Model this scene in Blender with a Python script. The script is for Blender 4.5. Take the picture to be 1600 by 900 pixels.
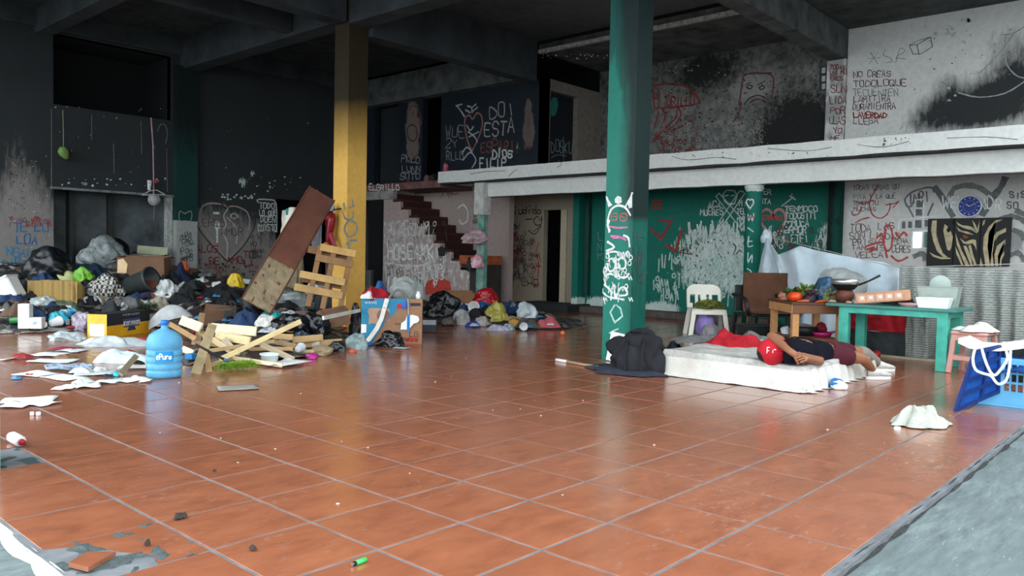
import bpy, bmesh, math, random
from mathutils import Vector, Matrix, noise
import numpy as np
random.seed(7)
for o in list(bpy.data.objects): bpy.data.objects.remove(o)
SC = bpy.context.scene
COL = SC.collection
# ---------------------------------------------------------------- camera
FPX, PITCH, ROLL, YAW = 1241.67, .0400, .0209, .8392
CAM = np.array([-1.47897, -1.95327, 1.14984])
fw = np.array([math.sin(YAW)*math.cos(PITCH), math.cos(YAW)*math.cos(PITCH), -math.sin(PITCH)])
rt = np.array([math.cos(YAW), -math.sin(YAW), 0.0]); up = np.cross(rt, fw)
r2 = math.cos(ROLL)*rt + math.sin(ROLL)*up; u2 = -math.sin(ROLL)*rt + math.cos(ROLL)*up
cd = bpy.data.cameras.new('camera'); cam = bpy.data.objects.new('camera', cd); COL.objects.link(cam)
cd.sensor_width = 36; cd.lens = FPX/1600*36; cd.clip_end = 200; cd.clip_start = .05
cam.matrix_world = Matrix(((r2[0], u2[0], -fw[0], CAM[0]), (r2[1], u2[1], -fw[1], CAM[1]), (r2[2], u2[2], -fw[2], CAM[2]), (0, 0, 0, 1)))
SC.camera = cam
# ---------------------------------------------------------------- world: bright overcast sky
w = bpy.data.worlds.new('overcast_sky'); SC.world = w; w.use_nodes = True
bg = w.node_tree.nodes['Background']; bg.inputs[0].default_value = (.86, .95, 1.0, 1); bg.inputs[1].default_value = 2.6
SC.view_settings.view_transform = 'Standard'; SC.view_settings.look = 'None'
SC.view_settings.exposure = 0.88; SC.view_settings.gamma = 1; SC.view_settings.use_curve_mapping = False
# ---------------------------------------------------------------- measuring helpers (photo pixel -> place in the room)
def ray(u, v): return fw + r2*(u-800)/FPX - u2*(v-450)/FPX
def fl(u, v, z=0.0):
    d = ray(u, v); return CAM + d*(z-CAM[2])/d[2]
def onX(u, v, X): d = ray(u, v); return CAM + d*(X-CAM[0])/d[0]
def onY(u, v, Y): d = ray(u, v); return CAM + d*(Y-CAM[1])/d[1]
def atd(u, v, z): return CAM + ray(u, v)*z
def px(P):
    X = np.array(P, float)-CAM; z = X@fw; return 800+FPX*(X@r2)/z, 450-FPX*(X@u2)/z, z
# ---------------------------------------------------------------- materials
def lin(c):
    return tuple(((x/255)/12.92 if x/255 <= .04045 else ((x/255+.055)/1.055)**2.4) for x in c)
_MC = {}
def nt(name):
    m = bpy.data.materials.new(name); m.use_nodes = True
    t = m.node_tree; b = t.nodes['Principled BSDF']; return m, t, b
def N(t, ty, **k):
    n = t.nodes.new(ty)
    for a, v in k.items(): setattr(n, a, v)
    return n
def mixc(t, fac, a, b):
    n = t.nodes.new('ShaderNodeMix'); n.data_type = 'RGBA'
    for s, v in ((0, fac), (6, a), (7, b)):
        if hasattr(v, 'is_linked') or isinstance(v, bpy.types.NodeSocket): t.links.new(v, n.inputs[s])
        elif s == 0: n.inputs[0].default_value = v
        else: n.inputs[s].default_value = (*v, 1)
    return n.outputs[2]
def math_(t, op, a, b=None, c=None, clamp=False):
    n = t.nodes.new('ShaderNodeMath'); n.operation = op; n.use_clamp = clamp
    for i, v in enumerate((a, b, c)):
        if v is None: continue
        if isinstance(v, bpy.types.NodeSocket): t.links.new(v, n.inputs[i])
        else: n.inputs[i].default_value = v
    return n.outputs[0]
def coords(t, sc=(1, 1, 1), kind='Object'):
    tc = N(t, 'ShaderNodeTexCoord'); mp = N(t, 'ShaderNodeMapping'); t.links.new(tc.outputs[kind], mp.inputs[0])
    mp.inputs['Scale'].default_value = sc; return mp.outputs[0]
def noise_(t, co, scale, detail=4, rough=.6, dist=0):
    n = N(t, 'ShaderNodeTexNoise'); t.links.new(co, n.inputs['Vector'])
    n.inputs['Scale'].default_value = scale; n.inputs['Detail'].default_value = detail; n.inputs['Roughness'].default_value = rough
    n.inputs['Distortion'].default_value = dist; return n.outputs['Fac']
def M(rgb, rough=.7, amt=.3, ns=9, bump=.15, kind='', spec=.4, metal=0, alpha=1, col2=None, sc=(1, 1, 1)):
    """procedural material: mottled colour, fine relief"""
    key = (tuple(rgb), rough, amt, ns, bump, kind, spec, metal, alpha, col2, sc)
    if key in _MC: return _MC[key]
    m, t, b = nt('mat_%d' % len(_MC)); c = lin(rgb)
    co = coords(t, sc); f = noise_(t, co, ns, 5)
    f2 = math_(t, 'SUBTRACT', math_(t, 'MULTIPLY', f, 2.2), .6, clamp=True)
    dk = lin(col2) if col2 else tuple(x*(1-amt) for x in c); lt = c if col2 else tuple(min(1, x*(1+amt*.35)) for x in c)
    t.links.new(mixc(t, f2, dk, lt), b.inputs['Base Color'])
    b.inputs['Roughness'].default_value = rough; b.inputs['Metallic'].default_value = metal
    b.inputs['Specular IOR Level'].default_value = spec
    if bump:
        bp = N(t, 'ShaderNodeBump'); bp.inputs['Strength'].default_value = bump; bp.inputs['Distance'].default_value = .02
        t.links.new(noise_(t, co, ns*4, 3), bp.inputs['Height']); t.links.new(bp.outputs[0], b.inputs['Normal'])
    if alpha < 1: b.inputs['Alpha'].default_value = alpha
    if kind == 'glass': b.inputs['Transmission Weight'].default_value = .7
    _MC[key] = m; return m
def wood(rgb, rough=.75, dirt=.35):
    key = ('wood', rgb, rough, dirt)
    if key in _MC: return _MC[key]
    m, t, b = nt('wood_%d' % len(_MC)); c = lin(rgb)
    co = coords(t, (1.2, 22, 22)); f = noise_(t, co, 3, 4, .6, .6); co2 = coords(t); g = noise_(t, co2, 5, 3)
    a = mixc(t, f, tuple(x*.6 for x in c), tuple(min(1, x*1.15) for x in c))
    fd = math_(t, 'MULTIPLY', math_(t, 'SUBTRACT', g, .45, clamp=True), dirt*6, clamp=True)
    t.links.new(mixc(t, fd, a, tuple(x*.45 for x in c)), b.inputs['Base Color'])
    b.inputs['Roughness'].default_value = rough; _MC[key] = m; return m
def wallmat(name, base, bcol, gcol, rcol, sR=3, sG=9, sB=9, nsc=3.0, streak=(1, 1, 1), rough=.85, kR=1.0, kG=1.4):
    """wall paint with three wear layers steered by the mesh attribute 'wear': B second paint, G peeled pale patches, R soot"""
    m, t, b = nt(name)
    at = N(t, 'ShaderNodeAttribute'); at.attribute_name = 'wear'
    sp = N(t, 'ShaderNodeSeparateColor'); t.links.new(at.outputs['Color'], sp.inputs[0])
    co = coords(t); cs = coords(t, streak)
    n1 = noise_(t, cs, nsc, 8, .68); n2 = noise_(t, cs, nsc*2.7, 8, .7, .4); n3 = noise_(t, co, .9, 5, .6); n4 = noise_(t, co, 14, 4)
    def fac(ch, n, k, s):
        a = math_(t, 'ADD', sp.outputs[ch], math_(t, 'MULTIPLY', math_(t, 'SUBTRACT', n, .5), k))
        return math_(t, 'ADD', math_(t, 'MULTIPLY', math_(t, 'SUBTRACT', a, .5), s), .5, clamp=True)
    bs = mixc(t, n4, tuple(x*.75 for x in lin(base)), tuple(min(1, x*1.1) for x in lin(base)))
    c1 = mixc(t, fac(2, n1, 1.2, sB), bs, lin(bcol))
    gg = mixc(t, n4, tuple(x*.7 for x in lin(gcol)), lin(gcol))
    rr = mixc(t, n3, tuple(x*.6 for x in lin(rcol)), tuple(x*1.5 for x in lin(rcol)))
    soot = math_(t, 'MULTIPLY', fac(0, math_(t, 'MULTIPLY_ADD', n2, .6, math_(t, 'MULTIPLY', n3, .4)), kR, sR), .97)
    c2 = mixc(t, soot, c1, rr); t.links.new(mixc(t, fac(1, n2, kG, sG), c2, gg), b.inputs['Base Color'])
    b.inputs['Roughness'].default_value = rough; b.inputs['Specular IOR Level'].default_value = .25
    bp = N(t, 'ShaderNodeBump'); bp.inputs['Strength'].default_value = .35; bp.inputs['Distance'].default_value = .02
    t.links.new(n2, bp.inputs['Height']); t.links.new(bp.outputs[0], b.inputs['Normal'])
    return m
# ---------------------------------------------------------------- object helpers
def mesh_obj(name, me, mat, parent=None, smooth=False):
    o = bpy.data.objects.new(name, me); COL.objects.link(o)
    if mat and not me.materials: me.materials.append(mat)
    if parent: o.parent = parent
    if smooth:
        for p in me.polygons: p.use_smooth = True
    return o
def obj(name, bm, mat, parent=None, smooth=False):
    me = bpy.data.meshes.new(name); bm.normal_update(); bm.to_mesh(me); bm.free()
    return mesh_obj(name, me, mat, parent, smooth)
def tag(o, label, cat, group=None, kind=None):
    o['label'] = label
    if cat: o['category'] = cat
    if group: o['group'] = group
    if kind: o['kind'] = kind
    return o
def thing(name, label, cat, loc=(0, 0, 0), rz=0, group=None, rot=None):
    o = bpy.data.objects.new(name, None); COL.objects.link(o); o.empty_display_size = .1
    o.location = [float(x) for x in loc]; o.rotation_euler = rot if rot else (0, 0, rz); return tag(o, label, cat, group)
def struct(o, label=None):
    o['kind'] = 'structure'
    if label: o['label'] = label
    return o
def setloc(o, loc, rot=(0, 0, 0)):
    o.location = [float(x) for x in loc]; o.rotation_euler = rot; return o
def addbox(bm, a, b, bev=0, M4=None):
    a = [float(x) for x in a]; b = [float(x) for x in b]
    r = bmesh.ops.create_cube(bm, size=1)['verts']
    for v in r: v.co = Vector([(a[i]+b[i])/2 + v.co[i]*(b[i]-a[i]) for i in range(3)])
    if bev:
        es = list({e for v in r for e in v.link_edges})
        r2_ = bmesh.ops.bevel(bm, geom=es, offset=bev, segments=1, affect='EDGES', profile=.5)
        r = list({v for f in r2_['faces'] for v in f.verts} | {v for v in r if v.is_valid})
    if M4 is not None: bmesh.ops.transform(bm, matrix=M4, verts=r)
    return r
def box(a, b, bev=0):
    bm = bmesh.new(); addbox(bm, a, b, bev); return bm
def frame_of(d, upv=(0, 0, 1)):
    x = Vector(d).normalized(); z0 = Vector(upv).normalized()
    if abs(x.dot(z0)) > .98: z0 = Vector((0, 1, 0))
    y = z0.cross(x).normalized(); z = x.cross(y)
    return Matrix((x, y, z)).transposed()
def bar(bm, p, q, w, h, bev=0, upv=(0, 0, 1)):
    """rectangular bar from p to q, w across, h high (along upv)"""
    p = Vector([float(x) for x in p]); q = Vector([float(x) for x in q]); L = (q-p).length
    R = frame_of(q-p, upv).to_4x4(); R.translation = (p+q)/2
    return addbox(bm, (-L/2, -w/2, -h/2), (L/2, w/2, h/2), bev, R)
def tube(bm, pts, rads, seg=10, cap=True):
    pts = [Vector([float(c) for c in p]) for p in pts]
    if not hasattr(rads, '__len__'): rads = [rads]*len(pts)
    rings = []; prev = None
    for i, p in enumerate(pts):
        d = (pts[min(i+1, len(pts)-1)] - pts[max(i-1, 0)])
        if d.length < 1e-6: d = Vector((0, 0, 1))
        d.normalize()
        if prev is None: a = d.orthogonal().normalized()
        else: a = (prev - d*prev.dot(d)).normalized()
        prev = a; b = d.cross(a)
        rings.append([bm.verts.new(p + (a*math.cos(2*math.pi*k/seg) + b*math.sin(2*math.pi*k/seg))*rads[i]) for k in range(seg)])
    for i in range(len(rings)-1):
        for k in range(seg):
            bm.faces.new((rings[i][k], rings[i][(k+1) % seg], rings[i+1][(k+1) % seg], rings[i+1][k]))
    if cap:
        bm.faces.new(rings[0][::-1]); bm.faces.new(rings[-1])
def lathe(prof, seg=24, bm=None, cen=(0, 0, 0)):
    """prof = [(r, z)...]"""
    bm = bm or bmesh.new(); rings = []
    for r, z in prof:
        if r < 1e-5: rings.append([bm.verts.new((cen[0], cen[1], cen[2]+z))])
        else: rings.append([bm.verts.new((cen[0]+r*math.cos(2*math.pi*k/seg), cen[1]+r*math.sin(2*math.pi*k/seg), cen[2]+z)) for k in range(seg)])
    for a, b in zip(rings, rings[1:]):
        if len(a) == 1 and len(b) == 1: continue
        for k in range(seg):
            k2 = (k+1) % seg
            if len(a) == 1: bm.faces.new((a[0], b[k2], b[k]))
            elif len(b) == 1: bm.faces.new((a[k], a[k2], b[0]))
            else: bm.faces.new((a[k], a[k2], b[k2], b[k]))
    return bm
def fbm(v, s=1, o=4): return noise.fractal(Vector(v)*s, 1.0, 2.0, o)
def ridge(v, s=1): return 1-2*abs(noise.noise(Vector(v)*s))
def gridmesh(nx, ny, fn):
    """fn(i/nx, j/ny) -> point"""
    bm = bmesh.new(); vs = [[bm.verts.new([float(c) for c in fn(i/nx, j/ny)]) for j in range(ny+1)] for i in range(nx+1)]
    for i in range(nx):
        for j in range(ny): bm.faces.new((vs[i][j], vs[i+1][j], vs[i+1][j+1], vs[i][j+1]))
    return bm
def solid(o, t): 
    md = o.modifiers.new('thickness', 'SOLIDIFY'); md.thickness = t; md.offset = 0; return o
# ================================================================ THE BUILDING
T = .45
XW, YB, XU, XM = 12.3, 13.6, 10.45, 10.3        # right wall, back wall, upper-room wall, mezzanine edge
# ---- outside ground
def ground_mat():
    m, t, b = nt('weathered_concrete'); co = coords(t); cs = coords(t, (5, 1.2, 1))
    rot = N(t, 'ShaderNodeMapping'); rot.inputs['Rotation'].default_value = (0, 0, .75); rot.inputs['Scale'].default_value = (1.2, 6, 1)
    t.links.new(co, rot.inputs[0])
    a = noise_(t, rot.outputs[0], 3.2, 9, .74, .1); d = noise_(t, co, 1.3, 5); g = noise_(t, rot.outputs[0], 9, 6, .7)
    c = mixc(t, math_(t, 'MULTIPLY_ADD', a, 2.4, -.7, True), lin((62, 70, 69)), lin((122, 136, 137)))
    c = mixc(t, math_(t, 'MULTIPLY_ADD', d, 3, -1.2, True), c, lin((88, 99, 100)))
    c = mixc(t, math_(t, 'MULTIPLY_ADD', g, 8, -5.0, True), c, lin((160, 170, 170)))
    t.links.new(c, b.inputs['Base Color']); b.inputs['Roughness'].default_value = .75
    bp = N(t, 'ShaderNodeBump'); bp.inputs['Strength'].default_value = .45; bp.inputs['Distance'].default_value = .02
    t.links.new(a, bp.inputs['Height']); t.links.new(bp.outputs[0], b.inputs['Normal']); return m
g = obj('ground', gridmesh(60, 60, lambda a, b: (-30+60*a, -30+60*b, -.032)), ground_mat())
struct(g, 'weathered grey concrete pavement outside the tiled floor')
# ---- tiled floor
def tile_mat():
    m, t, b = nt('terracotta_tile')
    oi = N(t, 'ShaderNodeObjectInfo'); ge = N(t, 'ShaderNodeNewGeometry')
    ad = N(t, 'ShaderNodeVectorMath'); ad.operation = 'MULTIPLY_ADD'
    cb = N(t, 'ShaderNodeCombineXYZ'); t.links.new(math_(t, 'MULTIPLY', oi.outputs['Random'], 60), cb.inputs[0])
    t.links.new(cb.outputs[0], ad.inputs[2]); t.links.new(ge.outputs['Position'], ad.inputs[0]); ad.inputs[1].default_value = (1, 1, 1)
    mp = N(t, 'ShaderNodeMapping'); mp.inputs['Rotation'].default_value = (0, 0, .75); mp.inputs['Scale'].default_value = (2.0, 4.2, 1)
    t.links.new(ad.outputs[0], mp.inputs[0])
    a = noise_(t, mp.outputs[0], 1.7, 6, .62, .4); w_ = noise_(t, ge.outputs['Position'], .75, 6, .7, .3); s = noise_(t, mp.outputs[0], 6, 7, .75, .5)
    c = mixc(t, math_(t, 'MULTIPLY_ADD', a, 1.5, -.25, True), lin((118, 68, 48)), lin((164, 102, 72)))
    c = mixc(t, math_(t, 'MULTIPLY', oi.outputs['Random'], .4), c, lin((138, 82, 60)))
    sc = math_(t, 'MULTIPLY_ADD', s, 6, -3.3, True); pw = math_(t, 'MULTIPLY_ADD', w_, 6, -2.8, True)
    c = mixc(t, math_(t, 'MULTIPLY', math_(t, 'MULTIPLY', sc, pw), .7), c, lin((172, 156, 150)))
    t.links.new(c, b.inputs['Base Color'])
    t.links.new(math_(t, 'MULTIPLY_ADD', w_, .22, .05), b.inputs['Roughness'])
    b.inputs['Specular IOR Level'].default_value = .75
    bp = N(t, 'ShaderNodeBump'); bp.inputs['Strength'].default_value = .08; bp.inputs['Distance'].default_value = .01
    t.links.new(s, bp.inputs['Height']); t.links.new(bp.outputs[0], b.inputs['Normal']); return m
TM = tile_mat()
fo = obj('floor', box((-.47, -.93, -.09), (12.4, 14.6, -.0035)), M((112, 114, 118), .85, .5, 7, .2))
struct(fo, 'terracotta tiled floor with pale grey joints')
def tile_bm(bm, x0, y0, x1, y1, zt=0.0, gap=.0075):
    e = .001; vs = []
    for ins, z in ((gap, -.02), (gap, zt-e), (gap+e, zt)):
        vs.append([bm.verts.new(c) for c in ((x0+ins, y0+ins, z), (x1-ins, y0+ins, z), (x1-ins, y1-ins, z), (x0+ins, y1-ins, z))])
    for a, b in zip(vs, vs[1:]):
        for k in range(4): bm.faces.new((a[k], a[(k+1) % 4], b[(k+1) % 4], b[k]))
    bm.faces.new(vs[-1])
bm = bmesh.new(); tile_bm(bm, 0, 0, T, T); tme = bpy.data.meshes.new('tile'); bm.normal_update(); bm.to_mesh(tme); bm.free(); tme.materials.append(TM)
cells = [(i, j) for i in range(-1, 28) for j in range(-2, 31) if (i, j) not in ((-1, 6), (-1, 2), (-1, 7))]
def vis(c):
    u, v, z = px(((c[0]+.5)*T, (c[1]+.5)*T, 0)); return (0 if (z > .3 and -60 < u < 1660 and v < 960) else 1, z)
cells.sort(key=vis)
for i, j in cells[:300]:
    o = bpy.data.objects.new('tile', tme); COL.objects.link(o); o.parent = fo; o.location = (i*T, j*T, random.uniform(-.001, .0005))
    o.rotation_euler = (random.uniform(-.0012, .0012), random.uniform(-.0012, .0012), 0)
bm = bmesh.new()
for i, j in cells[300:]: tile_bm(bm, i*T, j*T, (i+1)*T, (j+1)*T, random.uniform(-.001, .001))
o = obj('tile_field', bm, TM, fo); o['kind'] = 'stuff'
# broken tile at the doorstep corner: remaining pieces of that tile, the bare bed and the loose shard
def prism(pts, z0, z1):
    bm = bmesh.new(); a = [bm.verts.new((float(p[0]), float(p[1]), z0)) for p in pts]; b = [bm.verts.new((float(p[0]), float(p[1]), z1)) for p in pts]
    bm.faces.new(b); n = len(a)
    for k in range(n): bm.faces.new((a[k], a[(k+1) % n], b[(k+1) % n], b[k]))
    bmesh.ops.recalc_face_normals(bm, faces=bm.faces); return bm
obj('broken_tile', prism([(-.44, 1.345), (-.006, 1.345), (-.006, .906), (-.2, .906), (-.17, 1.0), (-.25, 1.13), (-.3, 1.28)], -.02, 0), TM, fo)
obj('broken_tile', prism([(-.44, 3.59), (-.006, 3.59), (-.006, 3.156), (-.44, 3.156)], -.02, 0), TM, fo)
o = obj('mortar_bed', gridmesh(14, 14, lambda a, b: (-.46+.45*a, .9+.45*b, -.004+.012*fbm((a*5, b*5, 1)))), M((78, 88, 88), .95, .6, 20, .8), fo)
o = obj('mortar_bed', gridmesh(10, 10, lambda a, b: (-.45+.44*a, 2.7+.45*b, -.004+.006*fbm((a*5, b*5, 4)))), M((44, 66, 64), .9, .4, 14, .5), fo)
# ragged mortar edge along both open sides
def ragged(name, p, q, wd, n=90, seed=0):
    p = Vector(p); q = Vector(q); d = (q-p).normalized(); s = Vector((d.y, -d.x, 0))
    return gridmesh(n, 4, lambda a, b: p.lerp(q, a) + s*(b*wd*(.7+.9*abs(noise.noise((a*40+seed, 0, 0))))) + Vector((0, 0, -.003-.03*b**1.5+.012*noise.noise((a*70, b*5, seed)))))
o = obj('mortar_edge', ragged('e', (-.47, -.91, 0), (12.3, -.91, 0), .035, 200, 3), M((56, 58, 57), .95, .6, 30, .8)); struct(o)
o = obj('mortar_edge', ragged('e', (-.46, 14, 0), (-.46, -.93, 0), .05, 260, 8), M((208, 208, 204), .95, .3, 30, .8)); struct(o)
# ---- wall builder
def wallgrid(name, ax, k, a0, a1, z0, z1, mat, base=(0, 0, 0), blobs=(), holes=(), grad=None, res=.1, thick=.15, label=None):
    def loc(a, z): return (k, a, z) if ax == 'X' else (a, k, z)
    def cuts(lo, hi, hs):
        n = max(1, int(round((hi-lo)/res))); s = set(np.round(np.linspace(lo, hi, n+1), 4))
        for h in hs:
            if lo < h < hi: s.add(round(h, 4))
        return sorted(s)
    A = cuts(a0, a1, [h for H in holes for h in H[:2]]); Z = cuts(z0, z1, [h for H in holes for h in H[2:]])
    on = (lambda u, v: onX(u, v, k)) if ax == 'X' else (lambda u, v: onY(u, v, k)); ai = 1 if ax == 'X' else 0
    B = []
    for (u, v, ru, rv, ch, am) in blobs:
        c = on(u, v); ra = abs(on(u+ru, v)[ai]-c[ai]); rz = abs(on(u, v+rv)[2]-c[2]); B.append((c[ai], c[2], ra, rz, ch, am))
    me = bpy.data.meshes.new(name); idx = {}; vs = []; col = []
    for a in A:
        for z in Z:
            idx[a, z] = len(vs); vs.append(loc(a, z)); c = list(base)
            if grad: c = [c[i]+grad(a, z)[i] for i in range(3)]
            for (ca, cz, ra, rz, ch, am) in B:
                c[ch] += am*math.exp(-((a-ca)/ra)**2-((z-cz)/rz)**2)
            col.append((*c, 1))
    fs = []
    for i in range(len(A)-1):
        for j in range(len(Z)-1):
            ca, cz = (A[i]+A[i+1])/2, (Z[j]+Z[j+1])/2
            if any(h[0] < ca < h[1] and h[2] < cz < h[3] for h in holes): continue
            q = (idx[A[i], Z[j]], idx[A[i+1], Z[j]], idx[A[i+1], Z[j+1]], idx[A[i], Z[j+1]])
            fs.append(q if ax == 'Y' else q[::-1])
    me.from_pydata(vs, [], fs); at = me.color_attributes.new('wear', 'FLOAT_COLOR', 'POINT')
    at.data.foreach_set('color', np.array(col, np.float32).ravel())
    o = mesh_obj(name, me, mat)
    if thick:
        md = o.modifiers.new('thickness', 'SOLIDIFY'); md.thickness = thick; md.offset = -1
    struct(o, label); return o
SOOT = (13, 16, 18)
back_m = wallmat('sooty_back_wall', (130, 124, 121), (16, 58, 54), (196, 210, 208), (34, 39, 41), 1.9, 14, nsc=2.2, streak=(2.2, 2.2, .6), kR=2.0)
gback = lambda a, z: (min(1.15, max(0, (z-.9)*.62+.12)), 0, 0)
wb = wallgrid('wall_back', 'Y', YB, 2.0, 10.3, 0, 5.3, back_m, (.1, -.35, -.5), [
    (40, 330, 45, 75, 0, -.85), (40, 420, 45, 50, 0, -.6), (25, 230, 30, 70, 0, -.45), (380, 285, 20, 16, 1, .95), (395, 268, 9, 9, 1, .7), (372, 308, 22, 6, 1, .7), (250, 300, 22, 7, 1, .65),
    (110, 285, 16, 5, 1, .7), (170, 290, 26, 4, 1, .65), (150, 165, 22, 6, 1, .5), (40, 390, 32, 50, 1, .35), (350, 390, 70, 65, 0, -.75), (60, 470, 300, 40, 0, -.2), (430, 380, 25, 50, 0, .2),
    (480, 200, 60, 80, 0, .4)],
    holes=((3.6, 5.7, 3.67, 4.91), (3.6, 5.72, .35, 2.2), (8.05, 9.35, 0, 2.3)), grad=gback, label='sooty black wall across the back left with graffiti heart')
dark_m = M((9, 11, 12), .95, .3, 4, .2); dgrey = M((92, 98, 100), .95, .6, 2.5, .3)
def niche(name, x0, x1, z0, z1, y0, dep, mat):
    bm = bmesh.new(); a = [bm.verts.new(c) for c in ((x0, y0, z0), (x1, y0, z0), (x1, y0, z1), (x0, y0, z1))]; b = [bm.verts.new((v.co.x, y0+dep, v.co.z)) for v in a]
    for k in range(4): bm.faces.new((a[k], a[(k+1) % 4], b[(k+1) % 4], b[k]))
    bm.faces.new(b); return struct(obj(name, bm, mat, wb))
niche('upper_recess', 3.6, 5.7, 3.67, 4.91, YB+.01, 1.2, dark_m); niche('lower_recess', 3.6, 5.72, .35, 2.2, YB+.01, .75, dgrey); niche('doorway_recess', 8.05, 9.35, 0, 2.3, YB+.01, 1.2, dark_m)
o = obj('sill', box((3.55, YB-.05, 2.17), (5.8, YB+.02, 2.215), .006), M((120, 124, 122), .9, .6, 14, .6), wb)
o = obj('jamb', box((5.62, YB-.02, .4), (5.74, YB+.1, 2.17), .006), M((172, 174, 170), .9, .6, 18, .6), wb)
o = obj('recess_post', box((4.05, YB+.55, .35), (4.13, YB+.74, 2.2)), M((64, 66, 66), .9, .5, 10), wb)
o = obj('recess_post', box((4.78, YB+.62, .35), (4.86, YB+.75, 2.2)), M((52, 54, 54), .9, .5, 10), wb)
# pilaster on the back wall
pil_m = wallmat('dark_green_pilaster', (150, 152, 148), (16, 52, 48), (170, 172, 168), (10, 22, 22), 3, 8, nsc=3, streak=(2, 2, .7))
def wbox(name, a, b, mat, gradf, res=.12, parent=None, label=None):
    """box with the wear attribute on its vertices"""
    bm = bmesh.new(); addbox(bm, a, b); nz = max(1, int((b[2]-a[2])/res))
    es = [e for e in bm.edges if abs(e.verts[0].co.z-e.verts[1].co.z) > .01]
    bmesh.ops.subdivide_edges(bm, edges=es, cuts=nz, use_grid_fill=True)
    o = obj(name, bm, mat, parent); at = o.data.color_attributes.new('wear', 'FLOAT_COLOR', 'POINT')
    for i, v in enumerate(o.data.vertices): at.data[i].color = (*gradf(v.co), 1)
    return struct(o, label)
wbox('pilaster_back', (5.75, YB-.16, 0), (6.18, YB+.02, 4.75), pil_m, lambda c: (max(0, (c.z-2.2)*.5), -.3+.2*(c.z < 1.6), 1.2 if c.z > 1.75 else -.2), label='dark green pilaster between niche and heart wall')
# ---- pillars
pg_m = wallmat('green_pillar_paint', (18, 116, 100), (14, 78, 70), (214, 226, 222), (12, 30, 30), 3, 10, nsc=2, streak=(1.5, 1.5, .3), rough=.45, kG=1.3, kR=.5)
o = wbox('pillar_green', (5.9, 2.91, 0), (6.2, 3.28, 5.1), pg_m, lambda c: (max(0, (c.z-3.0)*.3) + ((.5 if c.z < 1.6 else .75) if c.y < 2.92 else 0), -.45, max(0, (c.z-2)*.45)), label='square green pillar with white graffiti figure in the middle')  # right-hand face: soot, with that side's shade painted into the mask too
py_m = wallmat('yellow_pillar_paint', (228, 178, 88), (206, 150, 62), (190, 196, 186), (14, 15, 16), 1.35, 10, nsc=1.2, streak=(1, 1, .3), rough=.6, kR=.35)
o = wbox('pillar_yellow', (5.9, 8.1, 0), (6.26, 8.46, 5.1), py_m, lambda c: (max(-.2, (c.z-2.35)*.75), -.4+.1*(c.z < 1.2), .3), label='square pillar yellow below and sooty black above')
pl_m = M((150, 190, 186), .7, .4, 8)
o = struct(obj('pillar_near', box((-.56, 2.69, -.05), (-.212, 3.05, 5.1), .01), pl_m), 'pale teal pillar at the left edge')
# ---- right wall, ground floor: beige, green, white
beige_m = wallmat('beige_wall_paint', (150, 140, 122), (104, 98, 90), (214, 214, 206), (40, 36, 34), 2.5, 8, nsc=3, streak=(2, 2, .6))
wallgrid('wall_right_beige', 'X', XW, 8.42, 11.6, 0, 2.72, beige_m, (-.1, -.5, .1), [(800, 400, 34, 70, 2, .5), (795, 420, 30, 40, 0, .32), (820, 460, 40, 25, 0, .3), (892, 465, 10, 12, 1, .95), (790, 310, 18, 8, 1, .8), (830, 315, 10, 12, 1, .7)],
         holes=((8.83, 9.5, 0, 2.2),), label='beige graffiti wall with an open doorway beside the stairs')
green_m = wallmat('green_wall_paint', (12, 104, 90), (96, 98, 92), (206, 220, 212), (40, 40, 38), 4, 7, nsc=3.2, streak=(3.2, 3.2, .75), rough=.6, kG=1.7)
wallgrid('wall_right_green', 'X', XW, 2.9, 8.42, 0, 2.72, green_m, (-.3, -.45, -.6), [
    (1110, 400, 60, 42, 1, .95), (1060, 380, 45, 30, 1, .45), (1140, 400, 30, 60, 1, .75), (1128, 350, 20, 25, 1, .45), (1050, 440, 40, 25, 1, .35), (1090, 440, 60, 30, 1, .45), (1160, 440, 30, 60, 1, .6),
    (1030, 482, 45, 14, 1, 1.5), (935, 475, 30, 16, 1, 1.5), (1062, 330, 8, 40, 1, .7), (1240, 380, 50, 50, 2, 1.0), (1262, 390, 16, 40, 1, .8), (1288, 370, 14, 50, 1, 1.1), (1276, 395, 5, 50, 0, 1.5), (1190, 400, 30, 60, 2, .7)], label='peeling green wall under the mezzanine')
white_m = wallmat('white_wall_paint', (208, 206, 202), (150, 152, 150), (232, 234, 232), (24, 28, 30), 1.8, 8, nsc=2.4, streak=(2, 2, .7), kR=1.3)
wallgrid('wall_right_white', 'X', XW-.02, -2.2, 2.9, 0, 2.72, white_m, (-.25, -.2, -.3), [(1590, 380, 40, 45, 2, .9), (1440, 405, 50, 14, 2, .7)], label='whitewashed wall covered in grey and red graffiti')
wbox('pilaster_right', (12.08, 2.9, 0), (12.32, 3.09, 2.72), wallmat('dark_green_pilaster_paint', (14, 70, 62), (10, 40, 38), (190, 190, 176), (22, 26, 26), 4, 8, nsc=3), lambda c: (.85 if c.y > 3.0 else .05, -.1, .4), label='dark green pilaster between the green and the white wall')
wbox('door_jamb_green', (12.02, 8.3, 0), (12.3, 8.46, 2.6), green_m, lambda c: (-.5, .95 if c.z < .35 else -.5, -.6), label='green door frame beside the beige wall')
obj('green_reveal', box((12.2, 8.17, .35), (12.3, 8.3, 2.6)), M((10, 62, 54), .6, .3, 4)).update_tag()
struct(bpy.data.objects['green_reveal'])
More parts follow.
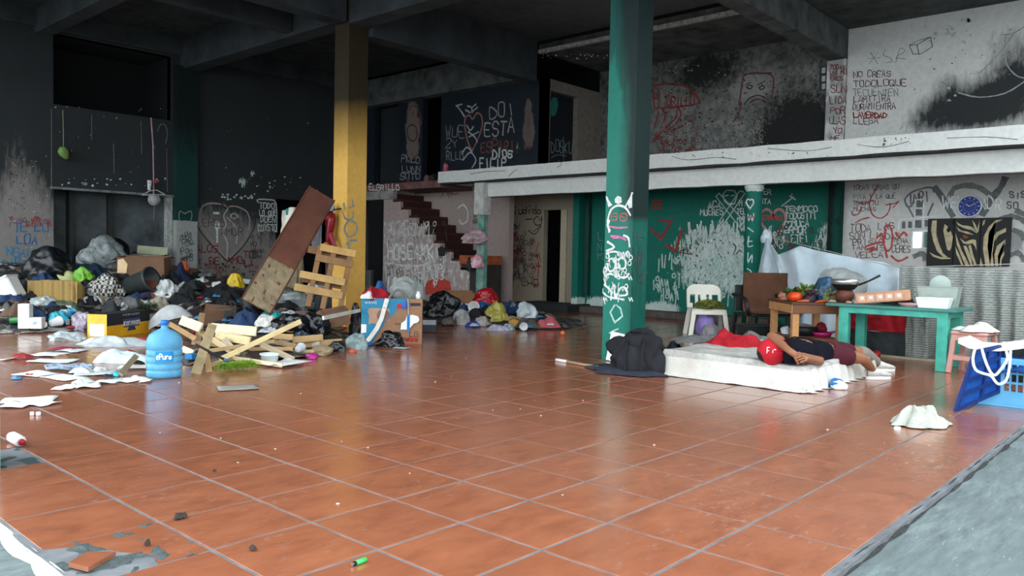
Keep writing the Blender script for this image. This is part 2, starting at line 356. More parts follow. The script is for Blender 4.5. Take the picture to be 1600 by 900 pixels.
# room behind the doorway
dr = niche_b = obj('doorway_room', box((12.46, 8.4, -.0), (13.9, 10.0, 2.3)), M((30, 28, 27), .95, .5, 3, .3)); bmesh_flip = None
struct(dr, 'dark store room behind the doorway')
bm = bmesh.new(); bm.from_mesh(dr.data); bmesh.ops.delete(bm, geom=[f for f in bm.faces if f.normal.x < -.9], context='FACES'); bmesh.ops.reverse_faces(bm, faces=bm.faces); bm.to_mesh(dr.data); bm.free()
bm = bmesh.new(); addbox(bm, (12.26, 8.82, 0), (12.46, 8.99, 2.2), .01)
o = obj('door_post', bm, wallmat('door_post_paint', (172, 160, 138), (120, 40, 30), (226, 226, 214), (30, 28, 26), 3, 8, nsc=5)); at = o.data.color_attributes.new('wear', 'FLOAT_COLOR', 'POINT')
for i, v in enumerate(o.data.vertices): at.data[i].color = (-.2, .2, .35 if v.co.z > 1 else -.2, 1)
struct(o, 'beige door post of the open doorway')
struct(obj('door_step', box((11.5, 8.15, 0), (12.3, 9.6, .16), .01), M((34, 38, 40), .8, .4, 5)), 'dark low step in front of the doorway')
struct(obj('wall_plinth', box((11.9, 4.0, 0), (12.3, 8.15, .13), .01), M((92, 84, 78), .85, .5, 6, .4)), 'grey brown plinth at the foot of the green wall')
# ---- mezzanine slab, beam, columns
mez_m = wallmat('peeling_white_edge', (222, 222, 218), (150, 150, 146), (246, 246, 244), (26, 26, 26), 4, 8, nsc=5, streak=(1, 1, 1), kR=1.3)
def rough_slab(name, ax0, ax1, y0, y1, z0, z1, mat, base, label):
    bm = bmesh.new(); addbox(bm, (ax0, y0, z0), (ax1, y1, z1))
    es = [e for e in bm.edges if abs(e.verts[0].co.y-e.verts[1].co.y) > .01]; bmesh.ops.subdivide_edges(bm, edges=es, cuts=60, use_grid_fill=True)
    o = obj(name, bm, mat); at = o.data.color_attributes.new('wear', 'FLOAT_COLOR', 'POINT')
    for i, v in enumerate(o.data.vertices):
        at.data[i].color = (*base(v.co), 1)
        v.co.x += .012*noise.noise((0, v.co.y*3, v.co.z*9)); v.co.z += .014*noise.noise((7, v.co.y*2.5, v.co.z))
    return struct(o, label)
rough_slab('mezzanine_slab', XM, XW+.1, -2.2, 10.85, 2.7, 2.94, mez_m, lambda c: (.72 if c.x > 11 else -.05+.25*(c.z < 2.8), .1, .05), 'white painted mezzanine floor edge with cracked plaster')
rough_slab('mezzanine_beam', XM+.25, XM+.5, -2.2, 9.85, 2.38, 2.71, mez_m, lambda c: (1.0 if c.x > XM+.4 else -.35, .1, -.1), 'white beam under the mezzanine edge')
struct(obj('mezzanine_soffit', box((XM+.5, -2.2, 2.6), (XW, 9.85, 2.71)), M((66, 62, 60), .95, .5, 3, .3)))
struct(obj('mezzanine_shadow_plate', box((XM+.015, -2.2, 2.672), (XM+.26, 10.8, 2.698)), M((52, 52, 52), .95, .5, 4)))  # dark plate added to paint the shadow gap below the slab edge
bm = bmesh.new(); lathe([(.0, 0), (.13, 0), (.13, 2.25), (.13, 2.3), (.15, 2.32), (.15, 2.4), (0, 2.4)], 28, bm, (10.72, 3.78, 0))
rc = obj('round_column', bm, green_m, None, True); struct(rc, 'round green column under the mezzanine beam')
at = rc.data.color_attributes.new('wear', 'FLOAT_COLOR', 'POINT')
for i, v in enumerate(rc.data.vertices): at.data[i].color = (-.5, .9 if v.co.z > 2.29 else -.6, -.5, 1)
bm = bmesh.new(); addbox(bm, (10.42, 9.58, 2.0), (10.66, 9.86, 2.72), .01); struct(obj('column_head', bm, M((206, 204, 198), .85, .35, 8)), 'white painted head of the stair column')
bm = bmesh.new(); addbox(bm, (10.46, 9.6, 0), (10.6, 9.8, 2.0), .01); struct(obj('stair_column', bm, M((30, 128, 110), .7, .4, 7, col2=(150, 168, 160))), 'slim green stair column beside the beige wall')
# ---- right wall, upper floor
up_m = wallmat('burnt_upper_wall', (142, 140, 136), (90, 88, 86), (206, 206, 200), (26, 26, 26), 1.7, 6, nsc=3.6, streak=(1, 1, .9), kR=1.9, kG=1.5)
wallgrid('wall_upper_right', 'X', XW, 2.9, 8.05, 2.94, 5.1, up_m, (.56, -.1, .3), [
    (1100, 115, 50, 26, 0, .35), (1090, 215, 70, 25, 0, -.12), (1180, 135, 35, 22, 0, -.45), (1250, 205, 50, 50, 0, .75), (1215, 230, 25, 25, 0, .35), (1275, 130, 25, 30, 0, -.12), (1100, 160, 60, 30, 0, -.1), (1050, 130, 30, 15, 1, .25)], label='burnt grey upper wall with red graffiti bird')
wallgrid('wall_upper_white', 'X', XW-.05, -2.2, 2.92, 2.94, 5.1, white_m, (-.2, -.1, -.2), [(1510, 172, 85, 42, 0, 1.15), (1590, 120, 60, 80, 0, .9), (1440, 190, 40, 25, 0, .4), (1530, 60, 60, 22, 0, .25), (1480, 125, 26, 30, 0, .45), (1450, 45, 22, 10, 0, .15), (1505, 60, 10, 30, 1, .5)], label='pale upper wall at the right stained with soot and written on')
wbox('pilaster_upper', (12.2, 2.93, 2.94), (12.4, 3.24, 4.57), white_m, lambda c: (-.1, -.1, .5), label='narrow grey pilaster with a column of red words')
# ---- upper room: blue graffiti wall over the stairs, partition on the mezzanine
blue_m = wallmat('blue_black_wall', (22, 30, 40), (104, 92, 86), (176, 156, 130), (17, 19, 23), 2, 9, nsc=2.4, streak=(1, 1, .8), rough=.6)
wallgrid('wall_upper_blue', 'X', XU, 8.0, 13.5, 2.75, 4.62, blue_m, (.1, -.4, -.5), [(745, 160, 60, 22, 0, -.4), (808, 230, 8, 25, 1, .95), (825, 200, 16, 70, 2, 1.4), (826, 205, 14, 70, 0, .35), (645, 200, 22, 90, 2, 1.3), (720, 240, 50, 30, 0, .15), (600, 220, 15, 90, 0, .3)],
         holes=((10.94, 11.54, 2.76, 4.6), (12.38, 13.25, 2.76, 4.6)), label='dark blue upper wall with white painted words and a heart')
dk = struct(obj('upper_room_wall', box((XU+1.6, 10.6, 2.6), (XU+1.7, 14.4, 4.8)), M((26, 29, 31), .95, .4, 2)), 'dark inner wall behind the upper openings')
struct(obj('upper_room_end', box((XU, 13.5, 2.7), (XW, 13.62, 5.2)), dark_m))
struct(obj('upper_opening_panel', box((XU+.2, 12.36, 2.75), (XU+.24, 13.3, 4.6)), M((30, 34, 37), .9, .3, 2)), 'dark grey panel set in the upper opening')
part_m = wallmat('burnt_partition', (128, 118, 110), (30, 32, 46), (206, 206, 198), (40, 38, 37), 2, 8, nsc=3)
wallgrid('wall_partition', 'Y', 8.0, XU, XW, 2.94, 4.62, part_m, (.3, -.4, -.6), [(852, 180, 6, 50, 1, .8), (905, 200, 6, 60, 1, .2)], holes=((10.62, 11.5, 2.94, 4.4),), label='burnt partition wall with a doorway on the mezzanine')
pd = struct(obj('partition_door', box((10.6, 8.12, 2.94), (11.55, 8.17, 4.45)), M((14, 16, 26), .7, .4, 3)), 'dark blue boarded doorway with a scribbled tag')
# ---- stairs: sooty side wall, brown treads, landing
st_m = wallmat('stair_side_paint', (168, 150, 146), (120, 112, 108), (216, 214, 210), (44, 40, 38), 2.5, 7, nsc=3.5, streak=(2, 2, .8), kG=1.6)
XS = XU; nst = 9; y_top, z_top = 12.55, 2.6; run, rise = .285, .19
sty = lambda k: y_top - k*run
pts = [(13.0, 0), (13.0, 2.34)] + [(13.0, 2.34), (y_top, 2.34)][:0]
prof = [(12.87, 0.0), (12.87, z_top-.06), (y_top, z_top-.06)]
for k in range(nst): prof += [(sty(k), z_top-.06-(k+1)*rise), (sty(k+1), z_top-.06-(k+1)*rise)]
prof += [(sty(nst), 0)]
# side wall as a fine grid clipped to the stepped outline (for the worn paint)
def st_h(y):
    if y > y_top: return z_top-.06
    k = int((y_top-y)/run); return z_top-.06-(k+1)*rise
ys = sorted({12.87, *[round(sty(k), 4) for k in range(nst+1)], *[round(sty(k)-run/2, 4) for k in range(nst)], 12.7})
bm = bmesh.new(); cache = {}
def gv(y, z):
    key = (round(y, 4), round(z, 4))
    if key not in cache: cache[key] = bm.verts.new((XS, y, z))
    return cache[key]
for a, b in zip(ys, ys[1:]):
    h = st_h((a+b)/2); zs = [round(x, 4) for x in np.linspace(0, h, 16)]
    for z0, z1 in zip(zs, zs[1:]): bm.faces.new((gv(a, z0), gv(a, z1), gv(b, z1), gv(b, z0)))
sw = obj('stair_side_wall', bm, st_m); at = sw.data.color_attributes.new('wear', 'FLOAT_COLOR', 'POINT')
for i, v in enumerate(sw.data.vertices): at.data[i].color = (-.15+.2*(v.co.z > 1.6), .42 if .4 < v.co.z < 1.9 else .1, .2*noise.noise(v.co*2), 1)
md = sw.modifiers.new('thickness', 'SOLIDIFY'); md.thickness = .12; md.offset = -1
struct(sw, 'stepped side wall of the stairs scrawled with white paint')
tread_m = M((72, 34, 28), .55, .45, 6, .3)
for k in range(nst):
    z = z_top-(k+1)*rise
    o = obj('tread', box((XS+.02, sty(k+1)-.02, z-.05), (XS+.95, sty(k)+.02, z), .006), tread_m, sw); o = obj('riser', box((XS+.08, sty(k)-.015, z), (XS+.95, sty(k)+.01, z+rise-.05)), M((58, 28, 24), .6, .4, 8), sw)
lp = struct(obj('stair_landing', box((XS-.04, 10.9, 2.62), (XW, 13.5, 2.78), .01), M((120, 84, 80), .85, .6, 5, .3)), 'landing edge with white lettering above the stairs')
struct(obj('stair_landing_edge', box((XS-.05, 12.5, 2.42), (XS+.1, 13.5, 2.62), .01), M((156, 150, 146), .85, .5, 6, .3)))
swm = wallgrid('wall_stair_inner', 'X', XS+.97, 9.75, 12.9, 0, 2.75, st_m, (.02, -.1, .2), [(735, 340, 14, 40, 1, .5), (700, 305, 18, 12, 2, .3)], label='grey wall on the inner side of the stairs with red writing')
struct(obj('stair_under_door', box((XS+.05, 12.95, 0), (XS+.1, 13.5, 2.4)), dark_m))
b2 = struct(obj('stair_bottom_block', box((XS-.05, 9.72, .95), (XS+.75, 10.25, 1.15), .01), M((190, 92, 48), .75, .5, 10, .3, col2=(96, 60, 48))), 'orange scuffed bottom step beside the green column')
struct(obj('stair_bottom_base', box((XS+.02, 9.74, 0), (XS+.75, 10.25, .95), .01), M((60, 54, 50), .9, .5, 4)))
# ---- ceiling, beams
ceil_m = wallmat('burnt_ceiling', (96, 98, 100), (60, 62, 64), (200, 200, 196), (36, 38, 40), 2, 9, nsc=1.8, streak=(1, 1, 1), kG=1.5)
cm = bpy.data.meshes.new('ceiling'); nx, ny = 40, 44; vs = []; cc = []
for i in range(nx+1):
    for j in range(ny+1):
        x = -.6+13.2*i/nx; y = -1.0+15.6*j/ny; vs.append((x, y, 5.25)); d = math.exp(-((x-9)/2.5)**2-((y-4.5)/3)**2); cc.append((.65-.5*d, -.35+.62*d, 0, 1))
fs = [(i*(ny+1)+j, i*(ny+1)+j+1, (i+1)*(ny+1)+j+1, (i+1)*(ny+1)+j) for i in range(nx) for j in range(ny)]
cm.from_pydata(vs, [], fs); at = cm.color_attributes.new('wear', 'FLOAT_COLOR', 'POINT'); at.data.foreach_set('color', np.array(cc, np.float32).ravel())
co_ = mesh_obj('ceiling', cm, ceil_m); md = co_.modifiers.new('t', 'SOLIDIFY'); md.thickness = .2; md.offset = -1
struct(co_, 'burnt black concrete ceiling')
beam_m = M((52, 57, 60), .92, .6, 2.2, .5); beam2_m = M((88, 90, 90), .92, .75, 3, .6)
def beam(a, b, m=beam_m, lab=None): return struct(obj('ceiling_beam', box(a, b, .01), m), lab)
beam((5.88, -.9, 4.62), (6.22, 2.9, 5.3), lab='charred beam from the green pillar to the open front'); beam((5.88, 3.29, 4.62), (6.22, 8.09, 5.3), lab='charred beam between the green and the yellow pillar'); beam((5.88, 8.47, 4.7), (6.22, YB, 5.3), lab='charred beam from the yellow pillar to the back wall')
beam((-.6, 8.12, 4.65), (5.87, 8.44, 5.3), lab='charred beam left of the yellow pillar'); beam((6.27, 8.0, 4.5), (10.2, 8.3, 5.3), lab='charred beam right of the yellow pillar')
beam((6.21, 2.93, 4.58), (12.25, 3.24, 5.3), beam2_m, lab='flaking beam from the green pillar to the right wall'); beam((-.6, 2.9, 4.62), (5.87, 3.2, 5.3), lab='charred beam left of the green pillar')
beam((3.3, 8.45, 4.85), (3.58, YB, 5.3), lab='thin dark beam over the left recess'); beam((-.6, 9.6, 4.75), (5.87, 9.8, 5.3), lab='thin dark cross beam on the left'); beam((-.6, -.9, 4.9), (12.4, -.7, 5.3), lab='beam along the open front'); beam((-.6, -.7, 4.8), (-.4, YB, 5.3), lab='beam along the open left side')
beam((10.2, 8.3, 4.6), (10.5, YB+.02, 5.3), beam2_m, lab='scorched beam over the blue upper wall')
beam((2.0, YB-.12, 4.95), (10.2, YB+.02, 5.3), lab='charred beam along the back wall top')
struct(obj('mezzanine_ceiling', box((10.24, 3.25, 5.06), (12.3, 8.0, 5.26)), M((96, 96, 95), .95, .85, 2.2, .6)), 'lowered burnt soffit above the mezzanine')
struct(obj('mezzanine_ceiling_edge', box((10.2, 3.25, 5.03), (10.3, 8.0, 5.1), .01), M((196, 192, 186), .95, .6, 16, .8)), 'pale chipped edge of the lowered soffit')
struct(obj('right_ceiling', box((10.24, -2.2, 5.06), (12.4, 2.9, 5.26)), M((70, 72, 72), .95, .7, 3, .6)), 'dark soffit over the pale upper wall')
struct(obj('wall_outer_top', box((10.2, 3.2, 5.2), (12.9, 15.2, 5.45)), dark_m)); struct(obj('wall_outer_upper_right', box((12.42, -2.2, 2.6), (12.6, 10.2, 5.4)), dark_m))
struct(obj('shade_block', box((3.6, -12, -.03), (16, -7.5, 5.5)), M((150, 152, 152), .9, .3, 1)), 'unseen building block added to shade the open front')  # out of view, added to block sky light from the front side
struct(obj('wall_outer_right_end', box((12.4, -4.3, -.03), (12.6, -2.2, 5.2)), M((110, 112, 112), .9, .3, 1)))
# outer walls that close the back and the far sides
struct(obj('wall_outer_left_back', box((-.6, YB, 0), (2.0, YB+.15, 5.3)), M((70, 74, 76), .9, .4, 2)))
struct(obj('wall_outer_back', box((2.0, 15.0, 0), (13, 15.2, 5.4)), dark_m)); struct(obj('wall_outer_right', box((12.7, 9.9, 2.4), (12.85, 15.2, 5.4)), dark_m))
# ================================================================ GRAFFITI: painted strokes lying on the walls
FONT = {'A': '00 26 40|12 32', 'B': '00 06 36 45 44 33 03|33 42 41 30 00', 'C': '45 36 16 05 01 10 30 41', 'D': '00 06 26 44 42 20 00', 'E': '40 00 06 46|03 33',
 'F': '00 06 46|03 33', 'G': '45 36 16 05 01 10 30 41 43 23', 'H': '00 06|40 46|03 43', 'I': '20 26', 'J': '01 10 30 41 46', 'K': '00 06|46 03 40', 'L': '06 00 40', 'M': '00 06 23 46 40',
 'N': '00 06 40 46', 'O': '10 01 05 16 36 45 41 30 10', 'P': '00 06 36 45 44 33 03', 'Q': '10 01 05 16 36 45 41 30 10|22 50', 'R': '00 06 36 45 44 33 03|23 40', 'S': '01 10 30 41 42 33 13 04 05 16 36 45',
 'T': '20 26|06 46', 'U': '06 01 10 30 41 46', 'V': '06 20 46', 'W': '06 10 24 30 46', 'X': '00 46|06 40', 'Y': '06 23 46|23 20', 'Z': '06 46 00 40', ' ': '', '.': '20 21', '*': '21 25|03 43|12 34|14 32', '$': '01 30 42 33 13 04 16 45|20 26|30 36',
 '1': '14 26 20', '2': '05 16 36 45 44 00 40', '?': '05 16 36 45 23 22|20 21',
 'a': '43 23 02 01 10 30 43 40', 'i': '20 23|25 26', 'd': '46 40 20 01 03 23 42', 'o': '10 01 03 14 34 43 41 30 10', 's': '01 30 41 12 03 34 43', 'u': '04 01 10 30 44|44 40', 'c': '43 24 03 01 10 30', 'v': '04 20 44', 'g': '43 14 02 11 42|44 4. ', 'e': '02 42 34 14 02 10 40', 'r': '00 04|02 24 43', 'n': '00 04|02 24 43 40', 'q': '42 11 03 24 44|44 40'}
FONT['g'] = '42 11 02 13 33 44|44 40 20'
def plane_fn(pl):
    ax, k = pl
    return (lambda u, v: onX(u, v, k)) if ax == 'X' else (lambda u, v: onY(u, v, k))
LAY = {}
def layer(parent):
    LAY[parent.name] = LAY.get(parent.name, 0)+1; return .003+.0005*LAY[parent.name]
def ribbon(bm, P, nrm, w0, lay=.005):
    """flat painted line through points P on a wall with normal nrm"""
    P = [Vector([float(c) for c in p]) for p in P]; Q = [P[0]]
    for p in P[1:]:
        if (p-Q[-1]).length > 1e-4: Q.append(p)
    P = Q
    if len(P) < 2: return
    n = Vector(nrm); L = []; R = []; off = n*(lay+random.random()*.0004)
    for i, p in enumerate(P):
        d1 = (p-P[i-1]).normalized() if i else (P[1]-P[0]).normalized()
        d2 = (P[i+1]-p).normalized() if i < len(P)-1 else d1
        d = d1+d2
        if d.length < .25: d = d1
        s = n.cross(d).normalized(); k = min(1.6, 1/max(.5, s.dot(n.cross(d1).normalized()) if s.dot(n.cross(d1).normalized()) > 0 else .7))
        ww = w0/2*k*(.75+.45*random.random())
        e = Vector((0, 0, 0)) if 0 < i < len(P)-1 else (d1*w0*.4 if i else -d1*w0*.4)
        L.append(bm.verts.new(p+s*ww+off+e)); R.append(bm.verts.new(p-s*ww+off+e))
    for i in range(len(P)-1): bm.faces.new((L[i], R[i], R[i+1], L[i+1]))
NRM = {'X': (-1, 0, 0), 'Y': (0, -1, 0)}
def smoothpts(p, n=3):
    if len(p) < 3: return p
    out = []
    for i in range(len(p)-1):
        a = p[max(i-1, 0)]; b = p[i]; c = p[i+1]; d = p[min(i+2, len(p)-1)]
        for k in range(n):
            t = k/n
            out.append(tuple(.5*((2*b[j])+(-a[j]+c[j])*t+(2*a[j]-5*b[j]+4*c[j]-d[j])*t*t+(-a[j]+3*b[j]-3*c[j]+d[j])*t**3) for j in (0, 1)))
    out.append(tuple(p[-1])); return out
def draw(name, pl, lines, wpx, rgb, parent, sm=True, label=None, jit=.0):
    bm = bmesh.new(); f = plane_fn(pl); lay = layer(parent)
    for l in lines:
        pp = smoothpts(l) if sm else l
        W = [f(u+random.uniform(-jit, jit), v+random.uniform(-jit, jit)) for u, v in pp]; ribbon(bm, W, NRM[pl[0]], wpx*px(W[0])[2]/FPX, lay)
    o = obj(name, bm, M(rgb, .8, .45, 25, 0), parent)
    if label: o['label'] = label
    return o
def words(pl, items, rgb, parent, label, wpx=1.4, name='painted_words', slope=0, jit=.35):
    """items: (text, u, v baseline, height px, letter width px)"""
    bm = bmesh.new(); f = plane_fn(pl); lay = layer(parent)
    for (s, u, v, h, lw) in items:
        x = u
        for ch in s:
            ks, kh, sh_, dy = random.uniform(.82, 1.12), random.uniform(.85, 1.2), random.uniform(-.22, .22), random.uniform(-.1, .1)*h
            for st in FONT.get(ch, FONT.get(ch.upper(), '')).split('|'):
                q = [(int(a[0])/4, int(a[1])/6) for a in st.split() if a[0].isdigit() and a[1].isdigit()]
                if len(q) < 2: continue
                pp = [(x+(a*ks+sh_*(b-.5))*lw*.75+random.uniform(-jit, jit), v+dy+slope*(x-u)-b*h*kh+random.uniform(-jit, jit)) for a, b in q]
                if len(pp) > 3: pp = smoothpts(pp, 2)
                W = [f(*p) for p in pp]; ribbon(bm, W, NRM[pl[0]], wpx*px(W[0])[2]/FPX, lay)
            x += lw
    o = obj(name, bm, M(rgb, .8, .4, 25, 0), parent); o['label'] = label; return o
def fillpoly(name, pl, polys, rgb, parent, label=None, off=None, rough=.8):
    off = off or layer(parent); bm = bmesh.new(); f = plane_fn(pl); n = Vector(NRM[pl[0]])*off
    for p in polys:
        vs = [bm.verts.new(Vector([float(c) for c in f(*q)])+n) for q in p]; bm.faces.new(vs)
    bmesh.ops.triangulate(bm, faces=bm.faces)
    o = obj(name, bm, M(rgb, rough, .4, 14, 0), parent)
    if label: o['label'] = label
    return o
def scrawl(name, pl, box_, n, wpx, rgb, parent, label, tall=8, seed=1):
    """dense illegible handwriting strokes inside a pixel box"""
    rnd = random.Random(seed); x0, y0, x1, y1 = box_; L = []
    for _ in range(n):
        x, y = rnd.uniform(x0, x1), rnd.uniform(y0, y1); k = rnd.random()
        if k < .45: L.append([(x, y), (x+rnd.uniform(-2, 2), y+tall*rnd.uniform(.5, 1.2))])
        elif k < .75: L.append([(x, y), (x+3, y-2), (x+5, y+2), (x+3, y+5), (x, y+4), (x, y)])
        else: L.append([(x, y), (x+2, y+tall*.6), (x+4, y), (x+6, y+tall*.6)])
    return draw(name, pl, L, wpx, rgb, parent, True, label)
O = bpy.data.objects
WHT, RED, BLU, BLK, GRY, PNK = (214, 216, 212), (150, 34, 32), (30, 100, 150), (24, 22, 24), (104, 106, 106), (190, 120, 116)
def heart(cx, cy, w, h):
    P = []
    for k in range(25):
        t = 2*math.pi*k/24; x = 16*math.sin(t)**3/16; y = (13*math.cos(t)-5*math.cos(2*t)-2*math.cos(3*t)-math.cos(4*t))/15
        P.append((cx+x*w/2, cy-y*h/2))
    return P
# -- back wall
PB = ('Y', YB)
words(PB, [('TE LU', 22, 362, 13, 11), ('LOA', 26, 381, 13, 12)], BLU, wb, 'blue painted words on the pale wall end', 1.8)
words(PB, [('NGANA', 10, 400, 13, 11), ('PARA', 4, 417, 11, 10), ('UL', 4, 434, 11, 10)], (36, 120, 160), wb, 'larger blue painted words below', 1.8)
scrawl('red_scribble', PB, (10, 338, 78, 350), 22, 1.1, (140, 62, 66), wb, 'faint red scribble on the wall end', 9, 3)
draw('painted_heart', PB, [[(355, 324), (349, 320), (338, 318), (326, 318), (316, 323), (312, 335), (314, 350), (325, 368), (340, 388), (355, 406)], [(355, 324), (364, 322), (376, 325), (387, 333), (390, 350), (385, 368), (374, 385), (355, 406)]], 2.4, (156, 138, 134), wb, label='large pale outlined heart')
draw('painted_heart', PB, [[(352, 326), (342, 315), (322, 314), (308, 322), (305, 340), (312, 360), (332, 385), (354, 408)], [(352, 326), (368, 314), (386, 320), (398, 335), (397, 355), (380, 385), (356, 408)]], 1.8, (46, 36, 36), wb, label='dark outline around the pale heart')
draw('heart_face', PB, [[(356, 326), (349, 338), (353, 350), (348, 362), (355, 380), (354, 402)], [(355, 340), (366, 352), (370, 362), (369, 380)], [(365, 333), (360, 337), (365, 342), (372, 338), (365, 333)]], 1.8, (186, 178, 174), wb, label='pale lines splitting the heart')
draw('heart_drip', PB, [[(338, 346), (336, 352), (339, 358), (342, 352), (338, 346)], [(339, 358), (339, 378)], [(334, 333), (341, 333)]], 3.2, (208, 214, 212), wb, label='pale dripping tear in the heart')
words(PB, [('ERES MI', 317, 353, 11, 9), ('AMOR', 345, 368, 10, 9)], (84, 70, 68), wb, 'dark faded words inside the heart', 1.3)
words(PB, [('ALOS', 306, 394, 10, 9), ('I DE AMO', 309, 412, 10, 9), ('TO', 380, 403, 11, 9), ('LA', 382, 416, 9, 8)], (120, 38, 38), wb, 'red words around the foot of the heart', 1.7)
scrawl('red_scribble', PB, (306, 412, 400, 428), 30, 1.0, (112, 58, 54), wb, 'faded red scribble under the heart', 7, 8)
draw('painted_frame', PB, [[(403, 316), (402, 312), (418, 312), (431, 318), (432, 362)]], 1.8, (190, 192, 190), wb, label='white outline round the small verse')
words(PB, [('TODO', 405, 326, 8, 6.3), ('LO QUE', 405, 337, 8, 4.6), ('DOEN', 407, 347, 8, 6), ('COYSTO', 403, 361, 9, 5)], (196, 198, 196), wb, 'small white verse beside the heart', 1.5)
scrawl('dark_scribble', PB, (390, 360, 408, 400), 22, 1.2, (64, 58, 56), wb, 'dark scribble right of the heart', 9, 5)
PP = ('Y', YB-.16)
draw('painted_heart', PP, [[(288, 334), (281, 330), (280, 342), (289, 358), (299, 342), (298, 330), (288, 334)]], 1.2, (150, 150, 150), O['pilaster_back'], label='small pale heart on the pilaster')
scrawl('grey_scribble', PP, (281, 362, 298, 405), 45, 1.0, (70, 72, 72), O['pilaster_back'], 'grey scribble low on the pilaster', 6, 4)
draw('white_ring', ('Y', YB), [[(246, 205), (250, 195), (258, 196), (261, 210), (258, 225)]], 1.6, (96, 104, 106), wb, label='pale ring drawn by the recess')
# -- yellow pillar
PYx = ('Y', 8.1)
draw('painted_sign', PYx, [[(537, 318), (538, 326)], [(550, 312), (552, 322), (546, 324)], [(536, 333), (540, 342), (550, 342), (552, 332)], [(545, 344), (538, 356), (544, 370), (556, 364), (557, 350), (545, 344)], [(541, 382), (547, 376), (557, 376)], [(545, 378), (545, 392)]], 3.0, (150, 160, 158), O['pillar_yellow'], label='pale grey painted signs on the yellow pillar')
# -- green pillar, lit face
PGX, PGY = ('X', 5.9), ('Y', 2.91)
pgo = O['pillar_green']
draw('painted_figure', PGX, [[(952, 362), (950, 345), (955, 328), (966, 321), (978, 325), (985, 336)], [(955, 320), (950, 313), (948, 308)], [(978, 322), (984, 312), (988, 302)], [(952, 345), (950, 352), (953, 360)], [(950, 378), (960, 386), (948, 392)], [(975, 368), (982, 372), (984, 385)]], 3.6, (226, 232, 228), pgo, label='white painted figure with rabbit ears')
fillpoly('painted_blot', PGX, [[(961, 311), (965, 306), (971, 308), (972, 316), (966, 319), (961, 316)], [(947, 309), (950, 308), (954, 322), (951, 324)], [(981, 318), (988, 302), (988, 324), (983, 326)]], (226, 232, 228), pgo, 'white blots on top of the figure')
draw('painted_eyes', PGX, [[(956, 334), (964, 334), (964, 343), (956, 343), (956, 334)], [(958, 338), (963, 339)], [(970, 334), (979, 334), (979, 344), (970, 344), (970, 334)], [(972, 338), (977, 341)]], 1.8, (190, 110, 110), pgo, label='pinkish square eyes')
draw('painted_mouth', PGX, [[(954, 354), (966, 356), (980, 355)], [(955, 369), (968, 370), (978, 375)], [(958, 372), (976, 371)]], 2.8, (216, 120, 170), pgo, label='pink bands across the figure')
draw('painted_body', PGX, [[(950, 410), (955, 404), (961, 408), (961, 420), (953, 424), (950, 416), (950, 410)], [(966, 406), (972, 403), (978, 408), (977, 418), (970, 420), (966, 412)], [(963, 404), (963, 432)], [(948, 396), (960, 393), (970, 396)], [(945, 430), (955, 428), (975, 434), (983, 428)], [(945, 445), (955, 455), (955, 468)], [(960, 445), (962, 465), (970, 450), (978, 450), (980, 460), (970, 462)], [(944, 458), (952, 464), (975, 468)]], 3.2, (220, 228, 224), pgo, label='white painted letters under the figure')
draw('painted_diamond', PGX, [[(962, 475), (954, 488), (961, 504), (973, 494), (970, 482), (962, 475)], [(953, 520), (961, 516), (966, 514)], [(954, 520), (966, 533)]], 2.8, (170, 208, 198), pgo, sm=False, label='pale diamond low on the green pillar')
scrawl('white_streaks', PGX, (942, 392, 984, 466), 60, 1.7, (214, 222, 218), pgo, 'white smeared strokes on the green pillar', 9, 9)
words(PGY, [('ME', 989, 374, 10, 8), ('HN', 990, 410, 10, 8)], (92, 98, 96), pgo, 'grey letters on the dark side of the green pillar', 1.2)
scrawl('grey_scribble', PGY, (987, 385, 1005, 460), 26, 1.2, (78, 84, 82), pgo, 'grey scribble on the dark side of the green pillar', 12, 12)
# -- beige wall
PW = ('X', XW); wr = O['wall_right_beige']
words(PW, [('Las', 764, 327, 11, 8)], BLK, wr, 'black handwritten word at the upper left', 1.6); words(PW, [('Cuiudida', 789, 333, 12, 7.2)], BLK, wr, 'black handwritten word beside the doorway', 1.6, slope=.03)
draw('red_arch', PW, [[(765, 372), (768, 352), (778, 344), (790, 346), (796, 358), (794, 385)], [(764, 398), (776, 402), (800, 394), (812, 390)], [(765, 372), (764, 392)]], 3.4, (118, 40, 30), wr, label='thick dark red arch')
scrawl('red_scribble', PW, (763, 360, 815, 420), 46, 1.8, (112, 44, 36), wr, 'dense dark red scribble', 11, 21)
scrawl('dark_scribble', PW, (765, 348, 822, 440), 80, 1.2, (46, 42, 42), wr, 'dense black scribble', 10, 22)
words(PW, [('cuant', 772, 437, 9, 7), ('LHO', 816, 446, 9, 9)], BLK, wr, 'black word low on the beige wall', 1.5)
draw('red_figure', PW, [[(842, 380), (838, 395), (842, 412), (840, 446)], [(834, 417), (845, 416)], [(842, 395), (845, 408)]], 1.8, (168, 52, 40), wr, label='thin red figure beside the doorway')
draw('black_heart', PW, [[(838, 352), (834, 345), (840, 338), (845, 345), (847, 338), (846, 350), (838, 352)], [(834, 362), (846, 352)], [(822, 343), (832, 342)], [(826, 360), (836, 366), (845, 354)]], 1.5, BLK, wr, label='black heart beside the doorway')
scrawl('dark_scribble', PW, (824, 370, 838, 446), 26, 1.2, (92, 46, 52), wr, 'column of dark scribbled letters', 9, 23)
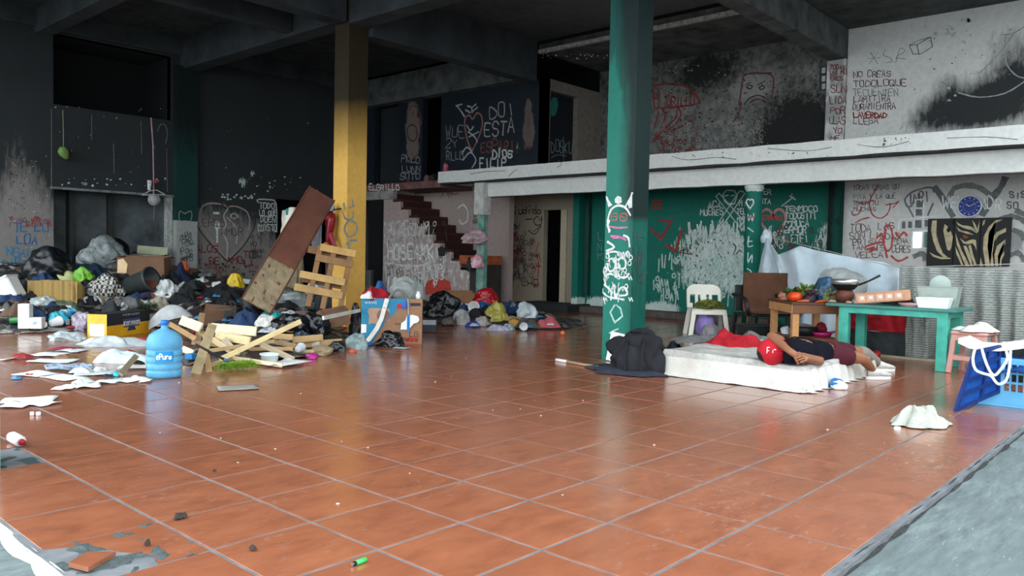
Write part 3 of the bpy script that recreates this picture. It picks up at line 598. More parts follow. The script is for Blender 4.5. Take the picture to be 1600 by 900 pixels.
# -- stair side
PS = ('X', XS); ss = sw
words(PS, [('HOSEAKK', 606, 404, 21, 10.5)], (232, 230, 226), ss, 'big white capital word across the stair side', 3.2, slope=.02)
words(PS, [('DIDELHPU', 604, 436, 19, 10)], (212, 210, 206), ss, 'lower white capital word on the stair side', 3.0)
words(PS, [('LABSWM', 612, 368, 20, 10)], (204, 200, 196), ss, 'upper white capital word on the stair side', 2.4)
words(PS, [('CAME', 604, 342, 12, 8)], (196, 160, 156), ss, 'faded word near the top of the stair side', 1.4)
draw('white_line', PS, [[(604, 411), (635, 415), (662, 414), (672, 408)], [(602, 411), (604, 440)], [(676, 392), (678, 408)]], 2.4, (222, 220, 216), ss, label='white underline on the stair side')
scrawl('white_scribble', PS, (603, 345, 678, 442), 60, 1.1, (208, 206, 202), ss, 'tangled white strokes on the stair side', 12, 31)
scrawl('dark_scribble', PS, (604, 345, 700, 440), 50, 1.0, (74, 68, 66), ss, 'dark strokes on the stair side', 10, 32)
fillpoly('dark_blot', PS, [[(684, 389), (690, 384), (697, 389), (695, 400), (687, 401)]], (40, 36, 34), ss, 'dark blot near the lower steps')
words(('X', XS-.04), [('ELGRILLO', 577, 297, 8, 6)], (216, 214, 210), lp, 'white words on the landing edge', 1.7)
PI = ('X', XS+.97)
words(PI, [('INO', 690, 304, 9, 9)], (140, 40, 40), swm, 'red word on the inner stair wall', 1.5); draw('white_loop', PI, [[(716, 325), (724, 320), (731, 330), (730, 345), (722, 350), (718, 344)]], 2.8, (212, 212, 208), swm, label='white loop on the inner stair wall')
scrawl('dark_scribble', PI, (738, 300, 748, 350), 16, 1.0, (60, 58, 56), swm, 'column of dark letters on the inner stair wall', 9, 41)
fillpoly('red_patch', PS, [[(664, 446), (670, 438), (690, 434), (704, 440), (706, 455), (690, 460), (666, 460)]], (196, 70, 56), ss, 'red painted patch at the foot of the stairs')
# -- upper blue wall
PU = ('X', XU); bu = O['wall_upper_blue']
words(PU, [('DOI', 765, 184, 19, 14)], (148, 146, 144), bu, 'pale painted letters at the upper right', 2.2, slope=-.16); words(PU, [('ESTA', 758, 214, 22, 12)], (150, 148, 146), bu, 'large pale painted word', 2.3, slope=-.16)
words(PU, [('ESPARI', 752, 239, 16, 9)], (112, 64, 56), bu, 'reddish painted word', 2.2, slope=-.1); words(PU, [('DIOS', 770, 247, 12, 8)], (186, 188, 186), bu, 'bold white painted word', 2.8, slope=-.06); words(PU, [('FILIP', 750, 263, 14, 8.5)], (180, 182, 180), bu, 'bold white painted name low on the blue wall', 2.6, slope=-.03)
words(PU, [('WUE', 697, 214, 17, 10), ('2Y', 697, 230, 13, 10), ('RLLO', 698, 250, 13, 7)], (122, 124, 126), bu, 'grey painted words on the left of the heart', 1.6)
draw('painted_heart', PU, [[(738, 186), (733, 180), (727, 186), (727, 200), (731, 220), (738, 236)], [(738, 236), (748, 215), (754, 195), (752, 180), (745, 177), (741, 184), (738, 186)]], 3.0, (140, 100, 92), bu, label='reddish outlined heart pierced by arrows')
draw('painted_arrows', PU, [[(726, 182), (718, 170), (713, 165)], [(715, 165), (722, 163)], [(738, 176), (737, 168), (731, 166)], [(738, 168), (744, 163)], [(739, 174), (746, 168)], [(728, 172), (735, 176)], [(730, 196), (735, 204), (740, 198)], [(732, 206), (742, 214), (746, 222)], [(733, 214), (748, 206)], [(722, 240), (730, 230), (738, 238)], [(724, 250), (735, 238), (744, 250), (738, 262)]], 2.4, (160, 166, 170), bu, label='white arrows and strokes through the heart')
draw('painted_face', PU, [[(637, 200), (643, 195), (651, 200), (651, 215), (645, 221), (638, 214), (637, 200)]], 1.6, (20, 18, 18), bu, label='black outlined mouth on the painted pier')
draw('painted_face', PU, [[(640, 172), (646, 165), (655, 172), (658, 190)], [(644, 180), (647, 175)], [(655, 180), (657, 200)], [(650, 205), (658, 215)]], 2.0, (96, 52, 48), bu, label='dark red lines on the painted pier')
words(PU, [('PKLO', 628, 254, 10, 7.5), ('LUNN', 629, 269, 9, 7.5), ('SOTO', 626, 280, 9, 8)], (132, 132, 132), bu, 'grey words on the painted pier', 1.7)
PPt = ('Y', 8.12)
words(PPt, [('DOSKU', 861, 238, 16, 7)], (140, 166, 166), pd, 'pale scribbled tag on the boarded doorway', 1.1); fillpoly('teal_patch', PPt, [[(860, 160), (864, 152), (870, 153), (872, 165), (868, 180), (861, 182)]], (30, 120, 108), pd, 'teal painted patch')
draw('tag_underline', PPt, [[(861, 247), (870, 242), (885, 244)], [(880, 214), (880, 252)]], 1.0, (140, 166, 166), pd, label='thin line under the tag')
# -- burnt upper wall
wu = O['wall_upper_right']
words(PW, [('GRILLO', 1042, 166, 15, 7.5)], (128, 40, 36), wu, 'dark red painted name', 2.0, slope=-.04); words(PW, [('EL', 1022, 170, 26, 8)], (128, 40, 36), wu, 'tall red letters beside the pillar', 2.4)
draw('red_bird', PW, [[(1022, 134), (1040, 131), (1065, 133), (1082, 142), (1093, 158), (1086, 163), (1060, 167), (1040, 168)], [(1060, 168), (1064, 180), (1054, 196), (1038, 206), (1021, 222)], [(1058, 170), (1056, 184), (1044, 196), (1021, 218)], [(1035, 170), (1040, 182), (1032, 200)], [(1030, 175), (1022, 200)], [(1034, 215), (1038, 238)], [(1042, 222), (1060, 238), (1080, 232)], [(1048, 205), (1068, 196), (1080, 188), (1078, 200)]], 2.6, (126, 42, 36), wu, label='dark red outline drawing of a cricket')
draw('painted_portrait', PW, [[(1155, 164), (1160, 130), (1163, 118), (1180, 114), (1205, 117), (1209, 130), (1206, 154)], [(1158, 160), (1154, 178), (1146, 190)], [(1163, 116), (1205, 114)]], 2.6, (104, 56, 66), wu, label='dark red square outline of a face')
draw('painted_portrait', PW, [[(1167, 137), (1171, 133), (1176, 135), (1172, 139), (1167, 137)], [(1186, 137), (1192, 134), (1195, 137), (1189, 140), (1186, 137)], [(1184, 133), (1196, 126)], [(1166, 132), (1173, 129)], [(1163, 163), (1172, 153), (1185, 149), (1196, 153)], [(1172, 160), (1186, 155), (1196, 160)]], 1.7, (38, 32, 34), wu, label='black eyes and drooping moustache')
draw('painted_portrait', PW, [[(1173, 158), (1182, 154), (1194, 156)], [(1175, 163), (1192, 162)]], 2.2, (126, 88, 92), wu, label='pinkish mouth of the face')
scrawl('pale_scribble', PW, (1030, 190, 1190, 238), 130, 1.1, (148, 144, 140), wu, 'faint pale scribble along the burnt wall', 5, 51)
pu = O['pilaster_upper']; PQ = ('X', 12.2)
words(PQ, [('TODAS', 1297, 108, 6, 5), ('LAS MU', 1297, 116, 6, 4.4), ('ERES', 1298, 125, 6, 5), ('SUN', 1299, 145, 11, 8.5), ('LIDA', 1297, 162, 11, 6.8), ('POR', 1298, 178, 9, 8), ('LLAS', 1296, 194, 10, 6.5), ('YO', 1303, 208, 9, 7), ('ME', 1298, 219, 6, 8)], (116, 36, 40), pu, 'column of dark red words', 1.3)
wv = O['wall_upper_white']; PV = ('X', XW-.05)
words(PV, [('NO CREAS', 1334, 121, 9, 7.4), ('TODOLOQUE', 1334, 136, 10, 9.4), ('LAMITIRA', 1334, 160, 9, 7.4), ('DURAMIENTRA', 1333, 172, 9, 6.1), ('LLEGA', 1334, 194, 9, 8)], (86, 44, 46), wv, 'brown handwritten verse on the pale wall', 1.2, slope=-.03)
words(PV, [('TECUENTEN', 1333, 150, 10, 8)], (110, 104, 104), wv, 'faded grey line of the verse', 1.0); words(PV, [('LAVERDAD', 1334, 184, 8, 6.6)], (140, 30, 34), wv, 'bold red line of the verse', 1.9)
draw('sketched_cube', PV, [[(1421, 71), (1436, 63), (1454, 58), (1457, 73), (1440, 84), (1427, 85), (1421, 71)], [(1421, 71), (1433, 70), (1454, 58)], [(1433, 70), (1436, 85)]], 1.0, (64, 64, 64), wv, sm=False, label='thin sketched cube'); draw('sketched_signs', PV, [[(1360, 82), (1372, 100)], [(1372, 82), (1358, 100)], [(1356, 92), (1376, 90)], [(1384, 76), (1380, 86), (1390, 90), (1394, 96), (1384, 98)], [(1400, 98), (1406, 76), (1414, 80), (1400, 90), (1416, 92)]], .8, (112, 114, 116), wv, label='faint sketched signs')
draw('white_ring', PV, [[(1572, 56), (1570, 75), (1574, 102), (1588, 118), (1600, 122)], [(1498, 145), (1530, 152), (1570, 146), (1600, 128)], [(1566, 54), (1582, 53), (1600, 42)], [(1530, 115), (1560, 85), (1582, 55)]], 2.0, (150, 154, 154), wv, label='pale chalk ring and swoosh')
# -- green wall
wg = O['wall_right_green']
words(PW, [('L', 935, 376, 12, 9), ('N', 934, 391, 11, 9), ('M', 934, 405, 11, 10)], (110, 150, 140), wg, 'pale letters beside the green pillar', 1.2)
draw('red_zigzag', PW, [[(1016, 357), (1033, 373), (1049, 346), (1031, 344)], [(1041, 383), (1056, 393), (1065, 360)], [(1034, 408), (1040, 410)]], 4.2, (146, 50, 48), wg, sm=False, label='thick red broken heart strokes')
draw('red_window', PW, [[(1019, 324), (1019, 313), (1033, 313), (1033, 325), (1019, 325)], [(1019, 319), (1034, 319)], [(1024, 312), (1024, 326)], [(1029, 312), (1029, 326)]], 1.6, (176, 40, 40), wg, sm=False, label='small red painted grid')
words(PW, [('gUENDY', 1062, 397, 10, 6.5)], (92, 54, 44), wg, 'brown painted word', 1.6); words(PW, [('GRILLE', 1061, 419, 10, 6.5)], (110, 50, 40), wg, 'brown painted name under it', 1.6); words(PW, [('TENGO', 1067, 363, 7, 4), ('QUE', 1070, 372, 7, 5)], (88, 88, 84), wg, 'small grey words on the pale patch', 1.0)
draw('crossed_bats', PW, [[(1119, 307), (1124, 302), (1164, 347), (1156, 355), (1119, 307)], [(1162, 300), (1156, 298), (1124, 346), (1130, 352), (1164, 302)], [(1130, 303), (1136, 297), (1148, 298), (1152, 306), (1148, 318), (1140, 321), (1132, 314), (1130, 303)], [(1133, 306), (1138, 305)], [(1143, 306), (1148, 305)], [(1138, 318), (1145, 318)]], 1.8, (198, 208, 204), wg, sm=False, label='white crossed bats around a face')
words(PW, [('ACA', 1107, 324, 8, 7), ('MUERES', 1095, 336, 9, 6), ('MI', 1155, 322, 8, 7), ('TELA', 1152, 335, 8, 5), ('MAL', 1152, 345, 7, 6)], (198, 206, 202), wg, 'white words beside the crossed bats', 1.6); words(PW, [('S', 1152, 417, 9, 7), ('I', 1155, 430, 8, 6), ('TP', 1151, 443, 8, 6), ('SON', 1143, 456, 8, 6)], (196, 206, 202), wg, 'column of white letters', 1.3)
draw('painted_faces', PW, [[(1118, 378), (1120, 390), (1128, 402), (1138, 400), (1136, 385), (1128, 376), (1118, 378)], [(1140, 378), (1150, 385), (1146, 398)], [(1125, 410), (1140, 425), (1138, 445)], [(1148, 400), (1160, 385), (1165, 372)]], 1.8, (92, 82, 100), wg, label='purplish grey painted outline figures')
draw('painted_heart', PW, [heart(1208, 347, 40, 50)], 4.2, (188, 132, 128), wg, label='pink outlined heart behind the round column'); draw('painted_arrow', PW, [[(1222, 322), (1240, 308)], [(1234, 306), (1243, 312)], [(1238, 303), (1236, 311)]], 1.6, (206, 200, 196), wg, label='white arrow through the pink heart')
words(PW, [('SERGIMDO', 1188, 344, 7, 4.4)], (190, 70, 70), wg, 'red word inside the pink heart', 1.3); words(PW, [('TER', 1188, 303, 8, 6), ('OTA', 1188, 318, 8, 6)], WHT, wg, 'white letters right of the round column', 1.5)
words(PW, [('TENMOCO', 1227, 330, 8, 7.4), ('TODOSITI', 1228, 342, 9, 6.2), ('MUCA', 1238, 354, 9, 7), ('ABRMOR', 1220, 364, 9, 7), ('TI ETEI', 1216, 378, 10, 7)], (202, 208, 204), wg, 'white painted verse on the green wall', 1.7); draw('small_heart', PW, [heart(1232, 351, 11, 13)], 1.6, WHT, wg, label='small white heart in the verse')
scrawl('white_scribble', PW, (1190, 350, 1222, 385), 26, 1.6, (196, 204, 200), wg, 'white strokes under the pink heart', 9, 61)
# -- round column
RCc = ('X', 10.585)
draw('column_heart', RCc, [heart(1172, 318, 11, 17)], 2.2, WHT, rc, label='white heart on the round column'); draw('column_marks', RCc, [[(1169, 335), (1170, 345), (1173, 337), (1176, 345), (1178, 334)], [(1169, 356), (1177, 362)], [(1170, 370), (1169, 385), (1176, 384)], [(1170, 377), (1175, 377)], [(1169, 395), (1169, 410), (1175, 398), (1175, 410)], [(1168, 420), (1174, 425), (1170, 440)]], 2.0, (186, 204, 198), rc, label='white marks down the round column')
draw('column_band', RCc, [[(1168, 340), (1179, 339)]], 2.0, (176, 90, 90), rc, label='red band on the round column')
# -- white wall
ww = O['wall_right_white']; PT = ('X', XW-.02)
words(PT, [('TODAS COSAS QU', 1333, 297, 7, 5.2), ('VIVA Y LA QUE', 1333, 311, 7, 5.2), ('TOMEN TU', 1333, 321, 7, 5), ('MUCHAS', 1334, 330, 6, 6)], (92, 82, 82), ww, 'small dark verse high on the white wall', .9, slope=-.03)
words(PT, [('TODA', 1329, 362, 12, 8.5), ('LAS', 1372, 358, 10, 9), ('SON LINDAS', 1328, 374, 9, 8), ('PRISAS', 1333, 383, 8, 8), ('VENA', 1396, 380, 8, 6), ('TAN', 1331, 391, 8, 8), ('IS', 1368, 391, 9, 8), ('CERES', 1394, 394, 10, 6), ('VELEA', 1336, 402, 10, 9)], (96, 72, 72), ww, 'larger brown verse on the white wall', 1.2)
draw('red_face', PT, [[(1368, 297), (1360, 312), (1359, 325), (1365, 337), (1376, 341), (1386, 335), (1391, 324), (1390, 318)], [(1366, 297), (1372, 291)], [(1340, 316), (1350, 318), (1364, 313)], [(1331, 330), (1333, 336), (1342, 334), (1346, 324)], [(1385, 320), (1397, 318), (1404, 315)], [(1396, 324), (1403, 316)], [(1337, 348), (1346, 343), (1358, 340)]], 1.9, (178, 74, 72), ww, label='red outline of a face')
draw('red_face', PT, [[(1384, 358), (1381, 378), (1386, 392), (1393, 385), (1394, 362), (1388, 352), (1382, 356)], [(1370, 372), (1378, 366), (1380, 380)], [(1352, 386), (1368, 380), (1382, 378)], [(1384, 392), (1386, 402)], [(1400, 364), (1405, 370), (1412, 363), (1417, 368)]], 3.0, (192, 78, 76), ww, label='thick red painted figure')
draw('red_scrawl', PT, [[(1355, 390), (1366, 386), (1358, 394), (1370, 388)], [(1393, 400), (1404, 408), (1418, 402)]], 3.0, (188, 86, 84), ww, label='red scrawl below the verse')
draw('grey_scroll', PT, [[(1418, 323), (1414, 312), (1424, 301), (1440, 295), (1455, 293), (1459, 300)], [(1418, 323), (1424, 322), (1428, 313)], [(1420, 325), (1428, 340)], [(1458, 318), (1450, 336)]], 2.6, (116, 120, 120), ww, label='grey outlined scroll')
words(PT, [('INRI', 1420, 319, 13, 8.5)], (92, 96, 96), ww, 'grey capital letters on the scroll', 1.9, slope=-.22)
fillpoly('grey_cross', PT, [[(1432, 315), (1442, 315), (1442, 324), (1432, 324)], [(1431, 327), (1441, 327), (1441, 337), (1431, 337)], [(1430, 344), (1440, 344), (1440, 356), (1430, 356)], [(1410, 346), (1415, 346), (1415, 357), (1409, 357)], [(1419, 346), (1425, 346), (1425, 356), (1419, 356)], [(1445, 344), (1452, 344), (1452, 354), (1445, 354)]], (106, 110, 110), ww, 'grey blocks of a painted cross')
draw('white_cross', PT, [[(1428, 356), (1430, 326), (1430, 312), (1444, 312), (1443, 340), (1442, 356)], [(1404, 357), (1406, 343), (1428, 341), (1468, 337)], [(1430, 325), (1443, 325)]], 1.8, (232, 236, 234), ww, sm=False, label='white outline of the painted cross')
draw('grey_strap', PT, [[(1462, 294), (1472, 308), (1482, 326), (1488, 336)], [(1570, 280), (1563, 294), (1548, 312), (1536, 334)]], 10, (110, 114, 114), ww, label='broad grey crossed bats')
draw('grey_cap', PT, [[(1485, 306), (1492, 294), (1512, 290), (1532, 294), (1546, 304)]], 8, (130, 134, 132), ww, label='broad grey painted arc above the clock')
words(PT, [('WE', 1473, 325, 18, 14), ('ND', 1531, 327, 17, 12), ('R', 1556, 328, 16, 10)], (228, 232, 230), ww, 'white painted name beside the clock', 2.2); words(PT, [('SIS', 1578, 309, 9, 9), ('SO', 1574, 326, 10, 10)], (98, 102, 102), ww, 'grey letters at the right end', 1.9)
draw('grey_clouds', PT, [[(1560, 345), (1575, 338), (1590, 340), (1600, 345)], [(1585, 360), (1595, 365), (1600, 372)], [(1575, 400), (1590, 395), (1600, 405)], [(1430, 400), (1442, 396), (1446, 404)], [(1590, 330), (1600, 335)]], 8, (120, 122, 122), ww, label='grey painted clouds at the right end')

# -- smears, drips and flakes
scrawl('white_smears', PW, (1070, 345, 1160, 440), 120, 3.2, (196, 212, 205), wg, 'white vertical paint smears', 22, 71); scrawl('white_smears', PW, (1020, 395, 1160, 462), 90, 2.2, (176, 204, 194), wg, 'thin pale drips', 20, 72); scrawl('dark_smears', PW, (1190, 350, 1290, 400), 40, 2.0, (70, 72, 66), wg, 'grey smears behind the verse', 14, 73)
scrawl('white_smears', PS, (603, 412, 690, 442), 24, 2.2, (222, 220, 216), sw, 'broad white smears on the stair side', 10, 74)
scrawl('red_scribble', PW, (1022, 205, 1090, 236), 26, 1.4, (116, 50, 42), wu, 'reddish scribble below the drawing', 6, 75)
def flakes(name, pl, regs, rgb, parent, label, seed=1):
    rnd = random.Random(seed); polys = []
    for (x0, y0, x1, y1, n, s) in regs:
        for _ in range(n):
            x, y, r = rnd.uniform(x0, x1), rnd.uniform(y0, y1), s*rnd.uniform(.35, 1.2); m_ = rnd.randint(5, 8); ph = rnd.random()*6
            polys.append([(x+r*rnd.uniform(.4, 1.2)*math.cos(ph+k*6.283/m_), y+r*rnd.uniform(.4, 1.2)*.8*math.sin(ph+k*6.283/m_)) for k in range(m_)])
    o = fillpoly(name, pl, polys, rgb, parent, label); o['kind'] = 'stuff'; return o
flakes('paint_flakes', PB, [(85, 278, 265, 292, 26, 2.6), (345, 302, 400, 314, 16, 3.0), (320, 180, 500, 300, 14, 1.1), (90, 190, 265, 280, 12, 1.2), (85, 166, 265, 186, 8, 1.8), (12, 240, 78, 330, 20, 1.1), (400, 275, 470, 300, 14, 2.2), (10, 330, 78, 430, 30, 1.4)], (176, 186, 184), wb, 'pale chips where the sooty paint has flaked off', 3)
flakes('soot_spots', PB, [(12, 245, 40, 330, 60, 1.3), (306, 400, 400, 435, 40, 2.0)], (34, 36, 36), wb, 'dark soot spots on the pale wall end', 4)
draw('drip_lines', PB, [[(80, 170), (80, 290)], [(98, 172), (99, 215)], [(143, 180), (143, 218)], [(177, 225), (178, 270)], [(260, 232), (261, 300)], [(220, 190), (221, 240)]], 1.0, (110, 112, 110), wb, sm=False, label='thin pale drips below the upper recess')
flakes('paint_flakes', PW, [(1030, 100, 1180, 118, 30, 2.0), (1030, 180, 1200, 238, 160, 1.2), (1150, 115, 1280, 160, 40, 1.0)], (150, 148, 144), wu, 'pale chips on the burnt wall', 5); flakes('soot_spots', PW, [(1030, 120, 1200, 235, 160, 2.0), (1200, 100, 1290, 225, 80, 2.2)], (40, 39, 39), wu, 'dark soot spots on the burnt wall', 6)
flakes('soot_spots', PV, [(1440, 40, 1600, 120, 40, 1.8), (1420, 120, 1480, 205, 30, 1.6), (1340, 195, 1480, 210, 20, 1.5)], (96, 100, 100), wv, 'grey soot spots on the pale wall', 7); flakes('white_patches', PV, [(1500, 30, 1520, 80, 6, 6), (1460, 40, 1500, 60, 5, 5), (1480, 130, 1495, 160, 4, 5)], (176, 184, 184), wv, 'pale washed patches in the soot', 8)
PME = ('X', XM); mz = O['mezzanine_slab']
flakes('edge_chips', PME, [(700, 262, 1590, 284, 0, 1), (1380, 214, 1425, 228, 16, 2.6), (1030, 238, 1330, 246, 30, 1.6), (1100, 258, 1180, 262, 8, 1.4)], (96, 96, 94), mz, 'dark chips in the white mezzanine edge', 9)
draw('edge_cracks', PME, [[(795, 276), (803, 268), (812, 263)], [(1050, 244), (1075, 250), (1120, 246), (1150, 249)], [(1200, 232), (1260, 236), (1300, 230)], [(735, 272), (760, 268), (790, 267)], [(1340, 226), (1380, 230), (1420, 221)], [(870, 262), (878, 256), (872, 250)], [(1480, 216), (1540, 214), (1590, 218)]], .9, (70, 70, 68), mz, label='fine cracks along the mezzanine edge')
flakes('edge_chips', ('X', 10.2), [(795, 85, 950, 92, 40, 1.6)], (176, 172, 166), O['mezzanine_ceiling_edge'], 'chips on the soffit edge', 10)
# ================================================================ THINGS ON THE RIGHT
def rmf(p, o=4): return noise.ridged_multi_fractal(Vector(p), 1.0, 2.1, o, 1.0, 2.0)
def crumple(size, seed, nx=26, ny=22, amp=.5, edge=.02, fold=1.5):
    """heaped cloth: uneven dome with sharp ridged folds; size=(x,y,z)"""
    sx, sy, sz = size; nx = int(nx*1.3); ny = int(ny*1.3)
    def f(a, b):
        x = 2*a-1; y = 2*b-1; r = max(abs(x), abs(y)); d = math.sqrt(x*x+y*y)
        if d > 0: x, y = x/d*r, y/d*r
        an = math.atan2(y, x); wob = 1+.34*noise.noise((math.cos(an)*1.6+seed*7, math.sin(an)*1.6, 3))
        h = max(0, 1-r**3.2)*(.8+.6*noise.noise((x*1.5+seed*5, y*1.5, 9)))
        rd = 1.5*math.tanh(rmf((x*fold+seed*3.1, y*fold*.8, seed*.37))/1.5)
        dx = .10*noise.noise((x*2.3, y*2.3, seed+11)); dy = .10*noise.noise((x*2.3, y*2.3, seed+31))
        z = sz*max(0.05*(1-r), h)*(.30+(.3+.35*amp)*rd) + edge*.5*rd*(1-r*.4)
        return ((x+dx)*sx/2*wob, (y+dy)*sy/2*wob, z + .003)
    return gridmesh(nx, ny, f)
def blob(size, seed, sub=3, amp=.18, fold=1.0, knot=False):
    """stuffed bag: creased closed lump standing on z=0"""
    bm = bmesh.new(); bmesh.ops.create_icosphere(bm, subdivisions=min(5, sub+1), radius=1)
    for v in bm.verts:
        c = v.co.copy(); d = 1 + amp*((1.6*math.tanh(rmf((c.x*fold*1.5+seed*2.3, c.y*fold*1.5, c.z*fold*1.2), 5)/1.6)-1.0)*1.15 + 1.5*noise.noise(c*1.3+Vector((seed, 0, 0))))
        c *= d
        if knot and c.z > .5: k = (c.z-.5)*1.7; c.x *= max(.12, 1-k); c.y *= max(.12, 1-k); c.z += k*.3
        if c.z < -.45: c.z = -.45+(c.z+.45)*.1
        v.co = Vector((c.x*size[0]/2, c.y*size[1]/2, max(0, (c.z+.5))*size[2]/1.5))
    return bm
def heap_thing(name, bm, mat, loc, rz, label, cat, group=None, solidt=0, smooth=True, rot=None):
    o = obj(name, bm, mat, None, smooth); setloc(o, loc, rot if rot else (0, 0, rz)); tag(o, label, cat, group)
    if solidt: solid(o, solidt)
    return o
# ---- mattress with its white sheet
MT = .215; mx0, mx1, my0, my1 = 5.44, 7.3, .78, 2.2
mt = thing('mattress', 'dirty white mattress on the floor under the lying person', 'mattress', ((mx0+mx1)/2, (my0+my1)/2, 0)); ox, oy = (mx0+mx1)/2, (my0+my1)/2
bm = box((mx0+.05-ox, my0+.05-oy, 0), (mx1-.03-ox, my1-.03-oy, MT-.03), .04); obj('mattress_core', bm, M((176, 172, 164), .95, .3, 6), mt)
def sheet(a, b):
    h = MT+.04*(b); L, W = mx1-mx0, my1-my0
    sx = -.27+a*(L+.3); sy = -.27+b*(W+.5)
    ex = max(0, -sx, sx-L); ey = max(0, -sy, sy-W); e = max(ex, ey)
    X = min(max(sx, 0), L); Y = min(max(sy, 0), W)
    along = Y if ex > ey else X; fq = 16 if ey > ex and sy < 0 else 5
    fo_ = (.03 if fq > 10 else .01)*math.sin(along*fq*2.2+3*noise.noise((along*3, 0, 1)))*min(1, e/.12)
    out = .035*min(1, e/.2)+fo_
    if ex >= ey and ex > 0: X += -out if sx < 0 else out
    if ey > ex and ey > 0: Y += -out if sy < 0 else out
    zt = h + .012*noise.noise((sx*3, sy*3, 0)) + .010*ridge((sx*2.3+1, sy*3.1, 5))
    zz = zt if e == 0 else max(.004+.01*abs(noise.noise((sx*9, sy*9, 0))), zt - e*1.02 + .015*(1-math.exp(-e*30)))
    if e > .23: 
        ext = (e-.23)
        if ex >= ey: X += -ext if sx < 0 else ext
        else: Y += -ext if sy < 0 else ext
    return (mx0+X-ox, my0+Y-oy, zz)
sm_, st_, sb_ = nt('dirty_sheet'); co = coords(st_); n1 = noise_(st_, co, 1.6, 6, .65); n2 = noise_(st_, co, 7, 5, .7)
cc_ = mixc(st_, math_(st_, 'MULTIPLY_ADD', n1, 3.0, -1.25, True), lin((206, 204, 198)), lin((170, 160, 148))); gx = N(st_, 'ShaderNodeSeparateXYZ'); st_.links.new(co, gx.inputs[0])
topd = math_(st_, 'MULTIPLY', math_(st_, 'GREATER_THAN', gx.outputs[2], .19), math_(st_, 'MULTIPLY_ADD', n2, 2.4, -.7, True))
st_.links.new(mixc(st_, math_(st_, 'MULTIPLY', topd, .75), cc_, lin((120, 120, 118))), sb_.inputs['Base Color']); sb_.inputs['Roughness'].default_value = .9
obj('sheet', gridmesh(110, 90, sheet), sm_, mt, True)
# ---- person lying along the near edge of the mattress
def Y_(u, v, Y): return Vector([float(c) for c in onY(u, v, Y)])
per = thing('person', 'person in navy shirt and maroon shorts lying on the mattress, red cap over face', 'person', (5.9, .95, .2)); P0 = Vector((5.9, .95, .2))
def skin(name, V, E, mat, parent, sub=2, root=0):
    me = bpy.data.meshes.new(name); me.from_pydata([tuple(Vector(v[0])-P0) for v in V], E and [tuple(e) for e in E], [])
    o = mesh_obj(name, me, mat, parent); md = o.modifiers.new('skin', 'SKIN'); md.use_smooth_shade = True
    for i, v in enumerate(V):
        r = v[1]; me.skin_vertices[0].data[i].radius = (r, r) if not hasattr(r, '__len__') else r
        me.skin_vertices[0].data[i].use_root = (i == root)
    s = o.modifiers.new('sub', 'SUBSURF'); s.levels = sub; s.render_levels = sub
    return o
head = Y_(1207, 551, 1.08); neck = Y_(1223, 548, 1.02); chest = Y_(1243, 549, .97); belly = Y_(1270, 550, .94); pelv = Y_(1293, 553, .92)
shA = Y_(1226, 538, 1.12); elA = Y_(1203, 524, 1.12); wrA = Y_(1236, 550, .84)
shB = Y_(1233, 556, .87); elB = Y_(1286, 565, .76); wrB = Y_(1262, 561, .76)
hipN = Y_(1300, 556, .86); kneeN = Y_(1347, 559, .66); ankN = Y_(1364, 592, .62); ankN.z = .085; toeN = Vector((ankN.x+.16, ankN.y-.12, .05))
hipF = Y_(1300, 547, 1.0); kneeF = Y_(1349, 551, .82); ankF = Y_(1371, 586, .78); ankF.z = max(.08, ankF.z)
skin_m = M((148, 98, 70), .6, .2, 8, .1)
V = [(pelv, .125), (belly, .115), (chest, .125), (neck, .055), (head+Vector((.05, 0, 0)), .08), (head, .092), (head-Vector((.07, -.02, -.01)), .07),
     (shA, .062), (elA, .045), (wrA, .03), (shB, .06), (elB, .043), (wrB, .03),
     (hipN, .095), (hipN.lerp(kneeN, .6), .075), (kneeN, .06), (kneeN.lerp(ankN, .3), .056), (ankN, .036), (ankN.lerp(toeN, .25), .03),
     (hipF, .09), (kneeF, .06), (kneeF.lerp(ankF, .3), .055), (ankF, .036)]
E_ = [(0, 1), (1, 2), (2, 3), (3, 4), (4, 5), (5, 6), (2, 7), (7, 8), (8, 9), (2, 10), (10, 11), (11, 12), (0, 13), (13, 14), (14, 15), (15, 16), (16, 17), (17, 18), (0, 19), (19, 20), (20, 21), (21, 22)]
def add_hand(wi, wpos, dirv, upv, palm=.055):
    d = Vector(dirv).normalized(); s = Vector(upv).cross(d).normalized(); n = d.cross(s)
    pi = len(V); V.append((wpos+d*.045, (.036, .02))); E_.append((wi, pi)); V.append((wpos+d*.085, (.038, .017))); E_.append((pi, pi+1)); k = pi+1
    for off, L in ((-.033, .066), (-.011, .078), (.011, .074), (.032, .058)):
        b = len(V); base = wpos+d*.092+s*off
        V.append((base, .0095)); V.append((base+d*L*.5+n*.006, .009)); V.append((base+d*L*.8-n*.016, .0085)); V.append((base+d*L-n*.034, .0075))
        E_.extend([(k, b), (b, b+1), (b+1, b+2), (b+2, b+3)])
    b = len(V); V.append((wpos+d*.055+s*-.04, .012)); V.append((wpos+d*.085+s*-.062-n*.008, .011)); V.append((wpos+d*.11+s*-.066-n*.02, .009)); E_.extend([(pi, b), (b, b+1), (b+1, b+2)])
add_hand(9, wrA, Y_(1254, 559, .77)-wrA, (-.6, -.6, .5)); add_hand(12, wrB, Y_(1243, 557, .765)-wrB, (-.6, -.6, .6))
body = skin('body', V, E_, skin_m, per, 2)
shirt_m = M((13, 14, 26), .95, .3, 9, .3, spec=.15); short_m = M((76, 18, 32), .9, .3, 9, .3)
a1 = shA.lerp(elA, .42); b1 = shB.lerp(elB, .35)
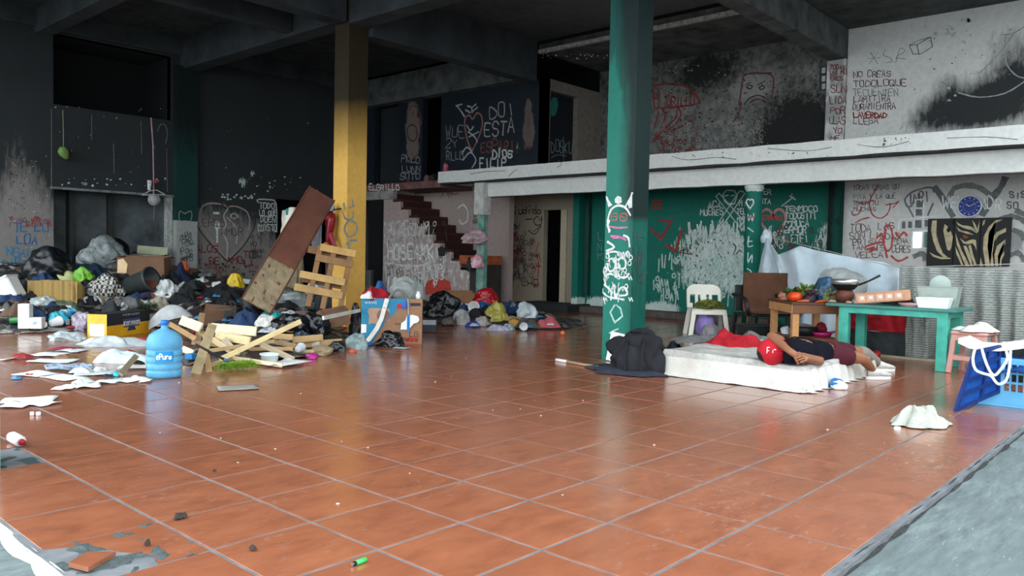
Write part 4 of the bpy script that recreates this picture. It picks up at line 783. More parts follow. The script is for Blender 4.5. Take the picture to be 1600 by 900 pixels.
skin('shirt', [(pelv.lerp(belly, .1), .13), (belly, .134), (chest, .142), (neck.lerp(chest, .3), .085), (shA, .085), (a1, .07), (shB, .076), (b1, .062)], [(0, 1), (1, 2), (2, 3), (2, 4), (4, 5), (2, 6), (6, 7)], shirt_m, per, 2)
skin('grey_leg_wrap', [(hipF.lerp(kneeF, .75), .075), (kneeF, .078), (kneeF.lerp(ankF, .5), .07), (kneeF.lerp(ankF, .95), .06)], [(0, 1), (1, 2), (2, 3)], M((136, 130, 120), .95, .3, 8, .3), per, 2)
skin('shorts', [(belly.lerp(pelv, .6), .128), (pelv, .138), (hipN, .112), (hipN.lerp(kneeN, .45), .098), (hipN.lerp(kneeN, .76), .09), (hipF, .108), (hipF.lerp(kneeF, .7), .09)], [(0, 1), (1, 2), (2, 3), (3, 4), (1, 5), (5, 6)], short_m, per, 2)
# hair and cap
bm = bmesh.new(); bmesh.ops.create_uvsphere(bm, u_segments=20, v_segments=12, radius=.1)
for v in bm.verts: v.co = Vector((v.co.x*1.0-.015, v.co.y+.035, v.co.z)) + head - P0
obj('hair', bm, M((26, 22, 22), .9, .3, 40, .5), per, True)
cap_m = M((188, 18, 38), .8, .25, 12, .25)
vdir = (Vector(CAM)-head).normalized(); vside = Vector((0, 0, 1)).cross(vdir).normalized(); vup = vdir.cross(vside)
def capf(a, b):
    th = a*2*math.pi; ph = b*math.pi*.56; r = .118*(1+.05*math.sin(3*th)*math.sin(ph)); q = 1.12 if math.cos(th) > 0 else 1.0
    return (head - P0 + Vector((0, 0, .01))+ vdir*(math.cos(ph)*.115+.005) + (vside*math.cos(th)*1.12 + vup*math.sin(th))*math.sin(ph)*r)
cap = obj('cap', gridmesh(28, 12, capf), cap_m, per, True); solid(cap, .004)
def brim(a, b):
    th = math.radians(-25 + a*150); rr = .115 + b*.028*math.sin(a*math.pi)
    return head - P0 + vdir*(-.01+.02*b) + (vside*math.cos(th)*1.1 + vup*math.sin(th))*rr
br = obj('cap_brim', gridmesh(16, 4, brim), cap_m, cap, True); solid(br, .005)
lg = bmesh.new()
for (x0, y0, x1, y1) in ((-.05, .03, -.025, .036), (-.05, .0, -.03, .006), (-.05, -.02, -.044, .036), (.0, -.015, .006, .01), (.012, .012, .03, .02)):
    addbox(lg, (x0, y0, .0), (x1, y1, .004))
Rl = Matrix((vside, vup, vdir)).transposed().to_4x4(); Rl.translation = head - P0 + vdir*.119 + vup*.012
bmesh.ops.transform(lg, matrix=Rl, verts=lg.verts); obj('cap_emblem', lg, M((235, 235, 235), .7, .1), cap)
def shoe(name, ank, toe, parent):
    d = (toe-ank); d.z = 0; d.normalize(); s = Vector((0, 0, 1)).cross(d); base = Vector((ank.x, ank.y, 0))-P0
    prof = [(-.08, .03, .12), (-.06, .042, .128), (-.02, .046, .13), (.04, .048, .112), (.09, .05, .092), (.14, .047, .078), (.18, .036, .062), (.2, .018, .04)]
    bm = bmesh.new(); rings = []
    for x, wd, h in prof:
        ring = []
        for k in range(12):
            t = 2*math.pi*k/12; ring.append(bm.verts.new(base + d*x + s*(math.cos(t)*wd) + Vector((0, 0, .03 + (h-.03)*.5*(1+math.sin(t)) - .002))))
        rings.append(ring)
    for a, b in zip(rings, rings[1:]):
        for k in range(12): bm.faces.new((a[k], a[(k+1) % 12], b[(k+1) % 12], b[k]))
    bm.faces.new(rings[0]); bm.faces.new(rings[-1][::-1])
    o = obj('sneaker', bm, M((214, 212, 206), .7, .3, 12, .3), parent, True)
    bm = bmesh.new(); pr = []
    for k in range(20):
        t = 2*math.pi*k/20; x = .06+.14*math.cos(t); wd = .05*math.sin(t); pr.append((base + d*x + s*wd))
    lo = [bm.verts.new(p + Vector((0, 0, .002))) for p in pr]; hi = [bm.verts.new(p + Vector((0, 0, .032))) for p in pr]
    for k in range(20): bm.faces.new((lo[k], lo[(k+1) % 20], hi[(k+1) % 20], hi[k]))
    bm.faces.new(hi); bm.faces.new(lo[::-1]); obj('sole', bm, M((234, 232, 228), .8, .2), o)
    bm = bmesh.new()
    for k in range(4): p = base + d*(.02+.025*k) + Vector((0, 0, .104-.010*k)); bar(bm, p - s*.022, p + s*.022, .007, .006)
    obj('laces', bm, M((190, 188, 184), .8), o)
shoe('s', ankN, toeN, per); shoe('s', ankF, ankF+Vector((.12, -.1, 0)), per)
# ---- cloths on the mattress
P = fl(1146, 541, MT); heap_thing('red_cloth', crumple((1.0, .62, .17), 3, 54, 44, .7, .03, 2.2), M((176, 16, 34), .85, .35, 8, .2), P, .5, 'crumpled bright red cloth on the mattress', 'cloth')
P = fl(1180, 534, MT); heap_thing('patterned_cloth', crumple((.5, .4, .11), 9, 36, 30, .7, .02, 2.2), M((140, 148, 142), .9, .5, 40, .2, col2=(60, 66, 64)), P, .2, 'small grey patterned cloth between red cloth and cap', 'cloth')
P = fl(1095, 531, MT); heap_thing('grey_blanket', crumple((1.1, .5, .05), 4, 40, 26), M((126, 128, 126), .95, .45, 14, .3), P, 0.1, 'flat grey blanket along the back of the mattress', 'blanket')
# ---- blue white packet in front of the mattress, and the rag, ball, lighter ...
P = fl(1308, 606); o = heap_thing('packet', blob((.24, .15, .085), 3, 3, .18), M((20, 120, 190), .35, .2, 6, .1), P, .4, 'blue and white plastic packet beside the mattress corner', 'packet')
o2 = obj('white_band', blob((.10, .14, .08), 8, 3, .14), M((226, 230, 232), .4, .1), o, True); setloc(o2, (-.075, -.01, 0))
P = fl(1437, 664); heap_thing('white_rag', crumple((.46, .3, .17), 12, 44, 34, .6), M((176, 178, 168), .95, .3, 10, .4), P, -.75, 'crumpled off-white rag alone on the tiles', 'rag')
P = fl(1402, 671); o = obj('bottle_cap', lathe([(0, 0), (.022, 0), (.022, .016), (.018, .02), (0, .02)], 20), M((226, 228, 226), .5, .1)); setloc(o, P); tag(o, 'small white bottle cap in front of the rag', 'cap')
P = fl(1369, 560); bm = bmesh.new(); bmesh.ops.create_uvsphere(bm, u_segments=20, v_segments=14, radius=.05); o = obj('red_ball', bm, M((176, 22, 30), .4, .2), None, True); setloc(o, P+np.array([0, 0, .05])); tag(o, 'small red ball under the turquoise table', 'ball')
lt = thing('lighter', 'bright green lighter on the front tiles', 'lighter', fl(560, 882)+np.array([0, 0, .009]), .0); la = fl(575, 876)-fl(547, 887); lt.rotation_euler = (0, 0, math.atan2(la[1], la[0]))
bm = bmesh.new(); tube(bm, [(-.012, 0, 0), (.035, 0, 0)], .009, 14); obj('lighter_body', bm, M((60, 200, 96), .35, .1), lt, True)
bm = bmesh.new(); tube(bm, [(-.024, 0, 0), (-.012, 0, 0)], .0085, 12); obj('lighter_head', bm, M((20, 20, 20), .4), lt); bm = bmesh.new(); tube(bm, [(-.031, 0, 0), (-.024, 0, 0)], .006, 10); obj('lighter_tip', bm, M((150, 150, 150), .4, metal=1), lt)
for k, (u, v, s) in enumerate([(282, 811, .026), (230, 853, .015), (395, 861, .015), (335, 739, .01), (1002, 602, .014)]):
    P = fl(u, v); heap_thing('dirt_clod', crumple((s*2.2, s*1.5, s), 20+k, 12, 10, .9), M((60, 54, 50), .95, .5, 30, .5), P, k, ['dark crumbly clod left of the front tiles', 'tiny dark clod near the broken corner', 'tiny dark clod left of the lighter', 'tiny dark speck on the left tiles', 'tiny dark speck in front of the backpack'][k], 'dirt')
P = fl(879, 524); bm = bmesh.new(); bmesh.ops.create_uvsphere(bm, u_segments=14, v_segments=10, radius=.035); o = obj('small_orange_ball', bm, M((230, 110, 50), .4, .2), None, True); setloc(o, P+np.array([0, 0, .035])); tag(o, 'small orange ball on the floor left of the green pillar', 'ball')
# ---- backpack against the pillar
P = fl(992, 588); bp_ = thing('backpack', 'black and navy backpack lying between green pillar and mattress', 'backpack', (5.42, 2.5, 0), 0.25)
obj('pack_body', blob((.42, .66, .40), 5, 4, .26, 1.1), M((26, 26, 32), .85, .35, 12, .35), bp_, True)
o = obj('front_pocket', blob((.26, .36, .26), 6, 3, .1), M((34, 34, 40), .85, .3, 12, .3), bp_, True); setloc(o, (-.14, .0, .02))
o = obj('side_pocket', blob((.24, .18, .24), 7, 3, .1), M((30, 30, 36), .85, .3, 12, .3), bp_, True); setloc(o, (-.08, -.25, .0))
for s in (-.1, .07):
    bm = bmesh.new(); tube(bm, [(-.05, s, .36), (-.18, s-.02, .31), (-.28, s-.04, .2), (-.29, s-.05, .06), (-.32, s-.03, .012)], .013, 8); obj('strap', bm, M((18, 18, 20), .8), bp_, True)
o = obj('skirt_cloth', crumple((.5, .8, .07), 15, 30, 36), M((46, 50, 66), .9, .4, 12, .3), bp_, True); setloc(o, (-.16, .02, 0))
bm = bmesh.new(); tube(bm, [(-.02, .12, .36), (-.02, .06, .41), (-.02, -.04, .41), (-.02, -.1, .36)], .012, 8); obj('carry_handle', bm, M((16, 16, 18), .8), bp_, True)
P = fl(1025, 532); heap_thing('dark_jeans', crumple((.5, .42, .26), 22, 34, 30, .7), M((22, 26, 38), .9, .4, 9, .3), (6.4, 2.62, 0), .3, 'heap of dark navy clothes behind the green pillar', 'clothes')
P = fl(950, 571); heap_thing('fringed_mat', crumple((.4, .3, .035), 5, 24, 20), M((60, 70, 78), .95, .5, 50, .5), (5.35, 2.92, 0), .2, 'small grey fringed cloth beside the broomstick end', 'cloth')
pp_ = obj('paper_sheet', gridmesh(8, 8, lambda a, b: (-.012-.05*(1-b)+.006*math.sin(a*5), (.5-a)*.24, b*.32)), M((232, 234, 230), .8, .1)); setloc(pp_, (5.9, 3.06, .0), (0, 0, 0)); pp_.rotation_euler = (.10, 0, 0); tag(pp_, 'white paper sheet leaning on the foot of the green pillar', 'paper'); solid(pp_, .003)
bs = thing('broomstick', 'wooden pole with a white end lying beside the green pillar', 'pole', (0, 0, 0)); A_ = Vector([float(c) for c in fl(869, 562, .016)]); B_ = Vector([float(c) for c in fl(958, 578, .016)])
bs.location = A_; D_ = B_-A_; bm = bmesh.new(); tube(bm, [D_*.18, D_], .014, 12); obj('pole', bm, wood((190, 150, 120)), bs, True); bm = bmesh.new(); tube(bm, [D_*0, D_*.2], .0165, 12); obj('white_sleeve', bm, M((226, 226, 222), .6, .15), bs, True)
# ---- white plastic chair
def chair(loc, rz):
    c = thing('plastic_chair', 'white plastic chair with rounded slotted backrest near the green wall', 'chair', loc, rz); m = M((222, 218, 204), .45, .12, 5, .05)
    obj('seat', box((-.23, -.22, .40), (.23, .22, .43), .012), m, c)
    for sx, sy in ((-1, -1), (1, -1), (-1, 1), (1, 1)):
        bm = bmesh.new(); bar(bm, (sx*.20, sy*.19, .41), (sx*.25, sy*.23, 0), .06, .04, .006, (0, 1, 0)); obj('leg', bm, m, c)
    bm = bmesh.new(); bar(bm, (-.21, -.215, .375), (.21, -.215, .375), .02, .06, .004); obj('apron', bm, m, c)
    bm = bmesh.new(); n = 16   # backrest: arched panel with slots
    def bk(x, z): return (x, .2+.10*(z-.43)/.4 - .05*(x/.24)**2+.05, z)
    cols = 12; out = []
    zs = [.43, .50, .545, .59, .635, .66, .72, .77, .80]
    def hw(z): return .235 if z < .72 else .235-.09*((z-.72)/.08)**2
    vs = {}
    for j, z in enumerate(zs):
        for i in range(cols+1): vs[i, j] = bm.verts.new(bk((-1+2*i/cols)*hw(z), z))
    for j in range(len(zs)-1):
        for i in range(cols):
            if j in (1, 2, 3) and i in (1, 2, 4, 7, 9, 10): continue
            if j == 0 and i in (2, 4, 5, 6, 7, 9): continue
            bm.faces.new((vs[i, j], vs[i+1, j], vs[i+1, j+1], vs[i, j+1]))
    o = obj('backrest', bm, m, c); solid(o, .022)
    return c
chp = fl(1103, 524); ch = chair(chp, -.88); ch.scale = (1.12, 1, .96); FS = '(rotz)'
o = obj('green_net_bag', blob((.40, .36, .14), 17, 4, .3, 4.5), M((140, 146, 56), .8, .6, 26, .9, col2=(40, 48, 18)), None, True); setloc(o, (chp[0]-.03, chp[1]-.05, .415), (0, 0, 0)); tag(o, 'bumpy green net bag of limes on the plastic chair', 'bag')
heap_thing('purple_bag', blob((.32, .3, .36), 23, 3, .1), M((150, 130, 200), .7, .25, 6, .2), (chp[0]+.02, chp[1]+.02, 0), .4, 'lilac bag standing under the plastic chair', 'bag')
heap_thing('grey_bag', blob((.3, .26, .2), 27, 3, .15), M((140, 136, 140), .5, .3, 8, .2), fl(1110, 527), .2, 'small grey plastic bag under the plastic chair front', 'bag')
# ---- black armchair with a brown cardboard sheet on it, tub in front
ac = fl(1188, 532); acx = thing('black_armchair', 'black plastic armchair covered by a brown board', 'armchair', ac, -.62); acx.scale = (1.2, 1, 1); bm_ = M((22, 22, 24), .5, .3, 6, .1)
obj('seat', box((-.26, -.25, .36), (.26, .25, .40), .012), bm_, acx)
for sx, sy in ((-1, -1), (1, -1), (-1, 1), (1, 1)):
    bm = bmesh.new(); bar(bm, (sx*.24, sy*.22, .38), (sx*.27, sy*.25, 0), .05, .04, .004, (0, 1, 0)); obj('leg', bm, bm_, acx)
for sx in (-1, 1):
    bm = bmesh.new(); tube(bm, [(sx*.27, -.24, .38), (sx*.30, -.24, .5), (sx*.30, -.2, .6), (sx*.30, -.05, .645), (sx*.29, .15, .65), (sx*.27, .24, .66)], .026, 10); obj('armrest', bm, bm_, acx, True)
obj('backrest', box((-.25, .22, .42), (.25, .26, .8), .012), bm_, acx)
cb = obj('brown_board', gridmesh(10, 14, lambda a, b: (-.2+.72*a, -.28+.46*min(1, b*2.2), .412+.0*b+max(0, b-.4545)*1.05+.01*noise.noise((a*3, b*3, 2)))), M((92, 58, 40), .9, .3, 5, .1)); cb.parent = None
setloc(cb, ac, (0, 0, -.62)); tag(cb, 'large brown cardboard sheet draped over the black armchair', 'cardboard'); solid(cb, .008)
ob = obj('orange_bottle', lathe([(0, 0), (.035, 0), (.036, .12), (.03, .15), (.013, .17), (.013, .19), (0, .19)], 16), M((210, 120, 40), .3, .2), None, True); setloc(ob, fl(1152, 487, .42)); tag(ob, 'orange bottle standing behind the black armrest', 'bottle')
ob.location = (ac[0]+.38, ac[1]+.34, 0); ob.scale = (1.6, 1.6, 2.9)
tb = thing('black_tub', 'black plastic tub in front of the armchair', 'tub', fl(1192, 539), -.72); tb.scale = (1.35, 1, 1.05)
def tubshell(w0, d0, w1, d1, h, mat, parent, name='tub_shell'):
    bm = bmesh.new(); a = [bm.verts.new((sx*w0/2, sy*d0/2, 0)) for sx, sy in ((-1, -1), (1, -1), (1, 1), (-1, 1))]; b = [bm.verts.new((sx*w1/2, sy*d1/2, h)) for sx, sy in ((-1, -1), (1, -1), (1, 1), (-1, 1))]
    bm.faces.new(a[::-1])
    for k in range(4): bm.faces.new((a[k], a[(k+1) % 4], b[(k+1) % 4], b[k]))
    o = obj(name, bm, mat, parent); md = o.modifiers.new('t', 'SOLIDIFY'); md.thickness = .008; md.offset = 1; return o
tubshell(.4, .3, .46, .36, .26, M((30, 34, 36), .5, .3, 6, .1), tb)
bm = bmesh.new()
for (a, b) in (((-.24, -.185), (.24, -.185)), ((.24, -.185), (.24, .185)), ((.24, .185), (-.24, .185)), ((-.24, .185), (-.24, -.185))): bar(bm, (*a, .258), (*b, .258), .025, .018, .004)
obj('tub_rim', bm, M((40, 44, 46), .5), tb)
# ---- cord and white sheet tent
P1 = onX(1196, 372, 10.55); 
def tent(a, b):
    top = [(1184, 430), (1190, 400), (1197, 372), (1207, 384), (1216, 398), (1232, 392), (1250, 384), (1275, 391), (1310, 398), (1345, 404), (1382, 410), (1405, 420)]
    bot = [(1178, 458), (1187, 458), (1204, 430), (1222, 452), (1240, 500), (1256, 545), (1275, 546), (1292, 548), (1312, 549), (1340, 500), (1376, 470), (1404, 462)]
    n = len(top)-1; x = a*n; i = min(n-1, int(x)); t = x-i
    tu = top[i][0]*(1-t)+top[i+1][0]*t; tv = top[i][1]*(1-t)+top[i+1][1]*t; bu_ = bot[i][0]*(1-t)+bot[i+1][0]*t; bv = bot[i][1]*(1-t)+bot[i+1][1]*t
    u, v = tu+(bu_-tu)*b, tv+(bv-tv)*b
    X = 10.5 - .55*min(1, a*2) + .12*math.sin(a*34+b*2.0)*b*(1-.4*b) + .05*noise.noise((a*14, b*3, 1)) - .1*b
    return onX(u, v, X)
th_ = obj('white_sheet', gridmesh(88, 26, tent), M((196, 210, 218), .85, .2, 3, .1, col2=(168, 182, 192)), None, True); tag(th_, 'pale white sheet strung up like a tent from the round column', 'sheet'); solid(th_, .003)
kn = obj('sheet_knot', blob((.16, .16, .2), 31, 3, .2), M((196, 210, 218), .85, .2, 3, .1), th_, True); kn.location = [float(c) for c in onX(1197, 380, 10.42)]; kn.scale = (1, 1, 1)
bm = bmesh.new(); pts = [onX(1200, 370, 10.55), onX(1260, 384, 10.0), onX(1400, 418, 9.4), onX(1600, 412, 9.15)]; tube(bm, pts, .005, 6); o = obj('washing_line', bm, M((180, 180, 176), .8)); tag(o, 'thin washing line carrying sheet and curtain', 'cord')
# ---- curtain wall of cloths behind the turquoise table
def stripe_mat():
    m, t, b = nt('striped_cloth'); co = coords(t, (0, 1, 1)); wv_ = N(t, 'ShaderNodeTexWave'); wv_.bands_direction = 'Z'; wv_.inputs['Scale'].default_value = 11; wv_.inputs['Distortion'].default_value = 1.2; wv_.inputs['Detail'].default_value = 2
    t.links.new(co, wv_.inputs[0]); f2 = noise_(t, coords(t, (0, 22, 60)), 1, 2)
    k = math_(t, 'MULTIPLY', math_(t, 'GREATER_THAN', wv_.outputs['Fac'], .56), math_(t, 'GREATER_THAN', f2, .42))
    t.links.new(mixc(t, math_(t, 'MULTIPLY', k, .6), lin((150, 154, 148)), lin((66, 70, 70))), b.inputs['Base Color']); b.inputs['Roughness'].default_value = .95; return m
def hang(name, u0, u1, vt, vb, X, mat, label, cat, nw=9, amp=.03, seed=0, nx=60, ny=24):
    y0 = onX(u0, vt, X)[1]; y1 = onX(u1, vt, X)[1]; zt = onX((u0+u1)/2, vt, X)[2]; zb = max(.012, onX((u0+u1)/2, vb, X)[2])
    f = lambda a, b: (X + amp*(.3+.7*b)*math.sin(a*nw*6.28+2.2*noise.noise((a*5, b*1.5, seed))) + .02*noise.noise((a*9, b*4, seed)), y0+(y1-y0)*a+.02*noise.noise((a*6, b*3, seed+4)), zt+(zb-zt)*b - .03*(1-b)*math.sin(a*3.14))
    o = obj(name, gridmesh(nx, ny, f), mat, None, True); tag(o, label, cat); solid(o, .003); return o
SM = stripe_mat()
hang('striped_curtain', 1409, 1700, 418, 572, 9.1, SM, 'grey and cream striped cloth hung as a curtain', 'curtain', 10, .045, 1, 130, 34)
hang('red_curtain', 1314, 1421, 478, 517, 9.02, M((172, 26, 38), .9, .25, 3, .1), 'red cloth hanging behind the turquoise table', 'cloth', 3, .012, 2)
hang('grey_curtain', 1314, 1421, 514, 566, 9.07, M((58, 66, 66), .9, .3, 3, .1), 'dark grey cloth hanging below the red one', 'cloth', 3, .015, 3)
hang('striped_flap', 1417, 1453, 476, 562, 8.97, SM, 'narrow striped cloth flap behind the turquoise table leg', 'cloth', 2, .02, 5, 20, 20)
pd_ = obj('floor_strip', box((8.84, .45, 0), (8.9, 1.5, .025), .004), M((176, 164, 140), .8, .4)); tag(pd_, 'pale wooden strip along the foot of the hanging cloths', 'strip')
# ---- turquoise table
tt = thing('turquoise_table', 'turquoise painted wooden table with square legs', 'table', (8.3, .82, 0)); tm = M((74, 180, 160), .6, .25, 6, .15, col2=(52, 138, 124)); tpx = M((66, 126, 116), .45, .35, 4, .1)
obj('table_top', box((-.36, -.66, .645), (.4, .72, .68), .005), tpx, tt)
for sx in (-.28, .3):
    for sy in (-.52, .52): obj('leg', box((sx-.045, sy-.055, 0), (sx+.045, sy+.055, .58), .004), tm, tt)
obj('apron', box((-.325, -.575, .575), (-.29, .575, .648), .003), tm, tt); obj('apron', box((.31, -.575, .575), (.345, .575, .648), .003), tm, tt)
obj('apron', box((-.29, -.575, .575), (.31, -.54, .648), .003), tm, tt); obj('apron', box((-.29, .54, .575), (.31, .575, .648), .003), tm, tt)
TZ = .68
def on_t(u, v): return fl(u, v, TZ)
# things on it
P = on_t(1325, 464); cp = thing('clay_pot', 'rust brown clay pot at the end of the turquoise table', 'pot', (8.22, 1.42, TZ)); obj('pot_body', lathe([(0, 0), (.06, 0), (.1, .05), (.11, .09), (.09, .14), (.075, .155), (.07, .15), (.0, .15)], 26), M((110, 58, 44), .6, .5, 8, .2), cp, True)
fp = thing('frying_pan', 'black frying pan with silver rim balanced on the clay pot', 'pan', (8.22, 1.42, TZ+.156)); obj('pan_bowl', lathe([(0, 0), (.1, 0), (.15, .06), (.155, .075)], 30), M((26, 26, 28), .4, .3), fp, True); solid(fp.children[0], .004)
obj('pan_rim', lathe([(.15, .062), (.16, .064), (.166, .125), (.154, .125), (.15, .07)], 30), M((206, 208, 206), .25, .2, 8, 0, metal=.8), fp, True)
bm = bmesh.new(); tube(bm, [(.02, -.15, .06), (.03, -.26, .11), (.04, -.38, .18)], [.012, .011, .014], 10); obj('pan_handle', bm, M((20, 20, 22), .5), fp, True)
P = on_t(1388, 468); eb = thing('egg_tray_box', 'pinkish printed carton box tilted on the turquoise table', 'box', (8.13, .98, TZ), -.04, rot=(-.13, 0, -.08))
obj('carton', box((-.1, -.3, .03), (.1, .24, .15), .004), M((206, 152, 122), .85, .25, 6, .1), eb)
for k in range(5):
    o = obj('printed_square', box((-.103, -.285+k*.103, .05), (-.1, -.20+k*.103, .125)), M((222, 176, 150), .85, .1), eb); obj('printed_mark', box((-.1045, -.268+k*.103, .075), (-.103, -.228+k*.103, .11)), M((236, 226, 216), .85, .1), o)
pl_ = obj('pink_plate', lathe([(0, 0), (.09, 0), (.12, .03), (.122, .04), (.115, .04), (.09, .012), (0, .012)], 26), M((206, 160, 160), .4, .15), None, True); setloc(pl_, (8.1, .66, TZ)); tag(pl_, 'pink plastic dish beside the white tubs', 'dish')
def tubbox(name, label, loc, w, d, h, mat, lid=None):
    t = thing(name, label, 'tub', loc, .05); o = tubshell(w*.86, d*.86, w, d, h, mat, t, 'tub_wall')
    obj('tub_lid', box((-w/2-.008, -d/2-.008, h), (w/2+.008, d/2+.008, h+.012), .004), lid or mat, t); return t
tubbox('white_tub', 'low bright white tub on the turquoise table', (8.12, .42, TZ), .2, .32, .1, M((232, 234, 232), .5, .08)); tubbox('grey_tub', 'tall translucent grey tub behind the white tub', (8.4, .44, TZ), .24, .4, .22, M((168, 178, 170), .4, .15, alpha=.85))
o = obj('round_lid', lathe([(0, 0), (.13, 0), (.14, .02), (.13, .024), (0, .024)], 26), M((190, 204, 198), .25, .1, alpha=.7), None, True); setloc(o, (8.4, .42, TZ+.234), (0, 1.3, 0.2)); o.location = (8.4, .44, TZ+.245); o.scale = (.8, .8, .8); tag(o, 'round clear lid standing on the grey tub', 'lid')
bp2 = heap_thing('blue_bundle', blob((.36, .38, .3), 35, 4, .16, 1.4), M((64, 108, 140), .3, .5, 4, .2, col2=(30, 48, 66)), (8.52, 1.74, .668), .3, 'shiny blue plastic bundle beside the clay pot', 'bundle')
heap_thing('dark_hat', crumple((.3, .4, .16), 44, 24, 24), M((40, 34, 34), .9, .4, 10), (8.5, .92, TZ), .2, 'dark brown felt hat behind the carton box', 'hat')
heap_thing('clear_plastic_cover', blob((.5, .62, .42), 51, 4, .1, 1.2), M((170, 168, 162), .3, .2, 4, .1, alpha=.45), (9.0, 1.75, .68), .2, 'clear plastic bag puffed up behind the blue bundle', 'bag')
for k, (x, y) in enumerate(((8.02, 1.3), (8.05, 1.22), (8.1, 1.52))):
    o = obj('clay_shard', crumple((.09, .07, .03), 60+k, 8, 8), M((190, 150, 130), .8, .4)); setloc(o, (x, y, TZ), (0, 0, k)); tag(o, 'small pale shard lying by the clay pot', 'shard', 'shards by the clay pot')
# ---- rough wooden table with vegetables
A = np.array([7.92, 1.9]); Bc = np.array([8.62, 2.52]); Cc = np.array([8.72, 1.62])
wt = thing('wooden_table', 'rough low wooden table with a lower shelf full of vegetables on top', 'table', (7.95, 1.92, 0), math.atan2(Bc[1]-A[1], Bc[0]-A[0])); wd = wood((206, 150, 96)); L1, L2 = .86, .62
wd2 = wood((150, 92, 58))
obj('table_top', box((-.04, -L2-.03, .635), (L1+.04, .04, .665), .004), wood((96, 62, 42)), wt)
for x in (.04, L1-.04):
    for y in (-.03, -L2+.04): obj('leg', box((x-.04, y-.04, 0), (x+.04, y+.04, .63), .004), wd, wt)
obj('apron', box((-.02, .0, .53), (L1+.0, .03, .635), .003), wd, wt); obj('apron', box((-.03, -L2, .53), (-.0, .02, .635), .003), wood((120, 78, 52)), wt); obj('apron', box((L1-.0, -L2, .53), (L1+.03, .02, .635), .003), wd2, wt)
obj('lower_shelf', box((.0, -L2+.02, .2), (L1, -.01, .225), .003), wd2, wt); obj('stretcher', box((-.012, -L2, .15), (.02, .0, .2), .003), wd, wt)
wm = Matrix.Translation(wt.location) @ Matrix.Rotation(wt.rotation_euler.z, 4, 'Z')
def wtp(x, y, z=.665): return wm @ Vector((x, y, z))
bm = bmesh.new(); lathe([(0, 0), (.035, .005), (.06, .03), (.062, .055), (.045, .085), (.01, .09), (0, .085)], 18, bm)
for v in bm.verts: a = math.atan2(v.co.y, v.co.x); v.co.x *= 1+.09*math.cos(a*6); v.co.y *= 1+.09*math.cos(a*6)
o = obj('tomato', bm, M((226, 74, 24), .35, .25, 6, .05), None, True); setloc(o, wtp(.16, -.06)); o.scale = (1.35, 1.35, 1.3); tag(o, 'big orange tomato at the left of the wooden table', 'tomato')
heap_thing('tomato_bag', blob((.2, .2, .13), 71, 3, .16), M((214, 150, 130), .2, .3, 6, .1, alpha=.6), wtp(.45, -.05), .3, 'clear plastic bag behind the orange tomato', 'bag')
for k, (x, y, c, lab) in enumerate([(.48, .0, (214, 84, 34), 'orange carrot beside the tomato'), (.03, -.12, (196, 96, 60), 'short carrot at the near table corner'), (.02, -.33, (216, 90, 36), 'orange carrot on the right of the near corner')]):
    bm = bmesh.new(); tube(bm, [(-.07, 0, .018), (-.03, 0, .02), (.05, .004, .012), (.08, .006, .006)], [.012, .02, .012, .003], 10); o = obj('carrot', bm, M(c, .6, .25), None, True); setloc(o, wtp(x, y), (0, 0, 1.1+k*.7)); tag(o, lab, 'carrot')
def leafy(name, loc, size, rgb, lab, cat, seed, n=26):
    size *= 1.4
    t = thing(name, lab, cat, loc, seed); rnd = random.Random(seed)
    core = obj('heart', blob((size*.7, size*.7, size*.6), seed, 3, .2), M(tuple(int(c*.8) for c in rgb), .7, .4, 20, .3), t, True)
    lm = M(rgb, .6, .45, 14, .3)
    for k in range(n):
        a = rnd.uniform(0, 6.28); e = rnd.uniform(-.1, 1.2); L = size*rnd.uniform(.35, .6); wd_ = L*.6
        f = lambda p, q: ((p)*L, (q-.5)*wd_*math.sin(math.pi*min(.98, p+.08))*1.2, L*.3*math.sin(p*2.2)+.015*math.sin(q*9+p*6))
        o = obj('leaf', gridmesh(5, 4, f), lm, t, True); o.location = (0, 0, size*.2+.02); o.rotation_euler = (rnd.uniform(-.4, .4), -e*.8, a)
    return t
leafy('lettuce', wtp(.3, -.24), .2, (112, 140, 60), 'bunch of green leaves in the middle of the vegetables', 'greens', 3); leafy('cabbage', wtp(.42, -.42), .2, (160, 184, 104), 'pale green cabbage beside the blue bundle', 'cabbage', 5, 20); leafy('cabbage', wtp(.18, -.5), .17, (176, 190, 116), 'smaller pale cabbage at the right of the wooden table', 'cabbage', 6, 18)
leafy('greens', wtp(.36, -.1), .16, (66, 92, 40), 'dark green bunch of herbs behind the tomato', 'greens', 8, 24); leafy('beetroot', wtp(.14, -.24), .14, (84, 60, 76), 'purplish beet leaves at the front of the wooden table', 'greens', 11, 18); leafy('wilted_greens', wtp(.08, -.52), .13, (126, 118, 88), 'brownish wilted leaves by the right table edge', 'greens', 12, 16)
o = obj('white_jar', lathe([(0, 0), (.05, 0), (.055, .1), (.05, .12), (.05, .15), (0, .15)], 20), M((214, 222, 222), .35, .1), None, True); setloc(o, wtp(.62, -.46, .72), (.5, -.5, 0)); tag(o, 'white jar tilted between cabbage and blue bundle', 'jar')
po = thing('black_pot', 'black cooking pot on the lower shelf', 'pot', wtp(.45, -.3, .225)); obj('pot_body', lathe([(0, 0), (.13, 0), (.15, .06), (.15, .12), (.145, .12), (.12, .02), (0, .02)], 24), M((24, 24, 26), .5, .3), po, True); obj('pot_lid', lathe([(0, .15), (.02, .15), (.1, .13), (.15, .122)], 24), M((190, 180, 174), .35, .2, metal=.3), po, True)
mp_ = thing('magenta_pan', 'magenta pan with a handle on the lower shelf', 'pan', wtp(.3, -.47, .225)); obj('pan_bowl', lathe([(0, 0), (.09, 0), (.13, .06), (.126, .06), (.085, .008), (0, .008)], 24), M((170, 24, 100), .4, .2), mp_, True)
